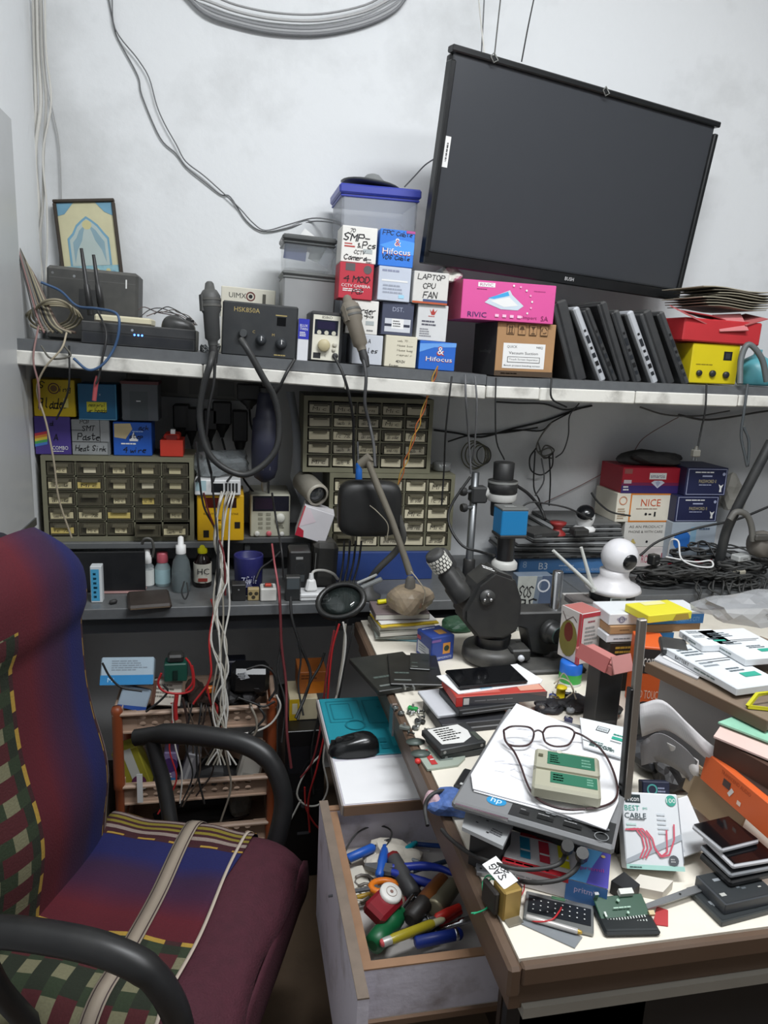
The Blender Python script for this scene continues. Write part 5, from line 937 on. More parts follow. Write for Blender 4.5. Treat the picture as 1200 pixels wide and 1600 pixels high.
# scissors
def ringh(cx, cy, rx_, ry_, r, z=0, n=16): return [(cx+rx_*math.cos(2*math.pi*i/n), cy+ry_*math.sin(2*math.pi*i/n), z) for i in range(n+1)]
a = at(592, 1382, Z=zz+.045); e = empty('scissors', 'scissors with bright orange handles lying in the drawer', 'scissors', (a.x+.008, a.y, zz+.040), (0, .06, .1))
mb = MB(); mb.tube(ringh(0, 0, .022, .014, 0), .0062, ORG, 8, False); mb.build('orange_handle', e); mb = MB(); mb.tube(ringh(.004, -.03, .02, .013, 0, -.004), .006, M('8f7a6a', .4, dust=.3), 8, False); mb.build('grey_handle', e)
mb = MB(); mb.prism([(-.01, -.006), (-.10, -.010), (-.10, -.007), (-.01, .004)], .003, STEEL); mb.build('blade', e)
rod('screwdriver', 'stout grey screwdriver handle with dark red end cap', 'screwdriver', 648, 1400, 612, 1338, zz+.030, [('handle', M('3c3d40', .45, dust=.2), [(.008, 0), (.0145, .03), (.0155, .5), (.0145, .9)]), ('end_cap', M('7a1f22', .4), [(.0145, .9), (.0145, .97), (.009, 1.02)]), ('shaft', CHROME, [(.003, -.8), (.003, .02)])])
# blue pliers
a = at(660, 1362, Z=zz+.04); e = empty('pliers', 'pliers with thick blue handles lying under the desk edge', 'pliers', (a.x, a.y, zz+.035), (0, 0, R_(160)))
for sgn in (1, -1):
    mb = MB(); mb.tube(spline([(.055, .006*sgn, 0), (.03, .012*sgn, 0), (0, .02*sgn, .001), (-.03, .022*sgn, 0), (-.055, .014*sgn, -.002)]), [.006, .0065, .007, .0075, .008, .008, .008, .008, .008, .008, .008, .008, .008, .008, .0075, .007, .007, .0065, .0065, .006, .006, .0055, .0055, .005, .004][:25], M('2238a0', .4), 8); mb.build('blue_handle', e)
    mb = MB(); mb.prism([(.05, .002*sgn), (.055, .012*sgn), (.08, .010*sgn), (.105, .003*sgn), (.105, .0), (.06, 0)], .008, STEEL, Matrix.Translation((0, 0, -.004))); mb.build('jaw', e)
# tape measure, green driver, brown driver, torch, red plier handle, box cutter, glue stick
a = at(588, 1437, Z=zz+.03); e = empty('tape_measure', 'dark red tape case with white round disc in the drawer', 'tape measure', (a.x+.008, a.y+.004, zz+.044), (.35, 0, .75))
mb = MB(); mb.box((0, 0, .012), (.062, .042, .026), M('7d1420', .4), bev=.006); mb.build('case', e); mb = MB(); mb.lathe([(.019, .024), (.019, .029), (.016, .031), (.001, .031)], M('dcdad4', .45), Matrix.Translation((.016, .002, 0)), 22); mb.build('white_disc', e)
mb = MB(); f = Face((.016, .002, .0312), (1, 0, 0), (0, 1, 0), .03, .03, mb); f.ring(.5, .5, .32, .03, M('9a8a80')); f.disc(.5, .5, .1, M('8a6a60')); mb.build('disc_print', e)
rod('screwdriver', 'dark green handled screwdriver in the front corner of the drawer', 'screwdriver', 582, 1478, 625, 1424, zz+.034, [('handle', GRNH, [(.009, 0), (.0165, .04), (.0175, .3), (.013, .5), (.0175, .62), (.0165, .85), (.011, .92), (.0125, 1)]), ('shaft', CHROME, [(.0035, 1), (.0033, 1.5)])])
rod('screwdriver', 'worn amber and black screwdriver handle in the middle of the drawer', 'screwdriver', 640, 1438, 692, 1376, zz+.036, [('handle', M('26221f', .5), [(.009, 0), (.015, .03), (.0155, .42)]), ('amber_end', M('7a4a26', .35, var=.2), [(.0155, .42), (.0165, .6), (.015, 1), (.009, 1.05)])])
rod('pocket_torch', 'ribbed olive torch with round glass front, under the desk edge', 'torch', 679, 1420, 706, 1386, zz+.034, [('torch_body', M('5f5a46', .5, var=.25, dust=.2), [(.0165, .0), (.0175, .04), (.0155, .3), (.0165, .4), (.015, 1.1)]), ('rim', M('9a937a', .35, .5), [(.0135, -.03), (.0172, -.02), (.0172, .04)]), ('glass', M('c9c6b4', .1, .2), [(.0005, .0), (.0135, .0)])])
rod('pliers', 'bright red cutter handles at the front of the drawer', 'pliers', 680, 1436, 718, 1417, zz+.044, [('red_handle', REDH, [(.004, 0), (.0075, .08), (.008, .5), (.006, 1)]), ('steel_jaw', STEEL, [(.005, -.6), (.004, 0)])])
rod('pliers', 'second slimmer red handle lying beside the bright red one', 'pliers', 684, 1444, 720, 1424, zz+.034, [('red_handle', M('a82420', .4), [(.004, 0), (.006, .08), (.006, .5), (.005, 1)]), ('steel_jaw', STEEL, [(.005, -.5), (.004, 0)])])
rod('utility_knife', 'royal blue snap off knife along the drawer front edge', 'knife', 648, 1473, 722, 1458, zz+.036, [('handle', M('1c3488', .4), [(.006, 0), (.0095, .03), (.0095, .95), (.006, 1)]), ('steel_end', CHROME, [(.0075, .82), (.0098, .84), (.0098, .9), (.0075, .92)])])
rod('glue_tube', 'clear yellow tube with pink tip lying diagonally in drawer', 'tube', 596, 1474, 690, 1438, zz+.046, [('tube_body', M('b0a12c', .25, var=.2), [(.007, .15), (.0078, .2), (.0078, .8), (.006, .86)]), ('silver_end', M('b9b9b4', .35, .3), [(.0065, .02), (.007, .05), (.007, .16)]), ('pink_tip', M('c8575a', .4), [(.003, -.02), (.006, .0), (.0065, .03)]), ('clear_tip', M('c9c5a0', .2), [(.006, .86), (.0055, 1.0), (.003, 1.05)])])
rod('screwdriver', 'chrome nut driver beside the blue snap off knife', 'screwdriver', 690, 1452, 735, 1436, zz+.026, [('handle', M('2a2b30', .4), [(.006, -.9), (.008, -.85), (.008, -.1)]), ('shaft', CHROME, [(.004, -.1), (.004, .6), (.006, .62), (.006, 1)])])
for i, (x, y) in enumerate(((568, 1376), (573, 1390), (563, 1398), (609, 1362))):
    p = at(x, y, Z=zz+.01); mb = MB(); mb.tube([(.016*math.cos(k*.8), .013*math.sin(k*.8), .003*k/4) for k in range(12)], .003, M(['8d8780', '6a655e', 'a29c90', '55514c'][i], .4, .4, dust=.2), 6); o = mb.build('coiled_wire'); o.location = (p.x, p.y, zz+.004); tag(o, ['silver', 'dull grey', 'pale', 'dark'][i]+' small coil of wire lying among the drawer tools', 'wire')
wire('thin black wire looping out of the cream cloth bag in the drawer', [at(x, y, Z=zz+.04) for x, y in ((548, 1350), (540, 1330), (560, 1300), (590, 1290), (612, 1300), (600, 1330))], .0018, RUB)
# ------------------------------------------------------------ things on the desk, from the far end to the near
def qb(name, label, cat, p0, p1, p2, dz, h, m, **k): return qbox(name, label, cat, p0, p1, p2, DZ+dz+.0005, h, m, **k)
# paper and book stack by the wall end
st = [('folder', 'mottled teal card at the bottom of the far paper stack', .11, .10, .006, '6f9aa6', -.3, (.012, -.012)), ('folder', 'grey plastic sleeve low in the far paper stack', .14, .12, .008, '7b8078', -.1, (-.004, -.004)), ('notebook', 'thick grey note pad low in the far paper stack', .15, .12, .014, '8b8a80', .08, (0, 0)),
      ('notebook', 'white paged pad in the far paper stack', .15, .11, .010, 'd9d6cc', .02, (.004, .0)), ('folder', 'yellow edged folder in the far paper stack', .16, .10, .005, 'd8b92a', .12, (.006, -.008)), ('folder', 'white folder above the yellow edged one', .155, .10, .004, 'e0dfdb', .12, (.004, .0)), ('book', 'dull purple brown book topmost of the far paper stack', .145, .10, .018, '77696a', -.02, (-.004, .012))]
c = at(632, 1000, Z=DZ); z = DZ+.0005
for nm, lab, w, d, h, col, rz, off in st:
    b = Box(nm, lab, 'book' if nm == 'book' else 'paper', (c.x+off[0], c.y+.05+off[1], z), w, d, h, M(col, .6, var=.12), (0, 0, rz), bev=.001)
    F = b.F(); F.rect(.01, .15, .99, .8, M('cfccc2', .7)) if nm in ('book', 'notebook') else F.greek(.1, .3, .5, .7, 1, M('9a9a94')); b.done(); z += h+.0006
p = at(600, 940, Z=z); rod('highlighter', 'bright yellow stick lying on the far paper stack', 'pen', 590, 941, 613, 938, z+.007, [('pen_barrel', M('e6dc14', .4), [(.004, 0), (.0065, .05), (.0065, .95), (.005, 1)])])
# green pouch
p = at(720, 988, Z=DZ); crumple('tool_pouch', 'dark green multimeter case lying behind the blue cube carton', 'case', (p.x, p.y+.02, DZ+.0005), .05, .035, .022, M('1d5a3a', .5, dust=.4), 31, .18)
# blue cube carton
p = at(690, 1036, Z=DZ); b = Box('carton', 'small blue cube carton with orange emblem standing on the desk', 'box', (p.x-.006, p.y+.045, DZ+.0005), .066, .07, .064, M('2c458f', .4, var=.15, scale=40), (0, 0, .30), bev=.002)
F = b.F(); F.rect(.5, .28, .82, .72, M('c98a3a', .5)); F.disc(.66, .5, .12, M('2a3a2a')); F.txt('THERMOPASTE', .5, .14, .09, M('c9d0e6'), .8); F.rect(0, .8, .4, .9, M('7a5a9a', .5))
F = b.F('L'); F.poly([(.1, .12), (.9, .1), (.85, .5), (.1, .6)], M('c3c8d0', .5)); F.greek(.2, .2, .8, .5, 3, M('55607a')); F.rect(.05, .65, .3, .8, M('b04a5a')); F = b.F('T'); F.rect(.45, .2, .8, .6, M('b98a4a', .5)); F.greek(.1, .75, .9, .9, 1, M('c9d0e6')); b.done()
# dark slabs near the left edge
for i, (lab, a, c_, e_, h, dz) in enumerate((('wide black plastic tray lying at the desk edge', (592, 1080), (683, 1066), (580, 1024), .012, 0), ('glossy black panel lying across the black tray', (610, 1068), (694, 1070), (604, 1022), .006, .0125), ('thin black strip on the glossy black panel', (640, 1044), (672, 1046), (615, 1018), .004, .0195))):
    b = qb('electronic_part', lab, 'part', a, c_, e_, dz, h, M(['1b1e1c', '141616', '262a28'][i], .35, dust=.12)); F = b.F('T'); F.rect(.08, .1, .4, .14, M('6f7470')); F.rect(.6, .5, .92, .56, M('2d3230')); F.greek(.1, .3, .5, .4, 1, M('55605a')); b.done()
for i, (x0, y0, x1, y1) in enumerate(((632, 1075, 634, 1064), (646, 1076, 648, 1064))):
    p = at(x0, y0, Z=DZ+.014); mb = MB(); mb.box((0, 0, .0035), (.004, .016, .006), M('8f928f', .35, .5)); o = mb.build('metal_clip'); o.location = (p.x, p.y, DZ+.0128); tag(o, ['nearer', 'farther'][i]+' small metal clip at the front of the black tray', 'clip')
# phone paper stack
S_ = [('laptop_battery', 'black slab at the bottom of the paper stack', 'battery', (690, 1133), (800, 1122), (662, 1092), 0, .022, '2a2b30'), ('folder', 'grey white folder with ragged pages under the black sleeve', 'paper', (684, 1118), (765, 1108), (664, 1078), .0228, .008, 'c9cbd0'), ('phone_case', 'black slab between folder and red carton', 'case', (718, 1110), (812, 1098), (690, 1074), .0315, .014, '202226')]
for nm, lab, cat, a, c_, e_, dz, h, col in S_:
    b = qb(nm, lab, cat, a, c_, e_, dz, h, M(col, .5, var=.08, dust=.06)); b.F().rect(.05, .4, .95, .55, M('8b8d92', .5)); b.done()
b = qb('carton', 'flat black and red product carton under the white paper', 'box', (713, 1090), (855, 1080), (697, 1058), .046, .020, M('b8433a', .45, var=.12)); F = b.F(); F.rect(0, 0, 1, 1, M('3a3a40', .3)); F.rect(.0, 0, .07, 1, M('c2322e')); F.rect(.08, .15, .14, .85, M('c9c6c4')); F.greek(.2, .4, .8, .6, 1, M('77777c')); F.poly([(.75, 1), (1, 1), (1, .4)], M('5a4a4a')); F = b.F('T'); F.rect(.72, .1, .98, .9, M('d9a08a', .5)); F.rect(.1, .1, .5, .5, M('c9655a')); b.done()
o = poly_item('paper_sheet', 'white printed sheet under the black phone glass', 'paper', [(716, 1084), (845, 1067), (848, 1062), (808, 1037), (682, 1056)], DZ+.0672, .0016, PAPER); f = face_on(o, (716, 1084), (845, 1067), (684, 1057), DZ+.0689); f.rect(.28, .06, .42, .22, M('8fb0c4')); f.greek(.05, .1, .2, .3, 2, M('777777')); close(f, o)
b = qb('tablet', 'black phone glass lying on the white sheet', 'phone', (718, 1073), (826, 1063), (698, 1046), .0692, .008, M('0e0f12', .15), bev=.003); b.F('T').rect(.03, .05, .97, .95, SCREEN); b.done()
# hard drives
zd = 0
for i, (a, c_, e_) in enumerate((((690, 1180), (764, 1168), (672, 1148)), ((688, 1172), (760, 1158), (670, 1138)))):
    b = qb('hard_drive', ['lower bare hard drive', 'upper hard drive with torn white label'][i]+' before the paper stack', 'hard drive', a, c_, e_, zd, .013, M('3b3e40', .35, .4, dust=.15)); F = b.F('T')
    if i: F.poly([(.12, .2), (.55, .12), (.66, .2), (.8, .3), (.86, .6), (.78, .94), (.1, .94)], M('dcdcd8', .6)); F.greek(.2, .3, .7, .9, 6, M('8a8a88')); F.rect(.86, .1, .97, .5, M('4a5048'))
    F = b.F(); [F.disc(x, .5, .25, M('9a9a98'), 8) for x in (.1, .9)]; b.done(); zd += .0137
# screws and clutter
for i in range(14):
    x, y = rnd.uniform(622, 668), rnd.uniform(1103, 1152); x += (y-1125)*.35; x = min(x, 662+ (y-1125)*.1); p = at(x, y, Z=DZ+.004); mb = MB()
    if i % 3: mb.lathe([(.002, 0), (.002, .010), (.0045, .0105), (.0045, .0135), (.001, .0145)], M(rnd.choice(['8f9290', '5d605e', 'b4b6b2']), .3, .8), rotm(R_(80), 0, rnd.uniform(0, 6), (0, 0, .0045)), 8)
    else: mb.lathe([(.003, .0), (.007, 0), (.007, .006), (.003, .006), (.003, .0)], M('6e716f', .35, .7), None, 6, False)
    o = mb.build('screw'); o.location = (p.x, p.y, DZ+.0006); tag(o, 'small steel screw or nut scattered beside the paper stack', 'screw', 'loose screws beside the paper stack')
for x, y, lab, m in ((645, 1110, 'small green plastic clip among the loose screws', '1f9a4a'), ((656), 1130, 'black toggle switch among the loose screws', '1c1d1c'), (632, 1140, 'grey relay block beside the loose screws', '6a706a')):
    p = at(x, y, Z=DZ); mb = MB(); mb.box((0, 0, .004), (.022, .010, .008), M(m, .45), bev=.002); mb.lathe([(.003, .008), (.0025, .014)], M('9a9a98', .4, .5), None, 8); o = mb.build('small_part'); o.location = (p.x, p.y, DZ+.0006); o.rotation_euler = (0, 0, -.6); tag(o, lab, 'part')
# blister pack, dark discs
o = poly_item('blister_pack', 'clear blister pack with red striped strip at the desk edge', 'packet', [(652, 1178), (676, 1160), (725, 1172), (727, 1184), (716, 1195), (668, 1202)], DZ+.0005, .004, M('a9b3a6', .3, alpha=.9)); f = face_on(o, (668, 1196), (722, 1190), (660, 1172), DZ+.0047); f.poly([(.12, .0), (.3, .0), (.25, 1), (.1, 1)], M('b83a3a')); f.rect(.16, .3, .27, .36, WHITE); f.rect(.15, .6, .26, .66, WHITE); f.poly([(.4, .2), (.8, .2), (.8, .7), (.4, .8)], M('7f8a84')); close(f, o)
for i, (x, y) in enumerate(((652, 1160), (660, 1182))):
    p = at(x, y, Z=DZ); mb = MB(); mb.lathe([(.001, 0), (.018, 0), (.019, .002), (.001, .003)], M('55605a', .4), None, 16); o = mb.build('rubber_pad'); o.location = (p.x-.004, p.y, DZ+.0006+.0047*i); o.scale = (1, .7, 1); tag(o, ['dark green disc on the bare desk by the edge', 'grey green disc on the blister pack'][i], 'pad')
p = at(653, 1187, Z=DZ); mb = MB(); mb.lathe([(.0055, 0), (.006, .002), (.005, .006), (.001, .007)], M('d43a34', .4), None, 12); o = mb.build('push_button'); o.location = (p.x-.003, p.y-.01, DZ+.0006); tag(o, 'tiny red button cap at the edge of the desk', 'part')
b = qb('adapter', 'small black box with rounded corners left of the grey device', 'part', (708, 1226), (736, 1234), (716, 1196), 0, .012, M('1f2122', .4), bev=.003); b.F('T').rect(.3, .1, .6, .2, M('c9c9c6')); b.done()
poly_item('sticker', 'tiny orange scrap on the desk edge', 'paper', [(684, 1236), (696, 1234), (698, 1240), (688, 1242)], DZ+.0005, .001, M('e08a2a', .6))
p = at(704, 1268, Z=DZ); crumple('patterned_bag', 'blue and white patterned bag under the grey device corner', 'bag', (p.x, p.y+.005, DZ+.0005), .035, .03, .020, M('4f6ca8', .5, var=.75, scale=90), 41, .25)
p = at(676, 1262, Z=DZ); crumple('pink_bag', 'small pale pink bag at the desk edge by the black lead', 'bag', (p.x, p.y, DZ+.0005), .016, .022, .018, M('c9a9b0', .6), 43, .25)
wire('black lead looping at the desk edge by the pink bag', [at(x, y, Z=DZ+zq) for x, y, zq in ((668, 1290, .004), (664, 1262, .015), (672, 1244, .03), (690, 1236, .03), (708, 1240, .02), (722, 1246, .012))], .0035, RUB)
# grey slab device with papers, tester, glasses
DVZ = .052
x0 = at(705, 1252, Z=.86); d1 = at(945, 1322, Z=.86)-x0; d2 = at(790, 1105, Z=.86)-x0
th = math.atan2(d1.y, d1.x); w, d = d1.length+.012, d2.dot(V((-math.sin(th), math.cos(th), 0)))
e = Box('desktop_computer', 'flat grey computer slab with round blue emblem and port strip', 'computer', (x0.x+math.cos(th)*w/2-math.sin(th)*d/2, x0.y+math.sin(th)*w/2+math.cos(th)*d/2, .847), w, d, .014, M('808182', .4, 0, .05), (0, 0, th), bev=.004)
TOPZ = .8616
F = e.F('T'); F.rect(.36, .02, .985, .17, M('232527', .4, dust=.1)); F.disc(.26, .09, .045, M('2a8fc4', .3), 20, .75); F.txt('hp', .26, .09, .05, M('d6e6f0'))
for i, (x, w_, y) in enumerate(((.42, .05, .12), (.42, .06, .06), (.52, .05, .12), (.53, .10, .06), (.63, .05, .12), (.69, .11, .06), (.75, .05, .12), (.86, .07, .08))): F.rect(x, y-.012, x+w_, y+.012, M('0a0b0c')); F.greek(x, y+.018, x+w_, y+.026, 1, M('aaaaaa'))
for x in (.585, .62, .72, .94): F.disc(x, .10, .012, M('8f9296', .3, .5), 8, .7)
F.ring(.92, .04, .03, .004, M('77797a')); e.part('front_edge', MB().box((0, -e.d/2-.0005, .010), (e.w*.34, .003, .004), CHROME, Matrix.Translation((-.3*e.w, 0, 0)))); e.done()
poly_item('laptop', 'black laptop hidden under the grey computer slab', 'laptop', [(775, 1235), (915, 1285), (945, 1190), (830, 1130)], DZ+.03, .0555, M('1d1e20', .5)).location.z
o = poly_item('metal_bracket', 'silver metal chassis plate with holes under the grey slab', 'bracket', [(722, 1292), (786, 1322), (802, 1288), (730, 1258)], DZ+.0645, .006, M('b4b6b7', .35, .25, .1)); poly_item('electronic_part', 'dark block under the silver chassis plate', 'part', [(736, 1290), (784, 1312), (800, 1290), (744, 1264)], DZ+.0005, .0635, M('1c1d1f', .45)); f = face_on(o, (722, 1292), (786, 1322), (728, 1262), DZ+.0707)
for x, y in ((.3, .8), (.15, .5), (.1, .85), (.5, .25)): f.rect(x, y, x+.06, y+.05, M('1a1a1a'))
f.greek(.55, .3, .9, .6, 3, M('55565a')); close(f, o)
b = qb('circuit_module', 'small silver module with green board at the desk corner', 'part', (745, 1362), (790, 1366), (752, 1338), 0, .008, M('9a9ca0', .3, .6)); F = b.F('T'); F.rect(.45, .45, .85, .95, M('47584f', .4)); F.rect(.5, .55, .6, .85, M('b9c4c0')); F.disc(.15, .2, .06, M('333333'), 8); b.done()
PZ = TOPZ+.0006
lp = [(782, 1133), (807, 1099), (906, 1139), (971, 1179), (966, 1252), (947, 1296), (912, 1283), (850, 1262), (739, 1232), (736, 1210)]
o = poly_item('paper_sheet', 'lower white sheet lying on the grey computer slab', 'paper', [(740, 1236), (745, 1224), (900, 1150), (968, 1190), (960, 1262), (948, 1297), (914, 1286), (852, 1267)], PZ, .0012, PAPER)
o = poly_item('paper_sheet', 'large crumpled white sheet with faint sketches on the grey slab', 'paper', lp, PZ+.0016, .0014, M('ececee', .7, var=.02), dz=[0, .002, .001, 0, .004, .006, .003, 0, .001, .002])
f = face_on(o, (745, 1225), (940, 1275), (800, 1112), PZ+.0056); pen = M('b9bac4', .6)
r = random.Random(5)
for i in range(16):
    x, y = r.uniform(.05, .3), r.uniform(.15, .8); f.k = 0; f.line([(x, y), (x+r.uniform(.04, .2), y+r.uniform(-.05, .05))], .004, pen)
close(f, o, 'pencil_sketch')
o = poly_item('printed_card', 'white printed battery card with green band behind the glasses', 'card', [(912, 1166), (972, 1184), (974, 1136), (906, 1121)], PZ+.008, .003, M('dfe3e4', .5)); f = face_on(o, (913, 1165), (971, 1182), (908, 1124), PZ+.0112); f.rect(.05, .72, .4, .92, INK); f.rect(.07, .74, .38, .90, M('c9d0d2')); f.txt('ticon', .22, .82, .1, INK, .25); f.rect(.55, .55, 1, .66, M('2fa088')); f.greek(.55, .7, .95, .8, 1, M('2f8a78')); f.greek(.1, .05, .95, .2, 3, M('44605c')); f.rect(.55, .44, .85, .46, INK); f.greek(.05, .22, .6, .27, 1, M('2f6a60')); close(f, o)
tz = PZ+.0115
a0, a1, a2 = at(831, 1228, Z=tz+.02), at(940, 1247, Z=tz+.02), at(834, 1172, Z=tz+.02); r = a1-a0; w = r.length; r.normalize(); n = V((-r.y, r.x, 0)); d = (a2-a0).dot(n)
tst = empty('cable_tester', 'beige network cable tester with two green label panels', 'tester', a0+r*w/2+n*d/2-V((0, 0, .02)), (0, 0, math.atan2(r.y, r.x)))
BG = M('a8a692', .5, var=.05); GR = M('2b6b52', .5)
mb = MB(); mb.box((0, -d*.24, .0105), (w, d*.50, .021), BG, bev=.004); mb.build('lower_body', tst); mb = MB(); mb.box((0, d*.255, .013), (w, d*.49, .026), BG, bev=.004); mb.build('upper_body', tst)
mb = MB(); f = Face((0, d*.255, .026), (1, 0, 0), (0, 1, 0), w, d*.49, mb); f.poly([(.2, .12), (.92, .12), (.92, .85), (.2, .85)], GR); f.greek(.24, .2, .4, .7, 4, M('6fa08a')); f.greek(.72, .2, .9, .7, 3, M('6fa08a')); f.disc(.38, .9, .09, M('c4c2b4'), 12); f.rect(.06, .45, .13, .62, M('55533f')); mb.build('green_label', tst)
mb = MB(); f = Face((0, -d*.24, .021), (1, 0, 0), (0, 1, 0), w, d*.50, mb); f.rect(.26, .3, .95, .88, GR); f.greek(.3, .4, .5, .8, 3, M('6fa08a')); f.greek(.8, .4, .92, .8, 3, M('6fa08a')); mb.build('green_label', tst)
# spectacles
GZ = PZ+.010; FR = M('3d2a2a', .3, var=.1)
def gp(x, y, z=0): return at(x, y, Z=GZ+z)
gl = empty('eyeglasses', 'dark maroon rimmed eyeglasses with thin temples round the tester', 'eyeglasses', gp(842, 1150))
gc = gp(842, 1150)
for pts in ([(787, 1141), (800, 1135), (825, 1136), (834, 1144), (831, 1158), (822, 1165), (800, 1165), (790, 1158)], [(848, 1145), (856, 1136), (880, 1135), (897, 1143), (893, 1158), (885, 1165), (866, 1166), (852, 1159)]):
    loop = [gp(x, y, .018 if y < 1150 else .003)-gc for x, y in pts+[pts[0]]]
    mb = MB(); mb.tube(spline(loop, 4), .0018, FR, 6); o = mb.build('rim', gl)
    mb = MB(); mb.add([p for p in loop[:-1]], [list(range(len(loop)-1))], M('dfe3e6', .05, alpha=.16)); mb.build('lens', o)
mb = MB(); mb.tube(spline([gp(833, 1144, .015)-gc, gp(841, 1141, .017)-gc, gp(849, 1145, .015)-gc], 4), .0016, FR, 6); mb.build('bridge', gl)
for pts in ([(787, 1143), (790, 1158), (803, 1174), (813, 1195), (821, 1218), (830, 1237), (845, 1252), (867, 1261), (890, 1265), (914, 1264)], [(897, 1144), (912, 1150), (932, 1164), (946, 1180), (957, 1202), (964, 1226), (964, 1243), (956, 1254), (938, 1261), (916, 1264)]):
    n_ = len(pts); mb = MB(); mb.tube(spline([gp(x, y, lerp(.014, .002, min(1, i/2)))-gc for i, (x, y) in enumerate(pts)], 4), .0019, FR, 6); mb.build('temple', gl)
# upright metal strip
p = at(968, 1332, Z=DZ); q = at(1000, 968, Y=p.y)
d = (q-p).normalized(); L = (q-p).length; ex = V((1, 0, 0)); ex = (ex-d*ex.dot(d)).normalized(); ey = d.cross(ex); X = Matrix(((ex.x, ey.x, d.x, 0), (ex.y, ey.y, d.y, 0), (ex.z, ey.z, d.z, 0), (0, 0, 0, 1)))
mb = MB(); mb.box((.003, 0, L/2), (.0125, .010, L), M('a8a29a', .3, .75, .12), X, .0015); o = mb.build('metal_strip'); o.location = p+V((0, 0, .001))
mb = MB(); mb.box((-.0055, .001, L*.36), (.005, .012, L*.72), M('141516', .4), X, .001); mb.build('black_edge', o)
tag(o, 'tall steel strip with black edge standing upright on the desk', 'strip')
# flat charger carton and cables into the slab
b = qb('carton', 'flat white and blue carton with red stripe and coloured sticks', 'box', (784, 1346), (950, 1390), (812, 1300), 0, .032, M('d9d6d8', .45)); F = b.F('T'); rd = M('b3242e')
F.poly([(0, .0), (.62, .0), (.66, .07), (.62, .14), (0, .14)], rd); F.greek(.03, .04, .6, .10, 1, M('e6c4c4'), 3, .8); F.rect(.1, .9, .7, .99, rd); F.greek(.12, .92, .68, .97, 1, M('e6c4c4')); F.poly([(.62, .0), (1, 0), (1, 1), (.72, 1), (.7, .5)], M('5a9fd4', .4)); F.poly([(.8, 0), (1, 0), (1, 1), (.92, 1), (.84, .5)], M('5a55b4', .4))
for x, c_ in ((.1, '2f8fb4'), (.29, 'c83a4a'), (.48, 'd9d024')): F.poly([(x+.06, .25), (x+.16, .25), (x+.10, .85), (x, .85)], M(c_, .4)); F.poly([(x+.045, .45), (x+.147, .45), (x+.14, .5), (x+.04, .5)], M('e6e6e6'))
F.txt('pritmil', .84, .40, .13, M('b04aa0'), .22, 8); F.disc(.93, .85, .04, M('d9c07a')); F.poly([(.72, .93), (.78, .93), (.76, .99), (.72, .99)], M('e04a8a'))
F = b.F(); F.rect(.62, 0, 1, 1, M('4a7ab8', .4)); F.txt('pritmil', .8, .6, .36, M('d9c9e6'), .2); F.rect(0, .8, .64, 1, rd); F.greek(.05, .3, .5, .6, 2, M('9a9a9c')); b.done()
for i, (lab, pl, pts) in enumerate((('black lead from the grey slab looping across the flat carton', (887, 1322), [(885, 1330, .062), (876, 1348, .062), (850, 1357, .058), (810, 1358, .056), (770, 1348, .05), (735, 1334, .02), (705, 1312, .015), (690, 1296, .01)]), ('thicker black lead plugged beside it, ending by the transformer', (910, 1334), [(908, 1343, .066), (898, 1360, .062), (876, 1374, .06), (845, 1379, .056), (820, 1378, .04), (806, 1374, .014)]))):
    o = wire(lab, [at(x, y, Z=DZ+z) for x, y, z in pts], .0032, RUB); a = at(pts[0][0], pts[0][1], Z=DZ+pts[0][2]); c_ = at(*pl, Z=DZ+.086); mb = MB(); dd = a-c_; mb.lathe([(.0085, -.004), (.009, dd.length*.5), (.006, dd.length*.7), (.006, dd.length*1.1)], BLK, aim(dd, c_-a), 10); k = mb.build('plug_head', o)
# transformer with paper tag
p = at(792, 1432, Z=DZ); tr = empty('transformer', 'brass wrapped transformer with white paper tag and coloured wires', 'transformer', (p.x, p.y+.012, DZ+.0005), (0, 0, R_(12)))
mb = MB(); mb.box((0, -.004, .022), (.028, .030, .044), M('a5894a', .35, .4, .15), bev=.002); mb.build('brass_wrap', tr); mb = MB(); mb.box((-.018, .008, .020), (.008, .034, .034), M('2b2724', .5), bev=.002); mb.box((.018, .008, .020), (.008, .034, .034), M('2b2724', .5), bev=.002); mb.build('core', tr)
mb = MB(); mb.box((0, -.024, .002), (.022, .014, .002), M('8d8a80', .35, .6)); mb.build('mounting_foot', tr)
mb = MB(); X = rotm(.25, -.1, .22, (-.003, .012, .050)); mb.box((0, 0, 0), (.026, .044, .001), WHITE, X); f = Face(X @ V((0, 0, .0006)), X.to_3x3() @ V((0, 1, 0)), X.to_3x3() @ V((-1, 0, 0)), .044, .026, mb); f.hand('SAG', .55, .62, .42, INK, .6); f.hand('201', .5, .25, .25, INK, .35); mb.build('paper_tag', tr)
def tw(nm, pts, m): 
    mb = MB(); M_ = tr.matrix_world; loc = V((p.x, p.y+.012, DZ+.0005)); q = Euler((0, 0, R_(12))).to_matrix().inverted(); mb.tube(spline([q @ (at(x, y, Z=DZ+z)-loc) for x, y, z in pts]), .0011, m, 5); mb.build(nm, tr)
GRW, RDW = M('1f9a6a', .4), M('b82a2e', .4)
tw('green_wire', [(772, 1372, .03), (762, 1368, .02), (754, 1380, .008), (756, 1400, .004), (762, 1415, .003), (752, 1424, .002), (736, 1427, .003)], GRW); tw('green_wire', [(775, 1376, .03), (766, 1374, .02), (762, 1392, .006), (768, 1410, .003), (760, 1420, .002), (740, 1428, .003)], GRW); tw('red_wire', [(810, 1372, .03), (818, 1378, .02), (818, 1392, .008), (808, 1408, .004)], RDW); tw('red_wire', [(808, 1378, .03), (815, 1386, .02), (814, 1400, .008)], RDW)
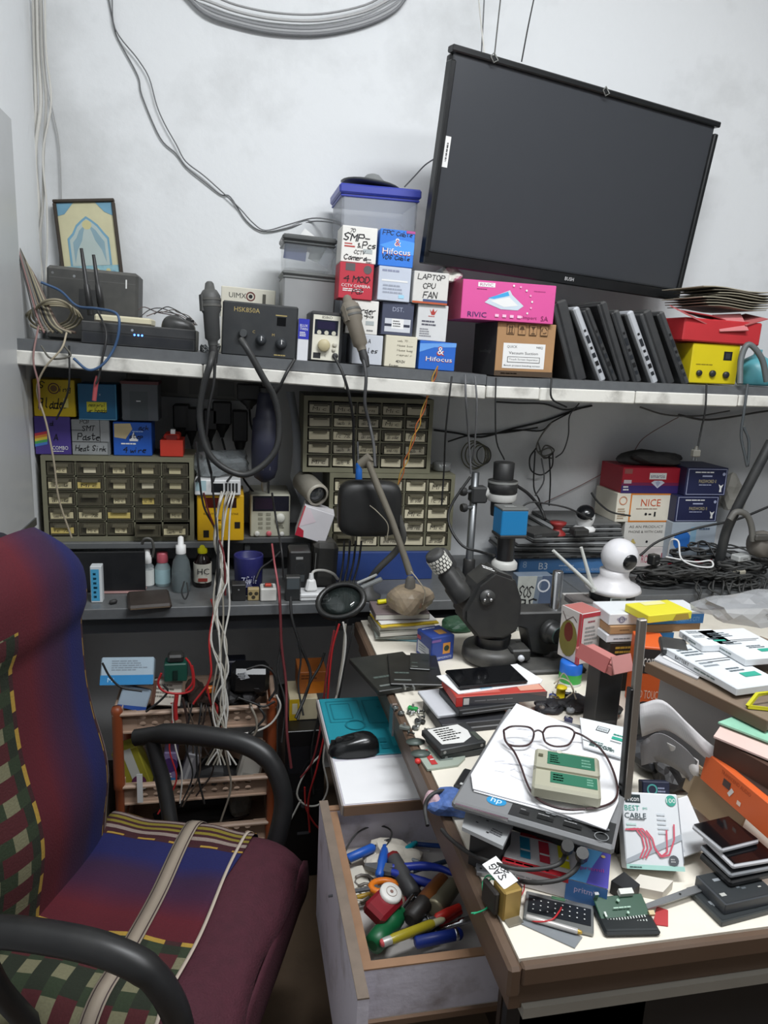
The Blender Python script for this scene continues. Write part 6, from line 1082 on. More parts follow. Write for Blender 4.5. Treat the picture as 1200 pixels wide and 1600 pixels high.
# display module, film, silver pencil
b = qb('display_module', 'keypad like display module with metal frame on the desk', 'module', (817, 1432), (928, 1458), (828, 1392), 0, .007, M('8f918f', .3, .5)); F = b.F('T'); F.rect(.05, .2, .96, .82, M('1f2226', .35)); F.rect(.38, .88, .58, .99, M('4f7a5a'))
for i in range(8):
    for j in range(3): F.disc(.13+.105*i, .34+.17*j, .022, M('c9cbc8'), 6)
F.rect(.05, .8, .25, .86, M('8f918f', .3, .5)); b.done()
poly_item('plastic_film', 'clear grey plastic strip lying before the display module', 'film', [(812, 1442), (825, 1426), (910, 1464), (898, 1481)], DZ+.0005, .0015, M('8d9296', .2, alpha=.75))
rod('silver_pen', 'silver pencil like tube lying across the plastic strip', 'pen', 822, 1432, 908, 1457, DZ+.0062, [('pen_barrel', M('c9c6c2', .3, .3), [(.003, 0), (.0038, .03), (.0038, .93), (.003, .94)]), ('pen_tip', M('c4a24a', .35, .4), [(.003, .94), (.0025, 1), (.001, 1.02)])])
wire('thin red wire curling over the display module', [at(x, y, Z=DZ+z) for x, y, z in ((820, 1433, .003), (838, 1440, .006), (862, 1437, .011), (874, 1424, .012), (877, 1418, .011))], .0012, RDW)
# green board on black base, metal strip, red corner
b = qb('support_plate', 'black rounded plate under the small green circuit board', 'plate', (946, 1458), (1034, 1456), (936, 1412), 0, .008, M('1f2324', .45), bev=.003); b.F('T').rect(.05, .05, .95, .12, M('2f3334')); b.done()
b = Box('circuit_board', 'small green circuit board with rows of silver pads', 'circuit board', at(985, 1440, Z=DZ+.01)+V((0, .018, -.001)), .072, .046, .002, M('1f4a34', .35, var=.12), (.35, 0, -.04)); F = b.F('T')
for i in range(14):
    for j in range(2): F.rect(.12+.055*i, .12+.13*j, .14+.055*i, .19+.13*j, M('c9cfc8'))
F.greek(.3, .55, .8, .62, 1, M('a9c9b4')); F.rect(.08, .35, .12, .5, M('c9cfc8')); F.disc(.45, .8, .05, M('8fb09a'), 8); F.disc(.55, .42, .04, M('a9c9b4'), 8); b.done(); b.part('white_connector', MB().box((.012, .024, .005), (.02, .008, .008), M('d6d6cf', .5))); b.part('solder_tab', MB().box((-.033, .022, .006), (.006, .004, .012), CHROME)); b.part('solder_tab', MB().box((.037, -.006, .003), (.008, .006, .005), M('c9b48a', .4)))
o = poly_item('metal_bracket', 'flat grey steel strip with two holes lying on the desk', 'bracket', [(1012, 1420), (1008, 1412), (1100, 1378), (1110, 1388)], DZ+.010, .002, M('8f9192', .35, .6)); f = face_on(o, (1014, 1417), (1106, 1386), (1010, 1411), DZ+.0122); f.disc(.55, .5, .25, M('1a1a1a'), 8, 1); f.disc(.88, .5, .25, M('1a1a1a'), 8, 1); close(f, o, 'hole')
poly_item('paper_card', 'small red paper corner under the steel strip', 'paper', [(1020, 1444), (1026, 1416), (1044, 1422), (1044, 1447)], DZ+.0005, .001, M('b33a3c', .6))
# cable cartons
def leanbox(label, pbl, pbr, ptl, z, rx, t, m, rz=None, hscale=1.):
    a, c_ = at(*pbl, Z=z), at(*pbr, Z=z); r = c_-a; w = r.length; r.normalize(); ang = math.atan2(r.y, r.x); up = Euler((rx, 0, ang)).to_matrix() @ V((0, 0, 1)); nf = Euler((rx, 0, ang)).to_matrix() @ V((0, -1, 0))
    dr_ = ray(*ptl); t_ = (a-EYE).dot(nf)/dr_.dot(nf); h = (EYE+dr_*t_-a).dot(up)*hscale; o = a+r*w/2 + (Euler((rx, 0, ang)).to_matrix() @ V((0, t/2, 0)))
    return Box('carton', label, 'box', o, w, t, h, m, (rx, 0, ang))
SW = M('dfe2e4', .4, var=.03)
poly_item('paper_block', 'white paper block lying under the leaning cable carton', 'paper', [(985, 1384), (1036, 1394), (1052, 1376), (1000, 1366)], DZ+.0005, .014, M('d6d0c4', .7))
for i, (lab, q) in enumerate((('black flat part beside the paper block', [(955, 1376), (985, 1394), (1000, 1382), (975, 1362)]), ('dark plastic part under the cable cartons', [(985, 1402), (1070, 1398), (1090, 1370), (1040, 1360), (1000, 1378)]))): poly_item('electronic_part', lab, 'part', q, DZ+.0005, .010 if i else .02, M('1c1d1f', .5)) if not i else None
b2_ = leanbox('white grey carton leaning behind the printed cable carton', (1058, 1352), (1106, 1334), (1078, 1248), DZ+.018, -.75, .03, SW); b2_.o.location.x += .014; b2_.o.location.y += .012; F = b2_.F(); F.greek(.1, .75, .6, .95, 3, M('6a6f72')); F.rect(.02, .1, .2, .7, M('c9cdd2')); b2_.done()
b = leanbox('white printed cable carton with red cables, leaning near desk edge', (979, 1357), (1070, 1362), (994, 1238), DZ+.018, -.62, .026, SW)
F = b.F(); gn = M('3fa08c'); F.rect(.06, .86, .33, .97, M('17282c')); F.txt('Ticon', .195, .915, .07, WHITE, .22); F.txt('BEST', .17, .79, .07, gn, .26); F.txt('BMS', .4, .79, .03, gn, .08); F.txt('CABLE', .22, .69, .07, M('2a3f44'), .38); F.disc(.87, .91, .075, gn, 14); F.txt('100', .87, .91, .06, WHITE, .16); F.rect(.1, .635, .38, .645, INK); F.greek(.05, .5, .3, .6, 2, M('c4dcd6')); F.greek(.6, .45, .8, .75, 5, M('d0d6da'))
F.poly([(0, .06), (.5, .22), (1, .4), (1, .48), (.5, .3), (0, .12)], M('aab0b6', .35)); F.rect(0, 0, 1, .06, M('a9d4c9', .5))
rc_ = M('cf5a6c', .45)
for k in range(3): F.line([(.02+.05*k, .5), (.2+.06*k, .52), (.3+.06*k, .42), (.33+.06*k, .28), (.24+.05*k, .14)], .02, rc_)
F.line([(.38, .5), (.48, .4), (.52, .25), (.62, .18), (.72, .24), (.74, .52)], .022, rc_); F.line([(.5, .3), (.6, .17), (.75, .2), (.86, .4), (.88, .6)], .022, rc_); F.disc(.82, .13, .07, M('55585c'), 12); F.greek(.77, .1, .87, .16, 2, WHITE); F.greek(.05, .015, .35, .04, 1, M('3a5a55'))
F = b.F('R'); F.rect(0, .1, 1, .95, M('c9cdd2', .5)); F.greek(.2, .75, .8, .9, 2, M('777c80')); F.poly([(.3, .5), (.8, .6), (.6, .4)], INK); F.rect(.2, .15, .6, .3, M('b84a55')); b.done()
# phones stacked at the near right
base = DZ+.0005
for i, (lab, a, c_, e_, h, m, mt) in enumerate((('broken grey chassis plate at the bottom of the phone stack', (1128, 1441), (1215, 1418), (1090, 1382), .008, '3a3e3e', 'frame'), ('slate blue gadget chassis in the phone stack', (1134, 1414), (1215, 1396), (1096, 1366), .016, '3f4348', 'frame'),
      ('black phone low in the stack', (1142, 1378), (1215, 1362), (1104, 1330), .011, '1b1c1e', 'dark'), ('dark phone with silver rim in the stack', (1142, 1366), (1215, 1352), (1104, 1318), .009, '85888c', 'dark'), ('black phone with white rim, second from the top', (1146, 1352), (1218, 1340), (1106, 1304), .009, 'c9c9cc', 'screen'), ('black phone with bright rim topmost of the stack', (1128, 1327), (1188, 1312), (1096, 1284), .009, 'b4b5b8', 'screen'))):
    b = qbox('phone' if i > 1 else 'electronic_part', lab, 'phone' if i > 1 else 'part', a, c_, e_, base, h, M(m, .35, dust=.1), bev=.003 if i > 1 else .001); F = b.F('T'); F.rect(.03, .03, .97, .97, SCREEN if mt != 'frame' else M('2c3032', .5))
    if mt == 'frame':
        for k in range(9): x, y = rnd.uniform(.05, .8), rnd.uniform(.05, .85); F.rect(x, y, x+rnd.uniform(.05, .15), y+rnd.uniform(.03, .1), M(rnd.choice(['5a6064', '8d9296', '1a1c1e', 'b4b4ae']), .5))
    b.done(); base += h+.0006
# brown folded card, orange lid, papers, news roll
def wallp(name, label, cat, p0, p1, z0, h, t, m, lean=0., h1=None):
    """Upright board from pixel p0 to p1 at height z0."""
    a, c_ = at(*p0, Z=z0), at(*p1, Z=z0); r = c_-a; return Box(name, label, cat, (a+c_)/2, r.length, t, h, m, (lean, 0, math.atan2(r.y, r.x)))
CB = M('9a8468', .75, var=.12)
b = wallp('cardboard', 'brown folded cardboard flap standing behind the phones', 'cardboard', (1072, 1250), (1150, 1318), DZ+.02, .055, .004, CB, -.25); F = b.F(); F.line([(.0, .96), (1, .96)], .03, M('6e5a42')); b.done()
b = wallp('cardboard', 'second brown cardboard flap leaning on the first', 'cardboard', (1066, 1232), (1142, 1292), DZ+.03, .055, .003, M('a8947a', .75, var=.1), -.2); F = b.F(); F.line([(.0, .9), (1, .9)], .02, M('77644c')); b.done()
b = leanbox('long orange carton with phone picture lying open on the right', (1093, 1216), (1207, 1318), (1096, 1168), DZ+.075, -.12, .09, M('d8612c', .5, var=.05)); F = b.F(); F.txt('TRANSCEND AUDIO', .45, .80, .13, M('a8441c'), .4); F.rect(.30, .42, .40, .66, M('4a3a38')); F.poly([(.385, .3), (.42, .55), (.46, .5), (.42, .24)], M('d9cfc9')); F.rect(.52, .22, .57, .36, M('e6c9b8')); F = b.F('T'); F.rect(.03, .15, .99, .98, M('3a241a', .7)); F.rect(.0, .9, 1, 1, M('cfc4b4', .7)); b.done()
def curl(name, label, cat, px, m, t=.0015, seed=1, wob=.004):
    """A curled sheet from rows of (x, y, height above desk)."""
    rows = [[at(x, y, Z=DZ+z) for x, y, z in row] for row in px]; c = rows[0][0].copy(); n = len(rows[0]); sp = [spline(r, 5) for r in rows]; k = len(sp[0])
    cross = [spline([s[i] for s in sp], 4) for i in range(k)]; w = len(cross[0]); vs = [p-c for cr in cross for p in cr]; vs2 = [v+V((0, 0, -t)) for v in vs]; fs = []; N_ = len(vs)
    for i in range(k-1):
        for j in range(w-1): a = i*w+j; fs += [(a, a+1, a+w+1, a+w), (N_+a, N_+a+w, N_+a+w+1, N_+a+1)]
    bd = [(i*w, (i+1)*w) for i in range(k-1)]+[((i+1)*w+w-1, i*w+w-1) for i in range(k-1)]+[(j+1, j) for j in range(w-1)]+[((k-1)*w+j, (k-1)*w+j+1) for j in range(w-1)]
    fs += [(a, b, N_+b, N_+a) for a, b in bd]
    mb = MB(); mb.add(vs+vs2, fs, m, None, True); o = mb.build(name); o.location = c; return tag(o, label, cat), sp, c
def newsmat(name, base, ink):
    m = bpy.data.materials.new(name); nt, b = nodes(m); tc = N(nt, 'ShaderNodeTexCoord'); mp_ = N(nt, 'ShaderNodeMapping'); nt.links.new(tc.outputs['Object'], mp_.inputs[0]); mp_.inputs['Rotation'].default_value = (0, 0, .5)
    w1 = N(nt, 'ShaderNodeTexWave'); w1.inputs['Scale'].default_value = 130; nt.links.new(mp_.outputs[0], w1.inputs[0]); n1 = N(nt, 'ShaderNodeTexNoise'); n1.inputs['Scale'].default_value = 30; nt.links.new(tc.outputs['Object'], n1.inputs[0])
    mu = N(nt, 'ShaderNodeMath', operation='MULTIPLY'); nt.links.new(w1.outputs[1], mu.inputs[0]); nt.links.new(n1.outputs[0], mu.inputs[1]); r = N(nt, 'ShaderNodeValToRGB'); r.color_ramp.elements[0].position = .38; r.color_ramp.elements[1].position = .55; r.color_ramp.elements[1].color = (.28, .28, .28, 1); nt.links.new(mu.outputs[0], r.inputs[0])
    nt.links.new(mixc(nt, r.outputs[0], lin(base), lin(ink)), b.inputs['Base Color']); b.inputs['Roughness'].default_value = .8; return m
NEWS = newsmat('news_print', 'c9c6c6', '6a686a')
curl('newspaper', 'folded newspaper sagging over clutter right of the steel strip', 'newspaper', [[(1000, 1100, .17), (1035, 1094, .19), (1075, 1130, .17), (1110, 1162, .14), (1142, 1180, .12)], [(1000, 1122, .15), (1040, 1120, .165), (1078, 1150, .15), (1105, 1178, .125), (1134, 1192, .11)], [(1003, 1150, .10), (1040, 1140, .13), (1074, 1160, .13), (1098, 1180, .11), (1118, 1196, .10)]], NEWS)
curl('newspaper', 'dark inner fold of newspaper under the sagging one', 'newspaper', [[(1000, 1160, .09), (1030, 1145, .115), (1066, 1165, .11), (1090, 1190, .09)], [(1002, 1195, .05), (1032, 1190, .06), (1062, 1205, .06), (1080, 1222, .05)]], newsmat('news_print_grey', '8f8d8e', '55545a'))
curl('newspaper', 'printed newspaper corner beside the brown cardboard', 'newspaper', [[(1042, 1160, .105), (1066, 1172, .10), (1092, 1188, .09)], [(1055, 1190, .07), (1072, 1200, .07), (1092, 1212, .07)], [(1066, 1214, .05), (1078, 1216, .05), (1090, 1220, .05)]], newsmat('news_text', 'd0cdca', '4a4a4e'))
for i, (x, y, r1, r2, h_) in enumerate(((1022, 1196, .05, .05, .035), (1046, 1224, .03, .04, .03), (1008, 1156, .03, .035, .05))):
    p = at(x, y, Z=DZ); crumple('dark_bag', ['crumpled black bag of parts behind the printed cable carton', 'dark cloth like bundle before the brown cardboard flaps', 'black bundle under the sagging newspaper'][i], 'bag', (p.x, p.y, DZ+.0006), r1, r2, h_, M(['1b1b1e', '2a2828', '19191b'][i], .5, var=.4), 140+i, .3)
p = at(1028, 1246, Z=DZ+.05); b = Box('carton', 'small navy carton with teal round mark behind the cable carton', 'box', (p.x, p.y+.01, DZ+.045), .045, .02, .025, M('1c2238', .45), (-.4, 0, -.2)); F = b.F(); F.ring(.35, .5, .35, .1, M('4a9a94')); F.greek(.55, .3, .9, .7, 2, M('8a90a8')); b.done()
# ------------------------------------------------------------ hutch and the piles at the right rear of the desk
HZ = .95; a, c_ = at(1010, 1035, Z=HZ), at(1200, 1127, Z=HZ); ha = math.atan2(c_.y-a.y, c_.x-a.x); HL = (c_-a).length
hu = empty('desk_hutch', 'raised brown shelf board on a grey panel at the desk rear', 'shelf', (a.x, a.y, DZ), (0, 0, ha))
mb = MB(); mb.box((HL/2, .17, HZ-DZ-.009), (HL, .34, .018), M('7d6a58', .5, var=.15, dust=.3), bev=.002); mb.build('top_board', hu)
mb = MB(); mb.box((HL/2, -.001, HZ-DZ-.009), (HL, .003, .019), M('5f4a38', .5, var=.2)); mb.build('edge_strip', hu)
mb = MB(); mb.box((HL/2, .04, (HZ-DZ-.019)/2), (HL-.02, .016, HZ-DZ-.02), M('8a8888', .5, var=.06)); mb.build('side_panel', hu); mb = MB(); mb.box((HL/2, .32, (HZ-DZ-.019)/2), (HL-.02, .016, HZ-DZ-.02), M('8a8888', .5, var=.06)); mb.build('side_panel', hu)
def hbx(label, p0, p1, p2, dz, h, m, name='carton', cat='box', **k): return qbox(name, label, cat, p0, p1, p2, HZ+.0006+dz, h, m, **k)
poly_item('paper_sheet', 'grey paper lying on the hutch board at its rear edge', 'paper', [(1022, 1030), (1090, 1060), (1120, 1030), (1050, 1005)], HZ+.0006, .003, M('c2c2c4', .6))
poly_item('paper_sheet', 'white paper sheet sliding over the hutch board edge', 'paper', [(1035, 1026), (1140, 1078), (1165, 1050), (1060, 1008)], HZ+.004, .002, PAPER)
b = hbx('black and silver gadget at the rear of the hutch board', (1034, 1012), (1078, 1018), (1022, 992), .007, .014, M('26282a', .4, dust=.2), 'electronic_part', 'part', bev=.003); b.F().rect(.6, .1, .95, .9, M('b9bcc0', .4)); b.done()
GB = M('2f9f88', .5)
for i, (lab, q, dz) in enumerate((('white battery carton with green bar nearest on the hutch', ((1152, 1076), (1225, 1066), (1060, 1008)), .0065), ('white battery carton farther back on the hutch', ((1166, 1030), (1245, 1024), (1112, 984)), .0215), ('white battery carton at the rear of the hutch', ((1098, 1008), (1150, 1006), (1066, 984)), .0215))):
    b = hbx(lab, *q, dz, .014, SW if i else M('d9dde0', .4)); F = b.F('T'); F.greek(.1, .72, .6, .9, 3, M('5f6a70')); F.rect(.1, .6, .9, .61, INK); F.greek(.1, .45, .5, .58, 2, M('8f979c')); F.rect(.5, .18, .85, .27, GB); F.greek(.4, .3, .8, .40, 2, M('5f6a70')); F.rect(.3, .55, .8, .56, INK); F = b.F('L'); F.txt('BATTERY', .28, .5, .5, INK, .2); F.greek(.45, .3, .85, .7, 1, M('6a7a78')); b.done()
p = at(1180, 1095, Z=HZ+.0006); mb = MB(); ql = [at(x, y, Z=HZ+z)-p for x, y, z in ((1168, 1104, .004), (1183, 1085, .02), (1215, 1080, .02), (1205, 1108, .004), (1168, 1104, .004))]; mb.tube(ql, .004, M('c9c42a', .4), 4, False, False); o = mb.build('yellow_frame'); o.location = p; tag(o, 'thin yellow frame under the nearest battery carton', 'frame')
poly_item('booklet', 'pale green printed booklet lying on papers right of the newspaper', 'paper', [(1122, 1128), (1210, 1162), (1215, 1140), (1150, 1118)], DZ+.165, .003, M('8fc2a8', .5, var=.3, scale=25)); poly_item('paper_sheet', 'pink paper sheet under the green booklet', 'paper', [(1115, 1150), (1215, 1192), (1215, 1160), (1130, 1128)], DZ+.158, .003, M('d9bdb4', .6)); poly_item('cardboard', 'brown carton edge under the pink sheet', 'cardboard', [(1118, 1152), (1215, 1205), (1215, 1165), (1140, 1130)], DZ+.12, .035, M('4a3226', .7))
p = at(1170, 985, Z=HZ); crumple('plastic_bag', 'clear crumpled plastic bag lying behind the battery cartons', 'bag', (p.x+.03, p.y+.06, HZ+.001), .10, .06, .035, M('b9bbbd', .2, .1, .05, alpha=.55), 51, .35)
# boxes left of the hutch
PY = 1.42
def pb(label, xl, xr, yt, yb, m, base, D=.085, Y=PY, rz=0, cat='box', name='carton'): return fbox(name, label, cat, xl, xr, yt, yb, Y, D, m, base=base, rz=rz)
b = pb('dark carton at the bottom of the pile behind the orange carton', 950, 1062, 1025, 1090, M('2a2622', .5), DZ+.0005); b.F().greek(.1, .7, .4, .9, 2, M('a98a3a')); b.done(); z = DZ+b.h+.001
for lab, xl, xr, yt, yb, m, rz, kind in (('black carton with gold pattern in the pile', 952, 1040, 1003, 1024, '26211c', .02, 0), ('white and blue carton low in the pile', 948, 1052, 990, 1003, 'd9dce0', .0, 1), ('brown carton in the middle of the pile', 953, 1095, 976, 989, 'b08a62', .02, 2), ('white and bright blue carton under the yellow one', 953, 1098, 958, 976, 'dfe2e4', -.02, 3)):
    b = pb(lab, xl, xr, yt, yb, M(m, .5, var=.06), z, rz=rz); F = b.F()
    if kind == 0: F.greek(.1, .2, .5, .8, 2, M('b9963a'))
    if kind == 1: F.rect(.55, 0, 1, 1, M('2b86d0', .4)); F.greek(.1, .3, .45, .6, 1, M('8a8f94')); F.txt('A', .75, .5, .6, WHITE)
    if kind == 2: F.greek(.1, .4, .25, .6, 1, M('6e5238'))
    if kind == 3: F.rect(.3, .0, 1, .85, M('2a80cc', .4)); F.txt('MAHAVIR TENGUIN & CITY', .74, .4, .4, M('8fc0ea'), .44); F.ring(.13, .5, .3, .1, M('8a8aa0')); F.txt('oppo', .13, .5, .3, M('55557a'), .1)
    b.done(); z += b.h+.001
b = qbox('carton', 'bright yellow carton topmost of the pile', 'box', (1014, 962), (1082, 955), (966, 944), z, .018, M('e2d93a', .5, var=.05)); F = b.F(); F.poly([(.55, 0), (.95, 0), (.9, .8), (.62, .8)], M('a9903a', .6)); b.F('T').rect(.3, .7, .8, .95, M('e9e4a0')); b.done()
b = fbox('carton', 'bright orange speaker carton standing left of the hutch', 'box', 1000, 1040, 1012, 1091, 1.30, .09, M('d9602a', .5, var=.05), base=DZ+.0005, rz=-.32); F = b.F(); F.rect(.0, .62, .75, .97, M('2a2626')); F.txt('conc', .38, .78, .12, M('d9d4cf'), .5); F.txt('D TOUCK', .5, .32, .12, M('e9cdb8'), .75); F.txt('4', .6, .08, .1, M('e9cdb8')); F = b.F('R'); F.rect(.2, .2, .8, .5, M('b04a20')); F.greek(.25, .25, .75, .45, 3, M('7a3418')); b.done()
p = at(918, 1008, Y=1.44); b = Box('carton', 'red and white carton with olive fruit picture by the microscope', 'box', (p.x+.004, p.y+.05, DZ+.056), .062, .068, at(918, 962, Y=1.44).z-DZ-.056, M('d6d0cc', .5, var=.06), (0, 0, .3)); zrw = DZ+b.h
F = b.F(); F.rect(.0, 0, .07, 1, M('b83040')); F.rect(0, .92, 1, 1, M('b83a44')); F.greek(.2, .3, .85, .75, 6, M('9a9a98')); F.greek(.3, .8, .8, .86, 1, M('a05560')); F = b.F('L'); F.rect(.0, .85, 1, 1, M('c9c4c0')); F.disc(.45, .42, .24, M('7d7438', .5, var=.3), 16, 1.5); F.disc(.45, .55, .12, M('6a2a20', .5), 12, 1.6); F.rect(.88, 0, 1, 1, M('c24a50')); F.line([(.1, .9), (.3, .75), (.6, .88), (.8, .8)], .015, M('4a2a2a')); F = b.F('T'); F.rect(.05, .05, .95, .95, M('b9706a', .5)); b.done()
p = at(902, 1030, Y=1.45); mb = MB(); mb.lathe([(.024, 0), (.026, .004), (.026, .05), (.024, .054), (.001, .054)], M('2a6fd0', .35, var=.3, scale=40), None, 20); o = mb.build('paint_tin'); o.location = (p.x, 1.475, DZ+.0005); tag(o, 'blue and green tin standing under the red and white carton', 'tin'); mb = MB(); mb.lathe([(.0263, .004), (.0263, .02), (.0262, .028)], M('3fa84a', .35, var=.2), None, 20, False); mb.build('green_band', o); mb = MB(); mb.lathe([(.0266, 0), (.0268, .004), (.0262, .006)], M('d9dcd6', .4), None, 20, False); mb.build('rim', o)
b = fbox('adapter', 'tall black carton under the pink tray', 'box', 934, 972, 1046, 1102, 1.26, .045, M('232427', .5, dust=.1), base=DZ+.0005, rz=.05); b.F().rect(.1, .1, .9, .15, M('3a3c40')); b.done(); zt = DZ+b.h+.001
b = qbox('plastic_tray', 'dull pink open plastic tray tilted on the black carton', 'tray', (956, 1042), (986, 1036), (924, 1006), zt, .02, M('b8706c', .5, var=.08), bev=.002); F = b.F('T'); F.rect(.1, .06, .9, .94, M('c47f7a', .5)); b.part('tray_flap', MB().box((0, -b.d/2-.006, .0), (b.w, .003, .034), M('c08581', .5), rotm(-.4, 0, 0))); b.part('tray_flap', MB().box((-b.w/2-.005, 0, .006), (.003, b.d*.8, .03), M('a85f5c', .5), rotm(0, .4, 0))); b.done()
p = at(878, 1096, Z=DZ); mb = MB(); mb.lathe([(.013, 0), (.013, .003), (.010, .004), (.010, .026), (.013, .027), (.013, .030), (.001, .030)], M('e0c81c', .4), None, 16); o = mb.build('thread_spool'); o.location = (p.x, p.y+.01, DZ+.0005); tag(o, 'bright yellow wire spool standing among loose parts', 'spool')
# loose electronic parts before the pile
cols = ['2a3f9a', '3a6a4a', '22252a', '8a8d90', '2b2f55', '6a5a3a', '4a4c50', '1a1c1f', '35506a', '77706a', 'b8352f', '2e5e44']
for i in range(26):
    x, y = rnd.uniform(842, 965), rnd.uniform(1092, 1134)
    if x > 905: y = 1106+(y-1106)*.9
    p = at(x, y, Z=DZ); w_, d_, h_ = rnd.uniform(.012, .03), rnd.uniform(.008, .02), rnd.uniform(.004, .014); mb = MB(); m = M(cols[i % 12], .4, var=.2)
    if i % 3 == 0: mb.lathe([(w_*.3, 0), (w_*.32, .001), (w_*.32, h_), (w_*.2, h_+.002), (.0005, h_+.002)], m, None, 10); mb.tube([(0, 0, h_), (.002, .001, h_+.008)], .0012, STEEL, 5)
    else: mb.box((0, 0, h_/2), (w_, d_, h_), m, bev=.001); mb.box((w_*.2, 0, h_+.001), (w_*.3, d_*.5, .002), M('b4b6b8', .4, .4)); mb.box((-w_*.3, 0, h_+.0008), (w_*.15, d_*.7, .0016), BLK)
    o = mb.build('electronic_part'); o.location = (p.x, p.y, DZ+.0006+(.006 if i % 4 == 3 else 0)); o.rotation_euler = (0, 0, rnd.uniform(0, 3)); tag(o, 'small %s loose electronic part in the clutter before the cartons' % ['blue', 'green', 'charcoal', 'silver', 'navy', 'brown', 'grey', 'black', 'slate blue', 'tan', 'red', 'dark green'][i % 12], 'part', 'loose electronic parts before the cartons')
for i, (m, pts) in enumerate((('1a1b1d', [(855, 1098), (880, 1092), (905, 1090), (930, 1092), (950, 1104)]), ('b9b09a', [(866, 1068), (876, 1060), (890, 1066), (896, 1080), (885, 1090)]), ('1a1b1d', [(893, 960), (892, 1000), (884, 1040), (868, 1062), (858, 1072)]), ('8a8272', [(868, 1075), (880, 1052), (892, 1070), (900, 1092)]))):
    wire(['black lead lying across the loose parts', 'thin cream wire curled over the yellow spool', 'black lead dropping from the microscope knob to the desk', 'thin brown wire curled beside the yellow spool'][i], [at(x, y, Z=DZ+.035 if i in (1, 3) else None, Y=None) if i in (1, 3) else (at(x, y, Z=DZ+.006) if i == 0 else at(x, y, Y=1.53-.002*k)) for k, (x, y) in enumerate(pts)], .0016 if i != 2 else .0025, M(m, .5))
for i, (x, y, r1, r2) in enumerate(((905, 1108, .05, .03), (862, 1112, .035, .022), (950, 1118, .03, .03))):
    p = at(x, y, Z=DZ); crumple('lead_bundle', ['dark tangle of leads among loose parts before the cartons', 'dark tangle of leads beside the yellow spool', 'dark tangle of leads against the steel strip'][i], 'cable', (p.x, p.y+.01, DZ+.0004), r1, r2, .012, M(['1d1c1e', '232327', '1f2422'][i], .6, var=.5, scale=60), 150+i, .4)
# dome camera and white router behind
b = fbox('carton', 'plain white carton carrying the white camera and router', 'box', 908, 1006, 950, 1010, 1.70, .13, M('cfccc8', .55, var=.06), base=DZ+.0005); b.F('T').greek(.1, .5, .5, .9, 3, M('9a8a84')); b.done(); zw = DZ+b.h+.001
p = at(963, 950, Y=1.70); e = empty('dome_camera', 'white ball shaped home camera with black lens on wide base', 'camera', (p.x, 1.73, zw)); s = pixm(963, 920, 1.71)
mb = MB(); mb.lathe([(30*s, 0), (32*s, 4*s), (32*s, 22*s), (28*s, 26*s)], M('1c1d1f', .4), None, 22); f = Face((-8*s, -31.5*s, 13*s), (1, 0, 0), (0, 0, 1), 24*s, 15*s, mb); f.rect(0, 0, 1, 1, M('b9c4c4', .5)); f.greek(.1, .1, .9, .9, 4, M('6a7474')); mb.build('black_housing', e)
mb = MB(); mb.lathe([(34*s, 20*s), (40*s, 24*s), (38*s, 29*s), (24*s, 36*s), (20*s, 44*s), (21*s, 52*s), (14*s, 54*s)], M('d9d7d8', .35, var=.02), Matrix.Translation((0, 0, 0)), 24); mb.build('base_skirt', e)
mb = MB(); R0 = 26*s; mb.lathe([(R0*math.sin(math.pi*i/14)+1e-5, -R0*math.cos(math.pi*i/14)) for i in range(15)], M('e0dfe1', .3, var=.01), Matrix.Translation((4*s, -2*s, 72*s)), 24); mb.build('ball_head', e)
dl = V((.15, -1, -.1)).normalized(); mb = MB(); mb.lathe([(.0005, R0*1.02), (9*s, R0*1.0), (11.5*s, R0*.93), (11.5*s, R0*.86)], M('131416', .2), aim(dl, (4*s, -2*s, 72*s)), 18); mb.build('lens', e)
p = at(926, 945, Y=1.66); e = empty('wifi_router', 'white router with two long pale aerials behind the microscope', 'router', (p.x, 1.72, zw)); mb = MB(); mb.box((0, 0, .010), (.06, .09, .020), M('6a6464', .5, dust=.5), bev=.004); mb.build('router_body', e)
for x0, y0, x1, y1 in ((930, 922, 864, 860), (927, 924, 908, 855)):
    a, c_ = at(x0, y0, Y=1.665), at(x1, y1, Y=1.67); o_ = V((p.x, 1.72, zw)); mb = MB(); d = c_-a; mb.tube([a-o_, a+d*.3-o_, a+d*.34-o_, c_-o_], [.0065, .006, .0052, .004], M('c9cbc6', .4), 8); mb.build('antenna', e)
# ------------------------------------------------------------ arm lamp with black square shade, magnifier, wrapped lamp
YL = 1.88
lb = at(575, 925, Y=YL+.09); e = empty('arm_lamp', 'dusty arm lamp with rounded square black shade before the drawer cabinets', 'lamp', (lb.x, YL+.11, SZ))
o_ = V((lb.x, YL+.11, SZ)); lp_ = lambda x, y, Y: at(x, y, Y=Y)-o_
ARM = M('6b6558', .55, dust=.5)
mb = MB(); mb.lathe([(.04, 0), (.042, .008), (.022, .02), (.014, .045), (.001, .046)], M('3a3b3c', .5, dust=.4), None, 20); mb.build('lamp_base', e)
mb = MB(); mb.tube(spline([V((0, 0, .04)), lp_(590, 890, YL+.08), lp_(618, 862, YL+.06), lp_(630, 840, YL+.03), lp_(622, 805, YL+.02)]), .0095, M('4a4a48', .5, dust=.4), 8); mb.build('lower_arm', e)
c = lp_(579, 796, YL+.02); s = pixm(579, 796, YL); mb = MB(); n = 32; ring = []
for i in range(n):
    t = 2*math.pi*i/n; x = math.copysign(abs(math.cos(t))**.45, math.cos(t)); y = math.copysign(abs(math.sin(t))**.45, math.sin(t)); ring.append((x, y))
vs = []; ls = ((.30, .05), (.9, .048), (.98, .04), (1, .012), (.97, -.004), (.90, -.012), (.7, -.016), (.3, -.018))
for k, (q, dep) in enumerate(ls): vs += [(c.x+x*50*s*q, c.y+dep, c.z+y*44*s*q) for x, y in ring]
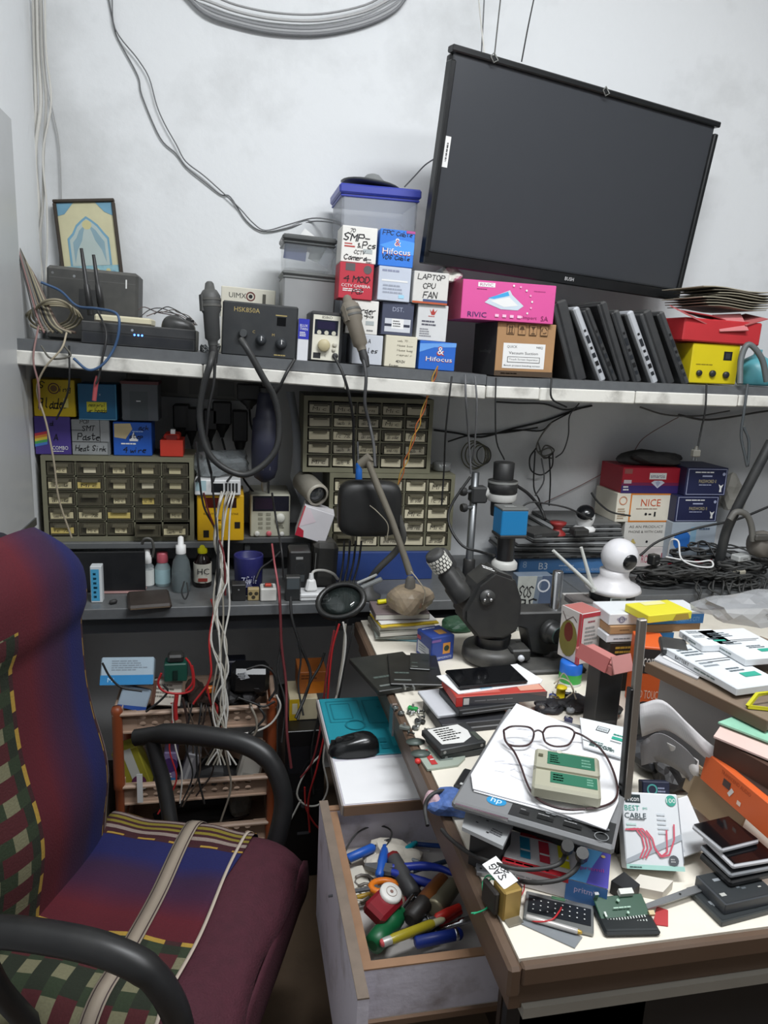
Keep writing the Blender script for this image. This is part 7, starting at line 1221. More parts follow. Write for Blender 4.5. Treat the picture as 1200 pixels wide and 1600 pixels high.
fs = [(k*n+i, k*n+(i+1) % n, (k+1)*n+(i+1) % n, (k+1)*n+i) for k in range(len(ls)-1) for i in range(n)]+[list(range(n)), [(len(ls)-1)*n+i for i in range(n)]]
mb.add(vs, fs, M('131415', .5, dust=.12), None, True); mb.build('square_shade', e)
mb = MB(); mb.tube([lp_(573, 716, YL-.02), lp_(590, 760, YL-.03), lp_(612, 812, YL-.05), lp_(632, 870, YL-.06), lp_(641, 897, YL-.07)], [.008, .0095, .0085, .009, .010], ARM, 8); mb.build('upper_arm', e)
mb = MB(); mb.tube([lp_(563, 726, YL-.01), lp_(578, 714, YL-.02)], .013, ARM, 8); mb.build('elbow_joint', e); mb = MB(); mb.tube(spline([lp_(578, 790, YL-.03), lp_(590, 800, YL-.055), lp_(606, 820, YL-.06), lp_(604, 845, YL-.06)]), .0015, M('8a8474', .5), 5); mb.build('arm_wire', e)
mb = MB(); mb.tube([lp_(622, 800, YL+.02), lp_(600, 785, YL+.03)], .011, ARM, 8); mb.build('shade_joint', e)
p = at(640, 930, Y=YL-.10); crumple('wrapped_lamp_head', 'lamp head wrapped in dusty clear plastic hanging over the desk', 'lamp', (p.x, YL-.10, at(640, 955, Y=YL-.1).z), .054, .05, .042, M('a8977f', .22, 0, .45, 40, alpha=.8), 61, .22)
o = [q for q in C.objects if q.name == 'wrapped_lamp_head'][0]; mb = MB(); mb.tube(spline([at(x, y, Y=YL-.14)-o.location for x, y in ((642, 893), (652, 905), (664, 925), (660, 945))]), .0018, M('c9bda8', .4), 5); mb.box((.0, -.03, .03), (.05, .03, .02), M('8a6a52', .4), None, .005); mb.build('twisted_tie', o); mb = MB(); mb.lathe([(.016, .05), (.013, .085), (.008, .095)], M('5a5650', .5, dust=.4), None, 12); mb.build('lamp_neck', o)
# magnifier
c = at(534, 942, Y=1.86); e = empty('magnifier_lamp', 'oval black rimmed magnifier reaching over the desk end', 'magnifier', c, (R_(40), R_(-14), R_(-10)))
mb = MB(); n = 28; prf = ((.062, 0), (.066, .006), (.066, .016), (.058, .02), (.052, .016), (.052, .006), (.058, 0)); vs = [(r_*1.05*math.cos(2*math.pi*i/n), r_*.85*math.sin(2*math.pi*i/n), z) for r_, z in prf for i in range(n)]; mb.add(vs, [(k*n+i, k*n+(i+1) % n, ((k+1) % 7)*n+(i+1) % n, ((k+1) % 7)*n+i) for k in range(7) for i in range(n)], M('1b1d1e', .35, dust=.15), None, True); mb.build('rim', e)
mb = MB(); mb.lathe([(.001, .015), (.03, .0135), (.054, .009), (.03, .0045), (.001, .003)], M('2a3230', .05, .1, .05, alpha=.75, coat=.5), Matrix.Diagonal((1.05, .85, 1, 1)), 28); mb.build('lens', e)
mb = MB(); mb.box((.09, .012, .012), (.07, .014, .008), M('8d9090', .3, .6), rotm(0, 0, .25), .003); mb.box((.088, .03, .012), (.06, .008, .006), M('b4b6b4', .3, .5), rotm(0, 0, .25), .002); mb.build('bracket', e)
# blue screwdriver hung before cabinets
q, p = at(559, 690, Y=2.10), at(561, 762, Y=2.10); e = empty('screwdriver', 'long screwdriver with blue handle standing before the drawer cabinets', 'screwdriver', p)
d = q-p; mb = MB(); mb.lathe([(.006, 0), (.010, .004), (.0105, d.length*.4), (.007, d.length*.44), (.009, d.length*.5), (.006, d.length*.54)], M('1e62b4', .4), aim(d), 12); mb.build('handle', e); mb = MB(); mb.lathe([(.003, d.length*.54), (.003, d.length)], CHROME, aim(d), 8); mb.build('shaft', e)
p = at(705, 640, Y=2.2); mb = MB(); mb.lathe([(.055, 0), (.05, -.02), (.03, -.038), (.001, -.044)], M('1b1c1d', .5), None, 18); o = mb.build('under_shelf_lamp'); o.location = (p.x, 2.2, 1.408); tag(o, 'black dome fixed under the upper shelf beside the cabinets', 'lamp')
p = at(945, 634, Y=2.3); b = Box('socket_strip', 'grey socket strip fixed under the upper shelf', 'socket', (p.x, 2.36, 1.36), .16, .05, .048, M('77756d', .5, dust=.2)); F = b.F()
for i in range(3): F.rect(.1+.3*i, .2, .3+.3*i, .8, M('5f5d56')); F.disc(.2+.3*i, .5, .1, INK, 8)
b.done()
p = at(693, 728, Y=2.22); mb = MB(); mb.lathe([(.028, 0), (.030, .002), (.030, .022), (.024, .026), (.001, .027)], M('b4b6b4', .2, .3), None, 18); o = mb.build('wire_reel'); o.location = (p.x, 2.24, ZB+h3+.002); tag(o, 'small clear reel of solder wire on the lower drawer cabinet', 'reel')
# ------------------------------------------------------------ office chair with woven cloth cover
CC = V((-.08, 1.2, 0)); CA = math.atan2(-.34, .94)
ch = empty('office_chair', 'office chair covered with striped red purple and blue woven cloth', 'chair', CC, (0, 0, CA))
def clothmat(vert):
    m = bpy.data.materials.new('woven_cloth'); nt, b = nodes(m); L = nt.links.new; uv = N(nt, 'ShaderNodeUVMap'); sp = N(nt, 'ShaderNodeSeparateXYZ'); L(uv.outputs[0], sp.inputs[0])
    def ramp(stops, interp):
        r = N(nt, 'ShaderNodeValToRGB'); r.color_ramp.interpolation = interp; e = r.color_ramp.elements
        while len(e) < len(stops): e.new(.5)
        for q, (p, c) in zip(e, stops): q.position = (p+.3)/.6; q.color = (*(lin(c) if isinstance(c, str) else (c, c, c)), 1)
        mr = N(nt, 'ShaderNodeMapRange'); mr.inputs[1].default_value = -.3; mr.inputs[2].default_value = .3; L(sp.outputs[1], mr.inputs[0]); L(mr.outputs[0], r.inputs[0]); return r.outputs[0]
    grad = ramp([(-.11, '520f1c'), (-.04, '5c1220'), (.015, '3d1636'), (.06, '31193c'), (.095, '141b58'), (.15, '121c58')], 'LINEAR')
    mar, wh, ye = '3a111a', '94857c', '857826'
    stripe = ramp([(-.3, mar), (.152, mar), (.160, wh), (.170, mar), (.176, ye), (.185, mar), (.191, ye), (.200, mar), (.206, wh), (.217, mar), (.24, '20203a'), (.255, mar)], 'CONSTANT')
    smask = ramp([(-.3, 0.), (.142, 1.)], 'CONSTANT'); dmask = ramp([(-.3, 0.), (-.098, 1.), (-.088, 0.), (.143, 1.), (.15, 0.), (.226, 1.), (.235, 0.)], 'CONSTANT'); cmask = ramp([(-.3, 1.), (-.098, 0.)], 'CONSTANT')
    fr = N(nt, 'ShaderNodeMath', operation='FRACT'); mu = N(nt, 'ShaderNodeMath', operation='MULTIPLY'); mu.inputs[1].default_value = 15.; L(sp.outputs[0], mu.inputs[0]); L(mu.outputs[0], fr.inputs[0]); gt = N(nt, 'ShaderNodeMath', operation='GREATER_THAN'); gt.inputs[1].default_value = .45; L(fr.outputs[0], gt.inputs[0])
    dash = mixc(nt, gt.outputs[0], lin('3a1a1c'), lin('b08f3a'))
    def fract(sock, k, th, off=0.):
        a = N(nt, 'ShaderNodeMath', operation='MULTIPLY_ADD'); a.inputs[1].default_value = k; a.inputs[2].default_value = off; L(sock, a.inputs[0]); f = N(nt, 'ShaderNodeMath', operation='FRACT'); L(a.outputs[0], f.inputs[0]); g = N(nt, 'ShaderNodeMath', operation='GREATER_THAN'); g.inputs[1].default_value = th; L(f.outputs[0], g.inputs[0]); return g.outputs[0]
    gu, gv = fract(sp.outputs[0], 17., .55), fract(sp.outputs[1], 19., .5, .3); an = N(nt, 'ShaderNodeMath', operation='MULTIPLY'); L(gu, an.inputs[0]); L(gv, an.inputs[1])
    rows_ = mixc(nt, fract(sp.outputs[1], 9.5, .5, .1), lin('1f2a1b'), lin('4d1a1e')); chk0 = mixc(nt, fract(sp.outputs[0], 17., .55), rows_, lin('2b3a24')); chk = mixc(nt, an.outputs[0], chk0, lin('7a785c'))
    c = mixc(nt, smask, grad, stripe); c = mixc(nt, dmask, c, dash)
    if vert:   # the hood over the top is plain
        hm = N(nt, 'ShaderNodeMath', operation='LESS_THAN'); hm.inputs[1].default_value = 1.035; L(sp.outputs[0], hm.inputs[0]); q = N(nt, 'ShaderNodeMath', operation='MULTIPLY'); L(hm.outputs[0], q.inputs[0]); L(cmask, q.inputs[1]); cmask = q.outputs[0]
        c2 = mixc(nt, hm.outputs[0], grad, c); c = c2
    c = mixc(nt, cmask, c, chk); wv = N(nt, 'ShaderNodeTexNoise'); wv.inputs['Scale'].default_value = 260.; L(uv.outputs[0], wv.inputs[0]); c = mixc(nt, N_mul(nt, wv.outputs[0], .35), c, lin('241014'))
    L(c, b.inputs['Base Color']); b.inputs['Roughness'].default_value = .9; bp = N(nt, 'ShaderNodeBump'); bp.inputs['Strength'].default_value = .3; bp.inputs['Distance'].default_value = .003; L(wv.outputs[0], bp.inputs['Height']); L(bp.outputs[0], b.inputs['Normal']); return m
def N_mul(nt, s, k): n = N(nt, 'ShaderNodeMath', operation='MULTIPLY'); n.inputs[1].default_value = k; nt.links.new(s, n.inputs[0]); return n.outputs[0]
def surf(name, fn, nu, nv, m, par, uvf=None, sub=0, thick=0.):
    """Sheet from fn(s, t), s and t in 0..1."""
    vs = [fn(i/nu, j/nv) for i in range(nu+1) for j in range(nv+1)]; fs = [(i*(nv+1)+j, (i+1)*(nv+1)+j, (i+1)*(nv+1)+j+1, i*(nv+1)+j+1) for i in range(nu) for j in range(nv)]
    me = bpy.data.meshes.new(name); me.from_pydata([tuple(v) for v in vs], [], fs); me.materials.append(m)
    if uvf:
        ul = me.uv_layers.new(name='UVMap')
        for lp in me.loops: i, j = divmod(lp.vertex_index, nv+1); ul.data[lp.index].uv = uvf(i/nu, j/nv)
    me.polygons.foreach_set('use_smooth', [True]*len(fs)); o = bpy.data.objects.new(name, me); C.objects.link(o); o.parent = par
    if thick: q = o.modifiers.new('t', 'SOLIDIFY'); q.thickness = thick; q.offset = -1
    return o
def seat_z(x, y):
    e = max(0, (abs(y)-.185)/.075); f = max(0, (x-.06)/.11)
    return .505-.05*min(1, e)**2.4-.05*min(1.2, f)**2.2-.012*math.exp(-((x+.05)**2+(y)**2)/.02)+.004*math.sin(x*30)*math.sin(y*22)
# padded seat body
def seatb(s, t):
    a = 2*math.pi*t; cx, cy = math.copysign(abs(math.cos(a))**.5, math.cos(a)), math.copysign(abs(math.sin(a))**.5, math.sin(a))
    k, z = ((0, .40), (.85, .40), (.98, .42), (1, .445), (.97, .463))[round(s*4)]
    x, y = -.055+cx*.215*k, cy*.245*k; return V((x, y, z))
VELV = M('3d1420', .85, var=.25, scale=60, bump=.4); VELV2 = M('461a27', .85, var=.3, scale=45, bump=.5)
surf('seat_cushion', seatb, 4, 40, VELV, ch)
def cov(s, t): x, y = lerp(-.26, .168, s), lerp(-.25, .25, t); return V((x+.006*math.sin(y*20)*s, y*(1-.04*s*s*s), seat_z(x, y)-.002))
tag(surf('seat_cover', cov, 22, 26, VELV2, ch, thick=.004), 'maroon embossed velvet seat cover')
def cfr(s, t): y = lerp(-.24, .24, t); x0 = .168+.012*s; return V((x0+.012*math.sin(s*3.1)-.03*s, y, lerp(seat_z(.168, y)-.002, .30, s)))
tag(surf('front_flap', cfr, 8, 20, VELV2, ch, thick=.004), 'maroon velvet hanging down in front')
CLOTH, CLOTHV = clothmat(False), clothmat(True)
def clo(s, t): x, y = lerp(-.26, .052, s)+.006*math.sin(t*9), lerp(-.262, .262, t); z = seat_z(x, y)+.004 if abs(y) < .25 else seat_z(x, y)-.02; return V((x, y, z+.0015*math.sin(x*60+y*15)))
tag(surf('seat_cloth', clo, 18, 40, CLOTH, ch, lambda s, t: (lerp(-.26, .052, s), lerp(-.262, .262, t)), thick=.002), 'striped woven cloth on the seat')
RIB = M('948879', .7, var=.08); RIBD = M('3a2a2c', .7)
def rib(x0, w, m, nm, dz=.008, wav=.012): return surf(nm, lambda s, t: (lambda y, x: V((x, y, seat_z(x, y)+dz if abs(y) < .25 else seat_z(x, y)-.016)))(lerp(-.262, .262, t), x0+wav*math.sin(t*5+.5)-w/2+w*s), 1, 40, m, ch, thick=.001)
rib(-.06, .030, RIB, 'white_ribbon'); rib(-.060, .024, RIBD, 'ribbon_line', .0088); rib(-.060, .020, RIB, 'ribbon_centre', .0094); rib(.050, .006, M('b9ab9c', .7), 'cloth_hem', .0075, .006)
# backrest
def bk_(s, t, off=0.):
    z = lerp(.47, 1.165, s); y0 = (lerp(.205, .215, s)+(.05*max(0, (.42-s)/.42)**1.3 if t > .5 else 0)) if s < .8 else .215*math.sqrt(max(0, 1-((s-.8)/.2)**2.2*.62)); a = lerp(-1, 1, t); y = a*y0-.012
    hood = .018*max(0, min(1, (s-.72)/.06)); lum = .03*math.exp(-((z-.66)/.12)**2)
    x = -.255+lum-.03*(z-.7)-.075*abs(a)**5-.05*max(0, (s-.86)/.14)**2+hood*(1-abs(a)**6)+off; return V((x, y, z-.05*abs(a)**3*max(0, (s-.78)/.22)))
tag(surf('backrest_cloth', bk_, 40, 40, CLOTHV, ch, lambda s, t: (lerp(.47, 1.165, s), bk_(s, t).y*1.06+.006), thick=.012), 'striped woven cloth hood over the backrest')
def bkb(s, t):
    q = bk_(s, t); return V((min(q.x-.02, -.27)-.10*(1-abs(2*t-1)**4)*(1-.6*s), q.y*1.01, q.z-.004))
surf('backrest_shell', bkb, 20, 20, M('1a1b22', .7, var=.2), ch)
mb = MB(); mb.box((-.31, 0, .42), (.06, .09, .26), M('141416', .5), bev=.01); mb.build('back_bracket', ch)
APL = M('17181a', .42, var=.05, dust=.08)
for y in (.285, -.285):
    mb = MB(); sg = 1 if y > 0 else -1
    mb.tube(spline([(-.235, y, .645), (-.15, y, .666), (-.04, y, .668), (.025, y, .658), (.07, y-.004*sg, .632), (.098, y-.01*sg, .58), (.105, y-.02*sg, .52), (.085, y-.05*sg, .43), (.04, y-.10*sg, .40)], 5), [.019]*4+[.0225]*16+[.021]*21, APL, 10); mb.build('armrest', ch)
    mb = MB(); mb.tube(spline([(-.20, y, .655), (-.185, y-.004*sg, .60), (-.165, y-.012*sg, .54), (-.13, y-.05*sg, .44), (-.10, y-.10*sg, .405)], 5), .017, APL, 8); mb.build('arm_strut', ch)
mb = MB(); mb.box((-.05, 0, .385), (.24, .24, .03), M('121214', .5), bev=.006); mb.build('seat_mechanism', ch); mb = MB(); mb.lathe([(.03, .12), (.03, .24), (.02, .245), (.02, .372)], M('1c1d1f', .4), Matrix.Translation((-.05, 0, 0)), 14); mb.build('gas_lift', ch)
for k in range(5):
    a = R_(72*k+20); dx, dy = math.cos(a), math.sin(a); mb = MB(); mb.tube([(-.05+.02*dx, .02*dy, .115), (-.05+.15*dx, .15*dy, .10), (-.05+.28*dx, .28*dy, .075)], [.026, .022, .016], M('151517', .45), 8); lg = mb.build('base_leg', ch)
    mb = MB(); mb.lathe([(.012, -.022), (.026, -.018), (.027, 0), (.026, .018), (.012, .022)], M('101012', .4), aim((-dy, dx, 0), (-.05+.28*dx, .28*dy, .0285)), 14); mb.tube([(-.05+.28*dx, .28*dy, .05), (-.05+.28*dx, .28*dy, .08)], .008, STEEL, 6); mb.build('caster', lg)
# ------------------------------------------------------------ plastic rack under the worktop
KY = 1.90; KX0, KX1 = at(174, 1110, Y=KY).x, at(432, 1110, Y=KY).x; KD = .22
PLA = M('b59a86', .5, var=.06, dust=.15); LEG = M('8a4526', .45, var=.1)
rk = empty('plastic_rack', 'three tier cream plastic rack with brown posts under the worktop', 'rack', ((KX0+KX1)/2, KY, 0)); KW_ = KX1-KX0
zt_ = [at(300, 1110, Y=KY).z, at(300, 1222, Y=KY).z, .16]
def holed(mb, x0, x1, z0, z1, y, cols, rows, m, frac=.66):
    cw, chh = (x1-x0)/cols, (z1-z0)/rows
    for i in range(cols):
        for j in range(rows):
            cx, cz = x0+(i+.5)*cw, z0+(j+.5)*chh; sq = [(cw/2, 0), (cw/2, chh/2), (0, chh/2), (-cw/2, chh/2), (-cw/2, 0), (-cw/2, -chh/2), (0, -chh/2), (cw/2, -chh/2)]; r_ = min(cw, chh)*frac/2
            vs = [(cx+a, y, cz+b) for a, b in sq]+[(cx+r_*1.1*math.cos(k*math.pi/4), y, cz+r_*math.sin(k*math.pi/4)) for k in range(8)]+[(cx+r_*1.1*math.cos(k*math.pi/4), y+.004, cz+r_*math.sin(k*math.pi/4)) for k in range(8)]
            mb.add(vs, [(k, (k+1) % 8, 8+(k+1) % 8, 8+k) for k in range(8)]+[(8+k, 8+(k+1) % 8, 16+(k+1) % 8, 16+k) for k in range(8)], m)
for z in zt_:
    mb = MB(); w, h = KW_, .062
    for c, d in (((0, .006, -.004), (w, .014, .010)), ((0, KD-.006, -.004), (w, .014, .010)), ((-w/2+.006, KD/2, -.004), (.014, KD, .010)), ((w/2-.006, KD/2, -.004), (.014, KD, .010))): mb.box((c[0], c[1], z+c[2]), d, PLA, bev=.003)
    mb.box((0, KD/2, z-h), (w*.90, KD*.9, .004), PLA); x0, x1 = -w*.36, w*.36
    holed(mb, x0, x1, z-h+.010, z-.012, .018, 10, 2, PLA, .82)
    for c, d in (((-w*.405, .018, z-h/2), (w*.09, .003, h)), ((w*.405, .018, z-h/2), (w*.09, .003, h)), ((0, .018, z-h+.005), (w*.72, .003, .010)), ((0, .018, z-.007), (w*.72, .003, .010)), ((0, KD-.018, z-h/2), (w*.9, .003, h)), ((-w*.45, KD/2, z-h/2), (.003, KD*.84, h)), ((w*.45, KD/2, z-h/2), (.003, KD*.84, h))): mb.box(c, d, PLA)
    mb.build('tray', rk)
for x in (-1, 1):
    for y in (.010, KD-.010):
        mb = MB(); mb.lathe([(.014, .005), (.015, zt_[2]-.01), (.012, zt_[2]), (.012, zt_[1]-.012), (.015, zt_[1]-.008), (.015, zt_[1]+.01), (.0135, zt_[0]-.01), (.0155, zt_[0]+.004), (.012, zt_[0]+.016), (.001, zt_[0]+.018)], LEG, Matrix.Translation((x*(KW_/2-.012), y, 0)), 12); mb.build('post', rk)
def inrack(name, label, cat, xl, xr, yt, yb, m, tier=0, Y=None, D=.06, rz=0., ry=0., rx=0., bev=.003, dz=0.): return fbox(name, label, cat, xl, xr, yt, yb, Y or KY+.05, D, m, base=(zt_[tier]-.046+dz) if tier else None, rz=rz, ry=ry, rx=rx, bev=bev)
def lift(b, yb, Y=None): b.o.location.z = at(200, yb, Y=Y or KY+.07).z; return b
b = lift(inrack('parts_bag', 'blue and white printed bag lying on the rack top', 'bag', 154, 238, 1026, 1066, M('a9bcc9', .4), D=.05, rx=-.5, ry=.03), 1072); F = b.F(); F.rect(0, 0, 1, .35, M('2f86c0', .4)); F.txt('Mi', .2, .18, .16, M('b9d9ea'), .12); F.greek(.2, .5, .9, .9, 5, M('8a97a2')); b.done()
b = lift(inrack('parts_bag', 'crumpled blue edged packet leaning in the rack top corner', 'bag', 180, 226, 1072, 1104, M('9fb0bf', .35), D=.03, rx=-.3, ry=.3), 1106); F = b.F(); F.poly([(0, 0), (1, 0), (1, .25), (0, .1)], M('2a4f9a')); b.done()
b = lift(inrack('carton', 'white carton with small print in the rack top tray', 'box', 234, 280, 1062, 1098, M('cfc8bc', .6), D=.05, rx=-.35, ry=.12), 1106); F = b.F(); F.greek(.1, .3, .9, .9, 4, M('7a756c')); F.rect(0, 0, .12, 1, M('5a3a2c')); b.done()
b = lift(inrack('transformer', 'dark green transformer block with black top in the rack', 'transformer', 256, 292, 1034, 1062, M('1f4f42', .4, var=.1), D=.05), 1064); b.part('black_coil', MB().box((0, 0, b.h+.01), (b.w*.7, .04, .024), BLK, bev=.006)); b.part('terminal', MB().box((0, -.027, b.h*.4), (b.w*.2, .004, b.h*.5), M('0f2a24'))); b.done()
b = lift(inrack('power_adapter', 'big black power adapter with white label on the rack', 'adapter', 360, 420, 1046, 1084, M('141517', .3), D=.08, ry=.05, bev=.012), 1090); F = b.F(); F.poly([(.12, .85), (.35, .95), (.48, .7), (.25, .62)], M('b9bcc0')); F.greek(.15, .66, .42, .9, 3, M('3a3c40')); b.done()
b = lift(inrack('battery_box', 'dark square box at the rear of the rack top', 'box', 352, 384, 1026, 1050, M('1b1d28', .5), Y=KY+.14, D=.05), 1060, KY+.16); b.F().rect(.1, .1, .9, .2, M('2a2c38')); b.done()
b = lift(inrack('connector', 'small orange terminal connector hanging in the rack', 'connector', 322, 336, 1076, 1086, M('d2701c', .4), Y=KY-.0, D=.015), 1088, KY-.01); b.o.location.y = KY-.012; b.F().rect(.2, .3, .4, .7, M('6a3410')); b.done()
for i, (x, y, r_) in enumerate(((345, 1100, .035), (395, 1098, .03), (310, 1104, .028), (370, 1110, .03))):
    p = at(x, y, Y=KY+.09); crumple('cable_bundle', ['tangled black leads at the middle of the rack top', 'small dark lead coil under the big black adapter', 'dull brown lead tangle beside white carton in rack', 'dark tangle of leads at the rack top tray'][i], 'cable', (p.x, KY+.08+.03*(i % 2), zt_[0]-.018), r_*1.2, .05, .035, M(['1c1b1c', '242224', '3a2c26', '151516'][i], .6), 70+i, .35)
# second tier
b = inrack('carton', 'purple and white carton in the rack middle tray', 'box', 250, 272, 1176, 1212, M('8a7aa8', .5), 1, ry=.1); F = b.F(); F.rect(0, 0, 1, .3, M('2f7fb8')); F.disc(.5, .65, .2, M('4a2f6a')); F.greek(.1, .3, .9, .45, 2, WHITE); b.done()
b = inrack('power_adapter', 'white adapter block in the rack middle tray', 'adapter', 368, 404, 1174, 1206, M('c9c6bd', .45), 1, ry=.25, bev=.008); b.F().rect(.2, .2, .8, .3, M('a9a69d')); b.done()
b = inrack('glue_gun', 'yellow and grey tool in the rack middle tray', 'tool', 196, 238, 1168, 1212, M('8a8428', .5), 1, ry=-.3); F = b.F(); F.rect(.4, 0, .75, 1, M('b4b6b0', .5)); F.disc(.6, .2, .15, M('5a2a4a')); b.done()
b = inrack('tape_roll', 'pale strip packet beside purple carton in rack', 'packet', 276, 298, 1178, 1210, M('9a9aa0', .4), 1, ry=.3); b.F().rect(.3, .1, .5, .9, M('c9c9cc')); b.done()
p = at(380, 1275, Y=KY+.1); crumple('plastic_bag', 'grey clear bag lying in the bottom rack tray', 'bag', (KX1-.10, KY+.1, zt_[2]-.02), .04, .045, .06, M('6a6a64', .3, .1, .2, alpha=.8), 85, .3)
mb = MB(); a, c_ = at(217, 1214, Y=KY-.02), at(221, 1262, Y=KY-.03); mb.box((0, 0, -(a.z-c_.z)/2), (.015, .0015, a.z-c_.z), M('c9c9c8', .5)); o = mb.build('white_strap'); o.location = a; o.location.y = KY-.006; tag(o, 'short white strap hanging from the rack middle tray', 'strap')
p = at(155, 1240, Y=KY-.0); mb = MB(); mb.lathe([(.010, 0), (.0105, .006), (.0105, .15)], M('9a988e', .4, var=.1), None, 12); o = mb.build('sealant_tube'); o.location = (p.x-.01, KY+.01, .30); tag(o, 'pale tube with yellow cap standing beside the rack', 'tube'); mb = MB(); mb.lathe([(.012, .148), (.0125, .152), (.0125, .172), (.009, .178), (.001, .178)], M('c9c41c', .4), None, 12); mb.build('yellow_cap', o); o.location.z = at(155, 1140, Y=KY).z-.178; o.scale.z = 1
b = fbox('storage_carton', 'dark carton beside the rack behind the chair back', 'box', 120, 168, 1230, 1330, KY, .15, M('26211e', .6), base=.0005); b.h; b.o.scale.z = (o.location.z-.001)/b.h; b.F().rect(.1, .5, .9, .55, M('3a332e')); b.done()
for i in range(3):
    o = crumple('parts_heap', ['dark heap of leads and parts filling the rack top tray', 'dark heap of leads and parts filling the rack middle tray', 'dark heap of leads filling the lowest rack tray'][i], 'parts', ((KX0+KX1)/2+.01, KY+.115, zt_[i]-.0595+.002), KW_*.30, .055, .030, M('161516', .6, var=.4), 90+i, .2); o['kind'] = 'stuff'
# computer tower and cartons between rack and desk
b = fbox('computer_tower', 'black computer tower standing on the floor beside the desk', 'computer', 444, 506, 1142, 1330, 1.86, .30, M('101114', .35, var=.08), base=.0005); F = b.F(); F.rect(.08, .72, .92, .9, M('1a1b1f', .25)); F.rect(.1, .6, .9, .605, M('2c2e33')); F.disc(.5, .5, .02, M('4a4c52'), 10); F.rect(.35, .3, .65, .32, M('55575c')); b.done(); zt2 = .0005+b.h
b = fbox('carton', 'cream carton with yellow side on the computer tower', 'box', 452, 496, 1092, 1140, 1.92, .12, M('c4b99a', .6), base=zt2+.001); F = b.F(); F.rect(0, 0, .35, 1, M('c9a81c', .5)); F.rect(.1, .3, .28, .8, M('d9d2b4')); b.done()
b = fbox('carton', 'orange brown carton topmost on the tower', 'box', 466, 510, 1050, 1091, 1.95, .10, M('a8602a', .55, var=.15), base=zt2+b.h+.002); F = b.F(); F.rect(.3, 0, 1, .55, M('c26f1c', .5)); F.greek(.1, .65, .8, .9, 2, M('6a3a1a')); b.done()
# ------------------------------------------------------------ cables on the walls, the shelves and down to the floor
GW, WW, KW2, TAN, RED2 = M('6b6c6e', .55), M('c9c7c0', .55), M('1c1d1f', .5, dust=.15), M('a79c86', .6), M('b02a2c', .45)
def cb(label, m, r, pts, Y=None, group=None, k=5, n=6, jit=0.):
    P = []
    for q in pts:
        y = q[2] if len(q) > 2 else Y; P.append(at(q[0], q[1], Y=y))
    return wire(label, P, r, m, group=group, k=k, n=n)
WY = YW-.006
cb('thin grey wire wandering down the wall from the top, lower strand', GW, .0020, [(168, -10), (178, 40), (185, 62), (215, 118), (222, 150), (250, 215), (275, 240), (292, 262), (320, 285), (345, 304), (360, 308), (385, 345), (412, 362), (450, 356), (488, 346), (520, 348, 2.3), (534, 354, 2.16)], WY)
cb('thin grey wire wandering down the wall from the top, upper strand', GW, .0018, [(175, -10), (180, 45), (215, 92), (233, 122), (245, 165), (258, 195), (275, 225), (290, 252), (318, 274), (345, 298), (374, 325), (395, 348), (415, 360), (450, 351), (488, 341), (520, 344, 2.3), (534, 349, 2.16)], WY-.006)
for i, (d, r_) in enumerate(((0, .005), (5, .005), (9, .0045), (-12, .004), (-22, .003))): cb(['lowest', 'second', 'third', 'fourth', 'thinnest'][i]+' grey cable of the slack bundle crossing the top of the wall', M(['8d8e90', 'a3a4a5', '7d7e80', 'b4b4b3', '9a9a9a'][i], .55), r_, [(270+d, -20), (320, 12+d), (370, 30+d), (430, 42+d), (500, 44+d), (570, 30+d), (620, 5+d), (655-d, -25)], WY-.004*i)
for i, (x, r_, m) in enumerate(((52, .005, WW), (58, .0055, WW), (64, .004, M('b0aea8', .55)), (70, .003, WW))): cb(['outermost', 'thickest', 'greyish', 'thinnest'][i]+' white cable running down the wall corner', m, r_, [(x, -10), (x+2, 80), (x+4+2*i, 160), (x+(-3 if i % 2 else 4), 240), (x+3, 320), (x+(4 if i % 2 else -3), 380), (x+2, 430), (x-4+i*3, 470, 2.3)], 2.36-.01*i)
cb('thin pale wire sagging beside the picture frame', M('a9a9a8', .5), .0018, [(66, 0), (72, 120), (84, 180), (93, 230), (96, 320), (93, 410), (94, 428)], 2.408)
for i in range(9):
    x = 13+i*2.5; cb(['black', 'pinkish', 'grey', 'brown', 'dark', 'olive', 'dull', 'pale', 'taupe'][i]+' strand of the loose wires fanning from the side wall to the router', M(['3a3936', '8a6a66', '6d6b66', '7a6f5c', '2a2a2a', '8a836c', '55524c', 'a39a84', '6a5a50'][i], .6), .0022+.0006*(i % 3), [(12, 298+i*3, 2.14), (18+i, 345+i*5, 2.14), (30+i*3, 400+i*4, 2.12), (44+i*4, 455+i*3, 2.1), (54+i*5, 495+i*2, 2.08), (62+i*7, 520, 2.06)])
for i in range(4): cb(['outer', 'second', 'third', 'inner'][i]+' coil of the beige cable heaped at the shelf end', M(['b4ab92', 'a39a80', 'bdb49c', '8d8570'][i], .55), .0034, [(84+44*(1-.12*i)*math.cos(a*.7), 497-3*i+20*math.sin(a*.7), 2.16-.02*i+.05*math.sin(a*.7)) for a in range(10)])
cb('blue network cable arching over the black recorder', M('3a567a', .45), .0035, [(64, 441, 2.12), (95, 455, 2.12), (120, 478, 2.08), (150, 482, 2.03), (182, 490, 1.99), (186, 515, 1.98), (178, 545, 1.98), (160, 570, 1.97), (138, 578, 1.97), (115, 560, 1.98)])
cb('black cable drooping from router down the shelf front', KW2, .003, [(150, 480, 2.06), (166, 520, 2.0), (160, 560, 1.985), (154, 590, 1.98), (150, 600, 1.98)])
cb('red tipped wire hanging beneath the shelf before the teal carton', M('a34a4e', .5), .006, [(153, 588, 1.99), (150, 600, 1.99), (147, 626, 1.99)], k=4)
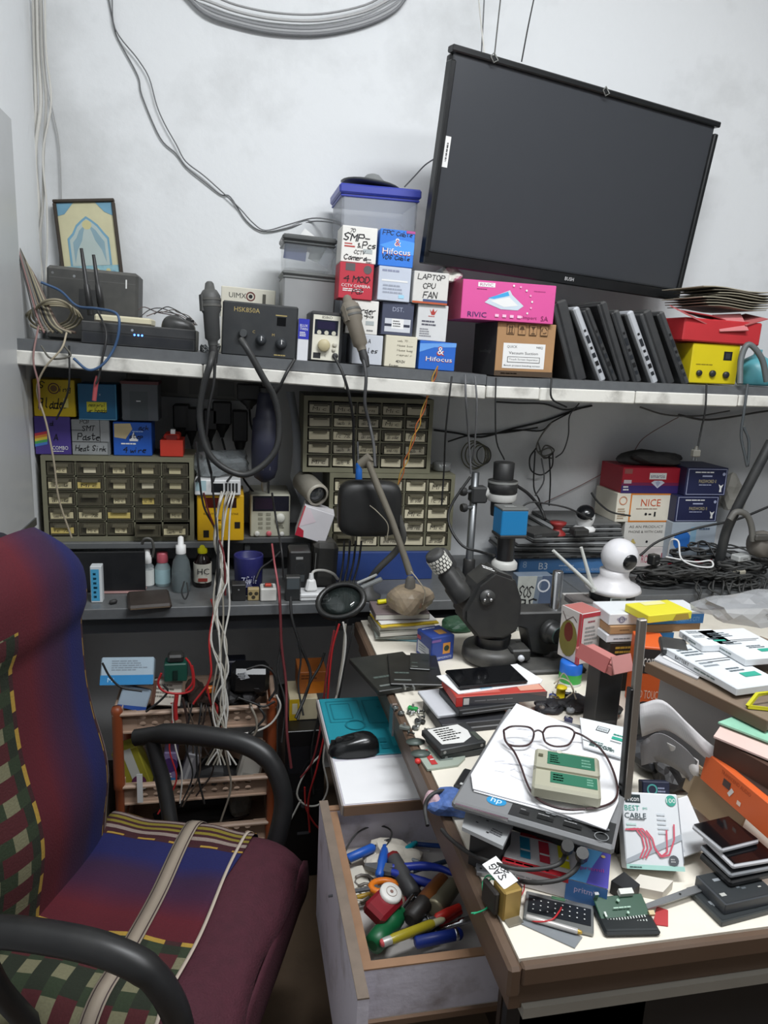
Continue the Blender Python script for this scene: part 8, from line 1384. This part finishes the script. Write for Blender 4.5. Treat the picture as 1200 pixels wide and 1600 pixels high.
for i, (m, pts) in enumerate(((TAN, [(104, 520, 2.0), (96, 545, 1.97), (70, 575, 1.97), (58, 610, 1.99), (72, 660, 2.0), (84, 720, 2.0), (92, 780, 2.01), (112, 840, 2.02)]), (M('8a6a66', .6), [(60, 510, 2.02), (52, 560, 1.98), (60, 600, 1.98), (62, 640, 2.0)]), (KW2, [(108, 540, 1.98), (108, 600, 1.98), (100, 630, 2.02), (88, 655, 2.04)]), (M('5a5850', .6), [(64, 540, 1.98), (80, 560, 1.975), (110, 556, 1.975), (100, 540, 1.98)]))): cb(['tan wire trailing down past the corner drawer cabinet', 'pinkish wire drooping over the shelf end', 'black wire hanging across the yellow carton', 'dull wire loop lying on the shelf edge corner'][i], m, .0026, pts)
for i in range(5): cb(['first', 'second', 'third', 'fourth', 'fifth'][i]+' dark thin wire tangled behind the small black mouse', M(['5a4a48', '3a3a3a', '6a5a55', '2a2a2a', '77706a'][i], .6), .0014, [(205+i*12, 500-i*3, 2.24), (222+i*12, 480+4*(i % 3), 2.26), (246+8*i, 488-6*(i % 2), 2.27), (275+5*i, 494, 2.25), (300+2*i, 508, 2.22)])
# heavy hoses and leads of the stations
cb('thick black hose looping from the rework station under the shelf to the dark gun', M('232527', .5, dust=.3), .0085, [(376, 530, 1.945), (388, 548, 1.93), (410, 588, 1.935), (428, 620, 1.95), (436, 660, 1.96), (432, 700, 1.96), (410, 728, 1.96), (380, 742, 1.96), (345, 728, 1.96), (322, 700, 1.96), (312, 650, 1.96), (318, 605, 1.95), (328, 570, 1.945), (333, 552, 1.97)])
cb('second black lead hanging from the dark gun over the shelf edge', KW2, .004, [(336, 560, 1.96), (334, 600, 1.955), (326, 640, 1.96), (322, 700, 1.98), (330, 740, 1.99)])
cb('black lead from between stations curling under the shelf', KW2, .0045, [(460, 562, 1.99), (448, 582, 1.965), (436, 606, 1.97), (424, 622, 2.0)])
cb('iron lead hanging from the small station past the cabinets', KW2, .0038, [(522, 557, 1.985), (534, 580, 1.96), (545, 615, 1.965), (552, 660, 2.02), (552, 705, 2.06), (554, 740, 2.07)])
cb('grey lead hanging from the brown gun to the lamp arm', M('3f4042', .5, dust=.2), .0045, [(567, 556, 1.975), (572, 590, 1.96), (570, 630, 1.965), (578, 665, 1.98), (584, 695, 1.93), (586, 730, 1.87)])
for i in range(2): cb(['orange', 'yellow'][i]+' strand of twisted pair slanting from shelf to lower cabinet', M(['c26a3a', 'c9a04a'][i], .5), .0018, [(684-t*6.2+3*math.sin(t*2.2+i*3.14), 572+t*18.5, 1.985+.012*t) for t in range(11)])
# plugs' leads
for i, (x, y) in enumerate(((284, 690), (299, 695), (329, 690), (347, 685), (375, 715), (390, 640))): cb(['first', 'second', 'third', 'fourth', 'fifth', 'last'][i]+' black plug lead curving down from the wall sockets', KW2, .0032, [(x, y, 2.33), (x+6, y+22, 2.30), (x+14+i, y+50, 2.26), (max(x-8+8*i, 312), 742, 2.2), (max(x-4+4*i, 306+5*i), 752, 2.085)] if i < 4 else [(x, y, 2.33), (x+4, y+30, 2.3), (x+26, y+60, 2.26), (x+30, 780, 2.24)])
for i, (m, pts) in enumerate(((KW2, [(307, 690), (310, 730), (318, 790), (337, 830), (342, 880), (338, 920)]), (M('6a2a2c', .5), [(318, 770), (326, 800), (340, 838), (350, 870), (352, 930)]), (KW2, [(330, 740), (336, 800), (340, 850), (338, 930)]), (KW2, [(425, 770), (432, 815), (440, 860), (443, 905)]))): cb(['black wire hanging before the yellow supply on its outer side', 'dark red wire hanging before the yellow supply', 'black wire down the middle of the yellow supply', 'black wire crossing the beige supply display'][i], m, .003, [(x, y, 2.04 if y < 850 else 1.94) for x, y in pts])
UG = 'white charging leads hanging from the hub'
for i in range(8):
    a = random.Random(i); x = 346+4.2*(i % 6); cb('white and grey charging lead hanging from the hub past the worktop to the rack', [WW, WW, M('a9a498', .55), M('8d887c', .55)][i % 4], .0027, [(x, 768, 2.06), (x-8+a.uniform(-3, 3), 800, 2.03), (x-12+a.uniform(-5, 5), 850, 2.02), (348+a.uniform(-12, 14), 900, 1.945), (346+a.uniform(-14, 14), 950, 1.925), (344+a.uniform(-16, 14), 1000, 1.90), (346+a.uniform(-10, 12), 1050, 1.88), (344+a.uniform(-12, 14), 1100, 1.87), (342+a.uniform(-14, 16), 1150, 1.86), (346+a.uniform(-26, 26), 1195, 1.86)], group=UG)
cb('red lead with the white charging leads beside the worktop', RED2, .003, [(330, 936, 1.94), (334, 955, 1.925), (327, 1000, 1.90), (330, 1050, 1.88), (324, 1075, 1.88), (333, 1110, 1.88)])
for i, pts in enumerate(([(300, 1040), (303, 1060), (300, 1078), (280, 1084), (256, 1080), (247, 1068), (252, 1052)], [(330, 1050), (324, 1070), (305, 1095), (302, 1100)], [(290, 1028), (298, 1040), (301, 1065), (290, 1080)], [(276, 1086), (274, 1105), (275, 1124)])): cb(['red test lead curled around the green transformer', 'red lead leading to orange connector', 'short red lead above the transformer', 'thick red clip hanging over the rack front'][i], RED2, .0032 if i < 3 else .006, [(x, y, KY-.018) for x, y in pts])
for i, (m, r_, pts) in enumerate(((KW2, .003, [(255, 1070), (262, 1080), (250, 1095), (228, 1112)]), (KW2, .0035, [(385, 1046), (410, 1040), (428, 1052), (432, 1075), (420, 1095)]), (WW, .003, [(432, 1086), (438, 1105), (424, 1130), (395, 1144), (355, 1148)]), (M('3a2c28', .5), .004, [(285, 1090), (292, 1120), (294, 1145)]), (KW2, .003, [(160, 1036), (172, 1058), (190, 1074), (222, 1080)]), (KW2, .003, [(372, 1090), (395, 1098), (412, 1104), (430, 1096)]))): cb(['black lead over the white carton in the rack', 'black lead arching over the big adapter', 'white lead looping out at the rack corner', 'brown lead hanging over the rack rim', 'black lead trailing over the printed bag', 'thin black lead before the big adapter'][i], m, r_, [(x, y, KY-.016) for x, y in pts])
for i in range(14):
    a = random.Random(40+i); x = a.uniform(262, 408); y0 = 1099; y1 = a.uniform(1230, 1290) if i % 2 else a.uniform(1150, 1200); m = [KW2, M('2c2422', .5), WW, RED2, M('4a4038', .5), KW2, M('8a8276', .5)][i % 7]
    cb('loose lead dangling over the front of the rack trays', m, a.choice([.0024, .003, .0036]), [(x, y0, KY+.03), (x+a.uniform(-6, 6), y0+6, KY-.012), (x+a.uniform(-12, 12), lerp(y0, y1, .4), KY-.02), (x+a.uniform(-20, 20), lerp(y0, y1, .7), KY-.02), (x+a.uniform(-26, 26), y1, KY-.015)], group='loose leads dangling from the rack')
# between rack and desk
for i, (m, r_, pts) in enumerate(((M('a8545a', .45), .003, [(425, 850, 2.02), (429, 880, 1.96), (434, 912, 1.93), (437, 945, 1.925)]), (M('6a2f33', .45), .004, [(436, 915, 1.935), (438, 960, 1.92), (440, 1010, 1.91), (447, 1070, 1.89), (448, 1140, 1.84), (455, 1200, 1.82)]), (KW2, .004, [(454, 932, 1.94), (456, 965, 1.92), (468, 1005, 1.91), (485, 1050, 1.90), (478, 1085, 1.88), (462, 1122, 1.84)]),
    (KW2, .0035, [(507, 1020, 1.91), (500, 1040, 1.90), (484, 1068, 1.885), (472, 1100, 1.87), (465, 1125, 1.84)]), (KW2, .0028, [(466, 1000, 1.905), (470, 1030, 1.90), (466, 1070, 1.885), (474, 1118, 1.85)]), (KW2, .003, [(437, 950, 1.93), (440, 1000, 1.92), (434, 1050, 1.90), (446, 1100, 1.87), (440, 1160, 1.84)]))): cb(['pink red clip lead hanging from the beige supply', 'dark red probe lead falling from the worktop to the tower', 'thick black lead crossing down to the tower', 'black lead crossing the thick one before the cartons', 'thin black lead before the cream carton', 'black lead falling close to the rack corner'][i], m, r_, pts)
for i, (m, pts) in enumerate(((RED2, [(530, 975), (520, 1010), (515, 1050), (512, 1090), (508, 1140), (495, 1200), (482, 1250), (484, 1300)]), (WW, [(536, 972), (540, 1000), (536, 1040), (528, 1080), (520, 1105)]), (M('9a968c', .5), [(540, 975), (535, 1030), (530, 1060), (524, 1104)]), (KW2, [(552, 975), (545, 1010), (538, 1040), (532, 1075), (528, 1095)]), (M('7a2a2e', .5), [(522, 985), (512, 1040), (506, 1090), (500, 1140), (488, 1190), (470, 1215)]), (WW, [(510, 1150), (505, 1190), (512, 1230), (500, 1256), (478, 1258), (464, 1240), (478, 1205), (500, 1180)]), (WW, [(470, 1250), (460, 1270), (452, 1285), (446, 1302)]), (KW2, [(500, 1110), (490, 1150), (486, 1190), (490, 1240)]), (RED2, [(476, 1230), (478, 1262), (490, 1285), (500, 1296)]))): cb(['red lead hanging beside the desk down over the tower', 'white lead hanging beside the tray', 'grey lead hanging beside the tray', 'black lead dropping from the worktop beside the desk edge', 'dark red lead slanting over the tower', 'white lead looped over the tower front', 'short white lead with plug end over the tower', 'black lead before the tower by the tray', 'red lead curled low on the tower front'][i], m, .0028, [(x, y, 1.78 if i < 5 else 1.848) for x, y in pts])
# wall wires under the upper shelf at the right, hanging leads
for i, (m, r_, pts) in enumerate(((KW2, .0035, [(678, 672), (715, 677), (752, 683), (800, 670), (850, 658), (900, 640), (925, 634)]), (KW2, .0028, [(760, 681), (805, 672), (845, 673), (862, 660), (890, 645)]), (M('3a3b3d', .5), .003, [(775, 628), (810, 630), (850, 631), (880, 640), (905, 637)]), (KW2, .003, [(700, 690), (735, 680), (790, 676), (840, 668)]), (M('5d5b58', .5), .004, [(1060, 648), (1100, 656), (1140, 652), (1180, 645), (1215, 640)]), (M('6d6b68', .5), .003, [(1000, 636), (1040, 648), (1090, 650), (1140, 642)]), (M('8a6a66', .5), .0016, [(840, 790), (900, 762), (950, 735), (985, 712), (1005, 685), (1045, 660), (1060, 652)]), (M('4a4b4c', .5), .0022, [(905, 630), (890, 650), (888, 680), (880, 705), (868, 715)]))): cb(['long black cable swagged along the wall under the shelf', 'second black cable meeting the wire knot', 'grey wire under the shelf edge to the socket', 'black wire just above the swagged cable', 'grey cable bundle along the wall at the far end', 'thin grey cable along the wall near the yellow supply', 'thin pink brown wire slanting up the wall to the far end', 'grey lead looping from the socket to the wire knot'][i], m, r_, pts, WY-.004*i)
for i in range(5): cb(['first', 'second', 'third', 'fourth', 'fifth'][i]+' loop of the thin olive wire coil hanging on the wall', M(['6a6850', '77745c', '55544a', '7d7a60', '4a4a46'][i], .5), .002, [(740+4*i+(19-2*i)*math.cos(t*.65+i), 711+(22-2*i)*math.sin(t*.65+i)) for t in range(11)], WY-.012*i-.006)
for i, pts in enumerate(([(862, 660), (846, 680), (838, 700), (848, 712), (862, 708), (858, 700), (842, 706)], [(840, 690), (850, 716), (866, 704), (852, 696), (846, 712), (862, 716)], [(838, 700), (828, 715), (830, 735), (846, 742), (862, 730), (864, 708)], [(836, 705), (834, 760), (842, 780), (848, 800)], [(858, 712), (860, 750), (858, 790)], [(846, 716), (850, 750), (836, 775)])): cb(['grey wire tied in a knot on the wall', 'second twist of the grey wire knot', 'black loop hanging from the wire knot', 'black lead falling from the wire knot to the scope', 'black lead falling straight from the wire knot to laptops', 'thin lead trailing under the wire knot'][i], [M('77766f', .5), M('5a5954', .5), KW2, KW2, KW2, GW][i], .0026, pts, WY-.02-.006*i)
for i, (m, r_, pts) in enumerate(((KW2, .0026, [(706, 588, 1.985), (702, 620, 1.98), (696, 680, 2.02), (694, 730, 2.1), (690, 790, 2.12)]), (GW, .003, [(727, 585, 1.985), (728, 625, 1.98), (732, 680, 2.05), (736, 740, 2.08)]), (GW, .0026, [(742, 588, 1.985), (745, 630, 1.98), (742, 690, 2.03), (738, 720, 2.08)]), (KW2, .0022, [(775, 590, 1.985), (774, 640, 1.98), (776, 690, 2.02), (788, 718, 2.08)]), (KW2, .003, [(1104, 600, 1.985), (1102, 640, 1.98), (1096, 670, 2.0), (1090, 700, 2.0)]), (M('4a4f52', .5), .0045, [(1168, 600, 1.985), (1163, 640, 1.975), (1158, 680, 1.98), (1164, 712, 1.98), (1168, 728, 1.98), (1170, 690, 1.98), (1162, 668, 1.98)]), (KW2, .0028, [(862, 590, 1.985), (862, 622, 1.98), (885, 636, 2.05)]), (KW2, .004, [(735, 745, 2.06), (705, 790, 2.05), (702, 820, 2.03), (722, 852, 1.99), (750, 862, 1.95), (772, 868, 1.80)]), (KW2, .005, [(806, 758, 2.1), (826, 772, 2.12), (845, 795, 2.13), (852, 812, 2.1)]), (KW2, .003, [(806, 800, 2.06), (828, 785, 2.06), (860, 788, 2.06), (890, 795, 2.06), (925, 812, 2.06)]), (KW2, .0032, [(924, 770, 2.1), (935, 785, 2.1), (955, 800, 2.1), (985, 806, 2.1)]), (KW2, .004, [(1000, 868, 2.14), (1030, 845, 2.14), (1090, 825, 2.12), (1150, 812, 2.1), (1205, 790, 2.1)]), (KW2, .003, [(1090, 870, 2.1), (1092, 848, 2.12), (1104, 848, 2.1), (1118, 870, 2.06)]))): cb(['thin black lead hanging beside the lower drawer cabinet', 'grey lead hanging to the scope stand post', 'second grey lead hanging to the stand post', 'thin black lead dropping to the scope barrel', 'black lead with grey plug hanging near the right stack', 'grey cable loop hanging below the turquoise bottle', 'black lead curling under the shelf to socket', 'black lead bowing out in front of the stand', 'thick black lead from the scope to the laptops', 'black lead lying over the laptop pile', 'black lead from the little dome camera', 'long black lead slanting before the right stack', 'short black lead arching over the red band'][i], m, r_, pts)
p = at(1087, 708, Y=2.0); mb = MB(); mb.box((0, 0, 0), (.024, .02, .022), M('77756d', .5, dust=.2), bev=.003); mb.lathe([(.003, -.022), (.003, -.011)], STEEL, Matrix.Translation((.005, 0, 0)), 8); mb.lathe([(.003, -.022), (.003, -.011)], STEEL, Matrix.Translation((-.005, 0, 0)), 8); mb.lathe([(.008, .010), (.004, .022)], M('5a5852', .5), None, 8); o = mb.build('power_plug'); o.location = p; tag(o, 'grey three pin plug dangling above the navy cartons', 'plug')
for i, (x, y) in enumerate(((747, 757), (757, 752), (783, 772), (836, 815))): cb(['thin white cord tying the television up, outermost', 'thin white cord tying the television up, second', 'dark cord holding the television, third from its corner', 'black cord holding the television, nearest its middle'][i], [WW, GW, M('5a5a58', .5), KW2][i], .002, [(x, -10, 2.30), ((x+y)/2, 40, 2.2), (y, 84+4*i, 2.06+.03*i)])
cb('grey wire leading from the television side to the canister', GW, .0022, [(632, 292, 2.3), (648, 275, 2.3), (664, 258, 2.28), (682, 246, 2.2)])
cb('white plug lead arching from white extension board', WW, .004, [(486, 905, 2.0), (490, 893, 2.01), (505, 891, 2.02), (520, 896, 2.03), (528, 905, 2.05)])
cb('dark lead arching between mug and beige supply', KW2, .003, [(400, 905, 2.0), (408, 888, 2.03), (424, 876, 2.06), (438, 862, 2.1)])
cb('thin black cord loop hanging over the clear spray bottle', KW2, .0022, [(288, 908, 1.98), (284, 925, 1.97), (289, 936, 1.965), (294, 926, 1.97), (292, 910, 1.98)])
cb('grey cable loop standing behind the small spray bottle', M('5d5c58', .5), .004, [(222, 850, 2.08), (226, 842, 2.07), (236, 843, 2.07), (240, 856, 2.08), (238, 870, 2.09)])
for i in range(4): cb(['first', 'second', 'third', 'fourth'][i]+' black wire hanging before blue box under the lamp', KW2, .003, [(538+9*i, 845, 2.05), (536+8*i, 880, 2.02), (530+7*i, 915, 1.98), (528+6*i, 950, 1.93), (525+5*i, 985, 1.90)])
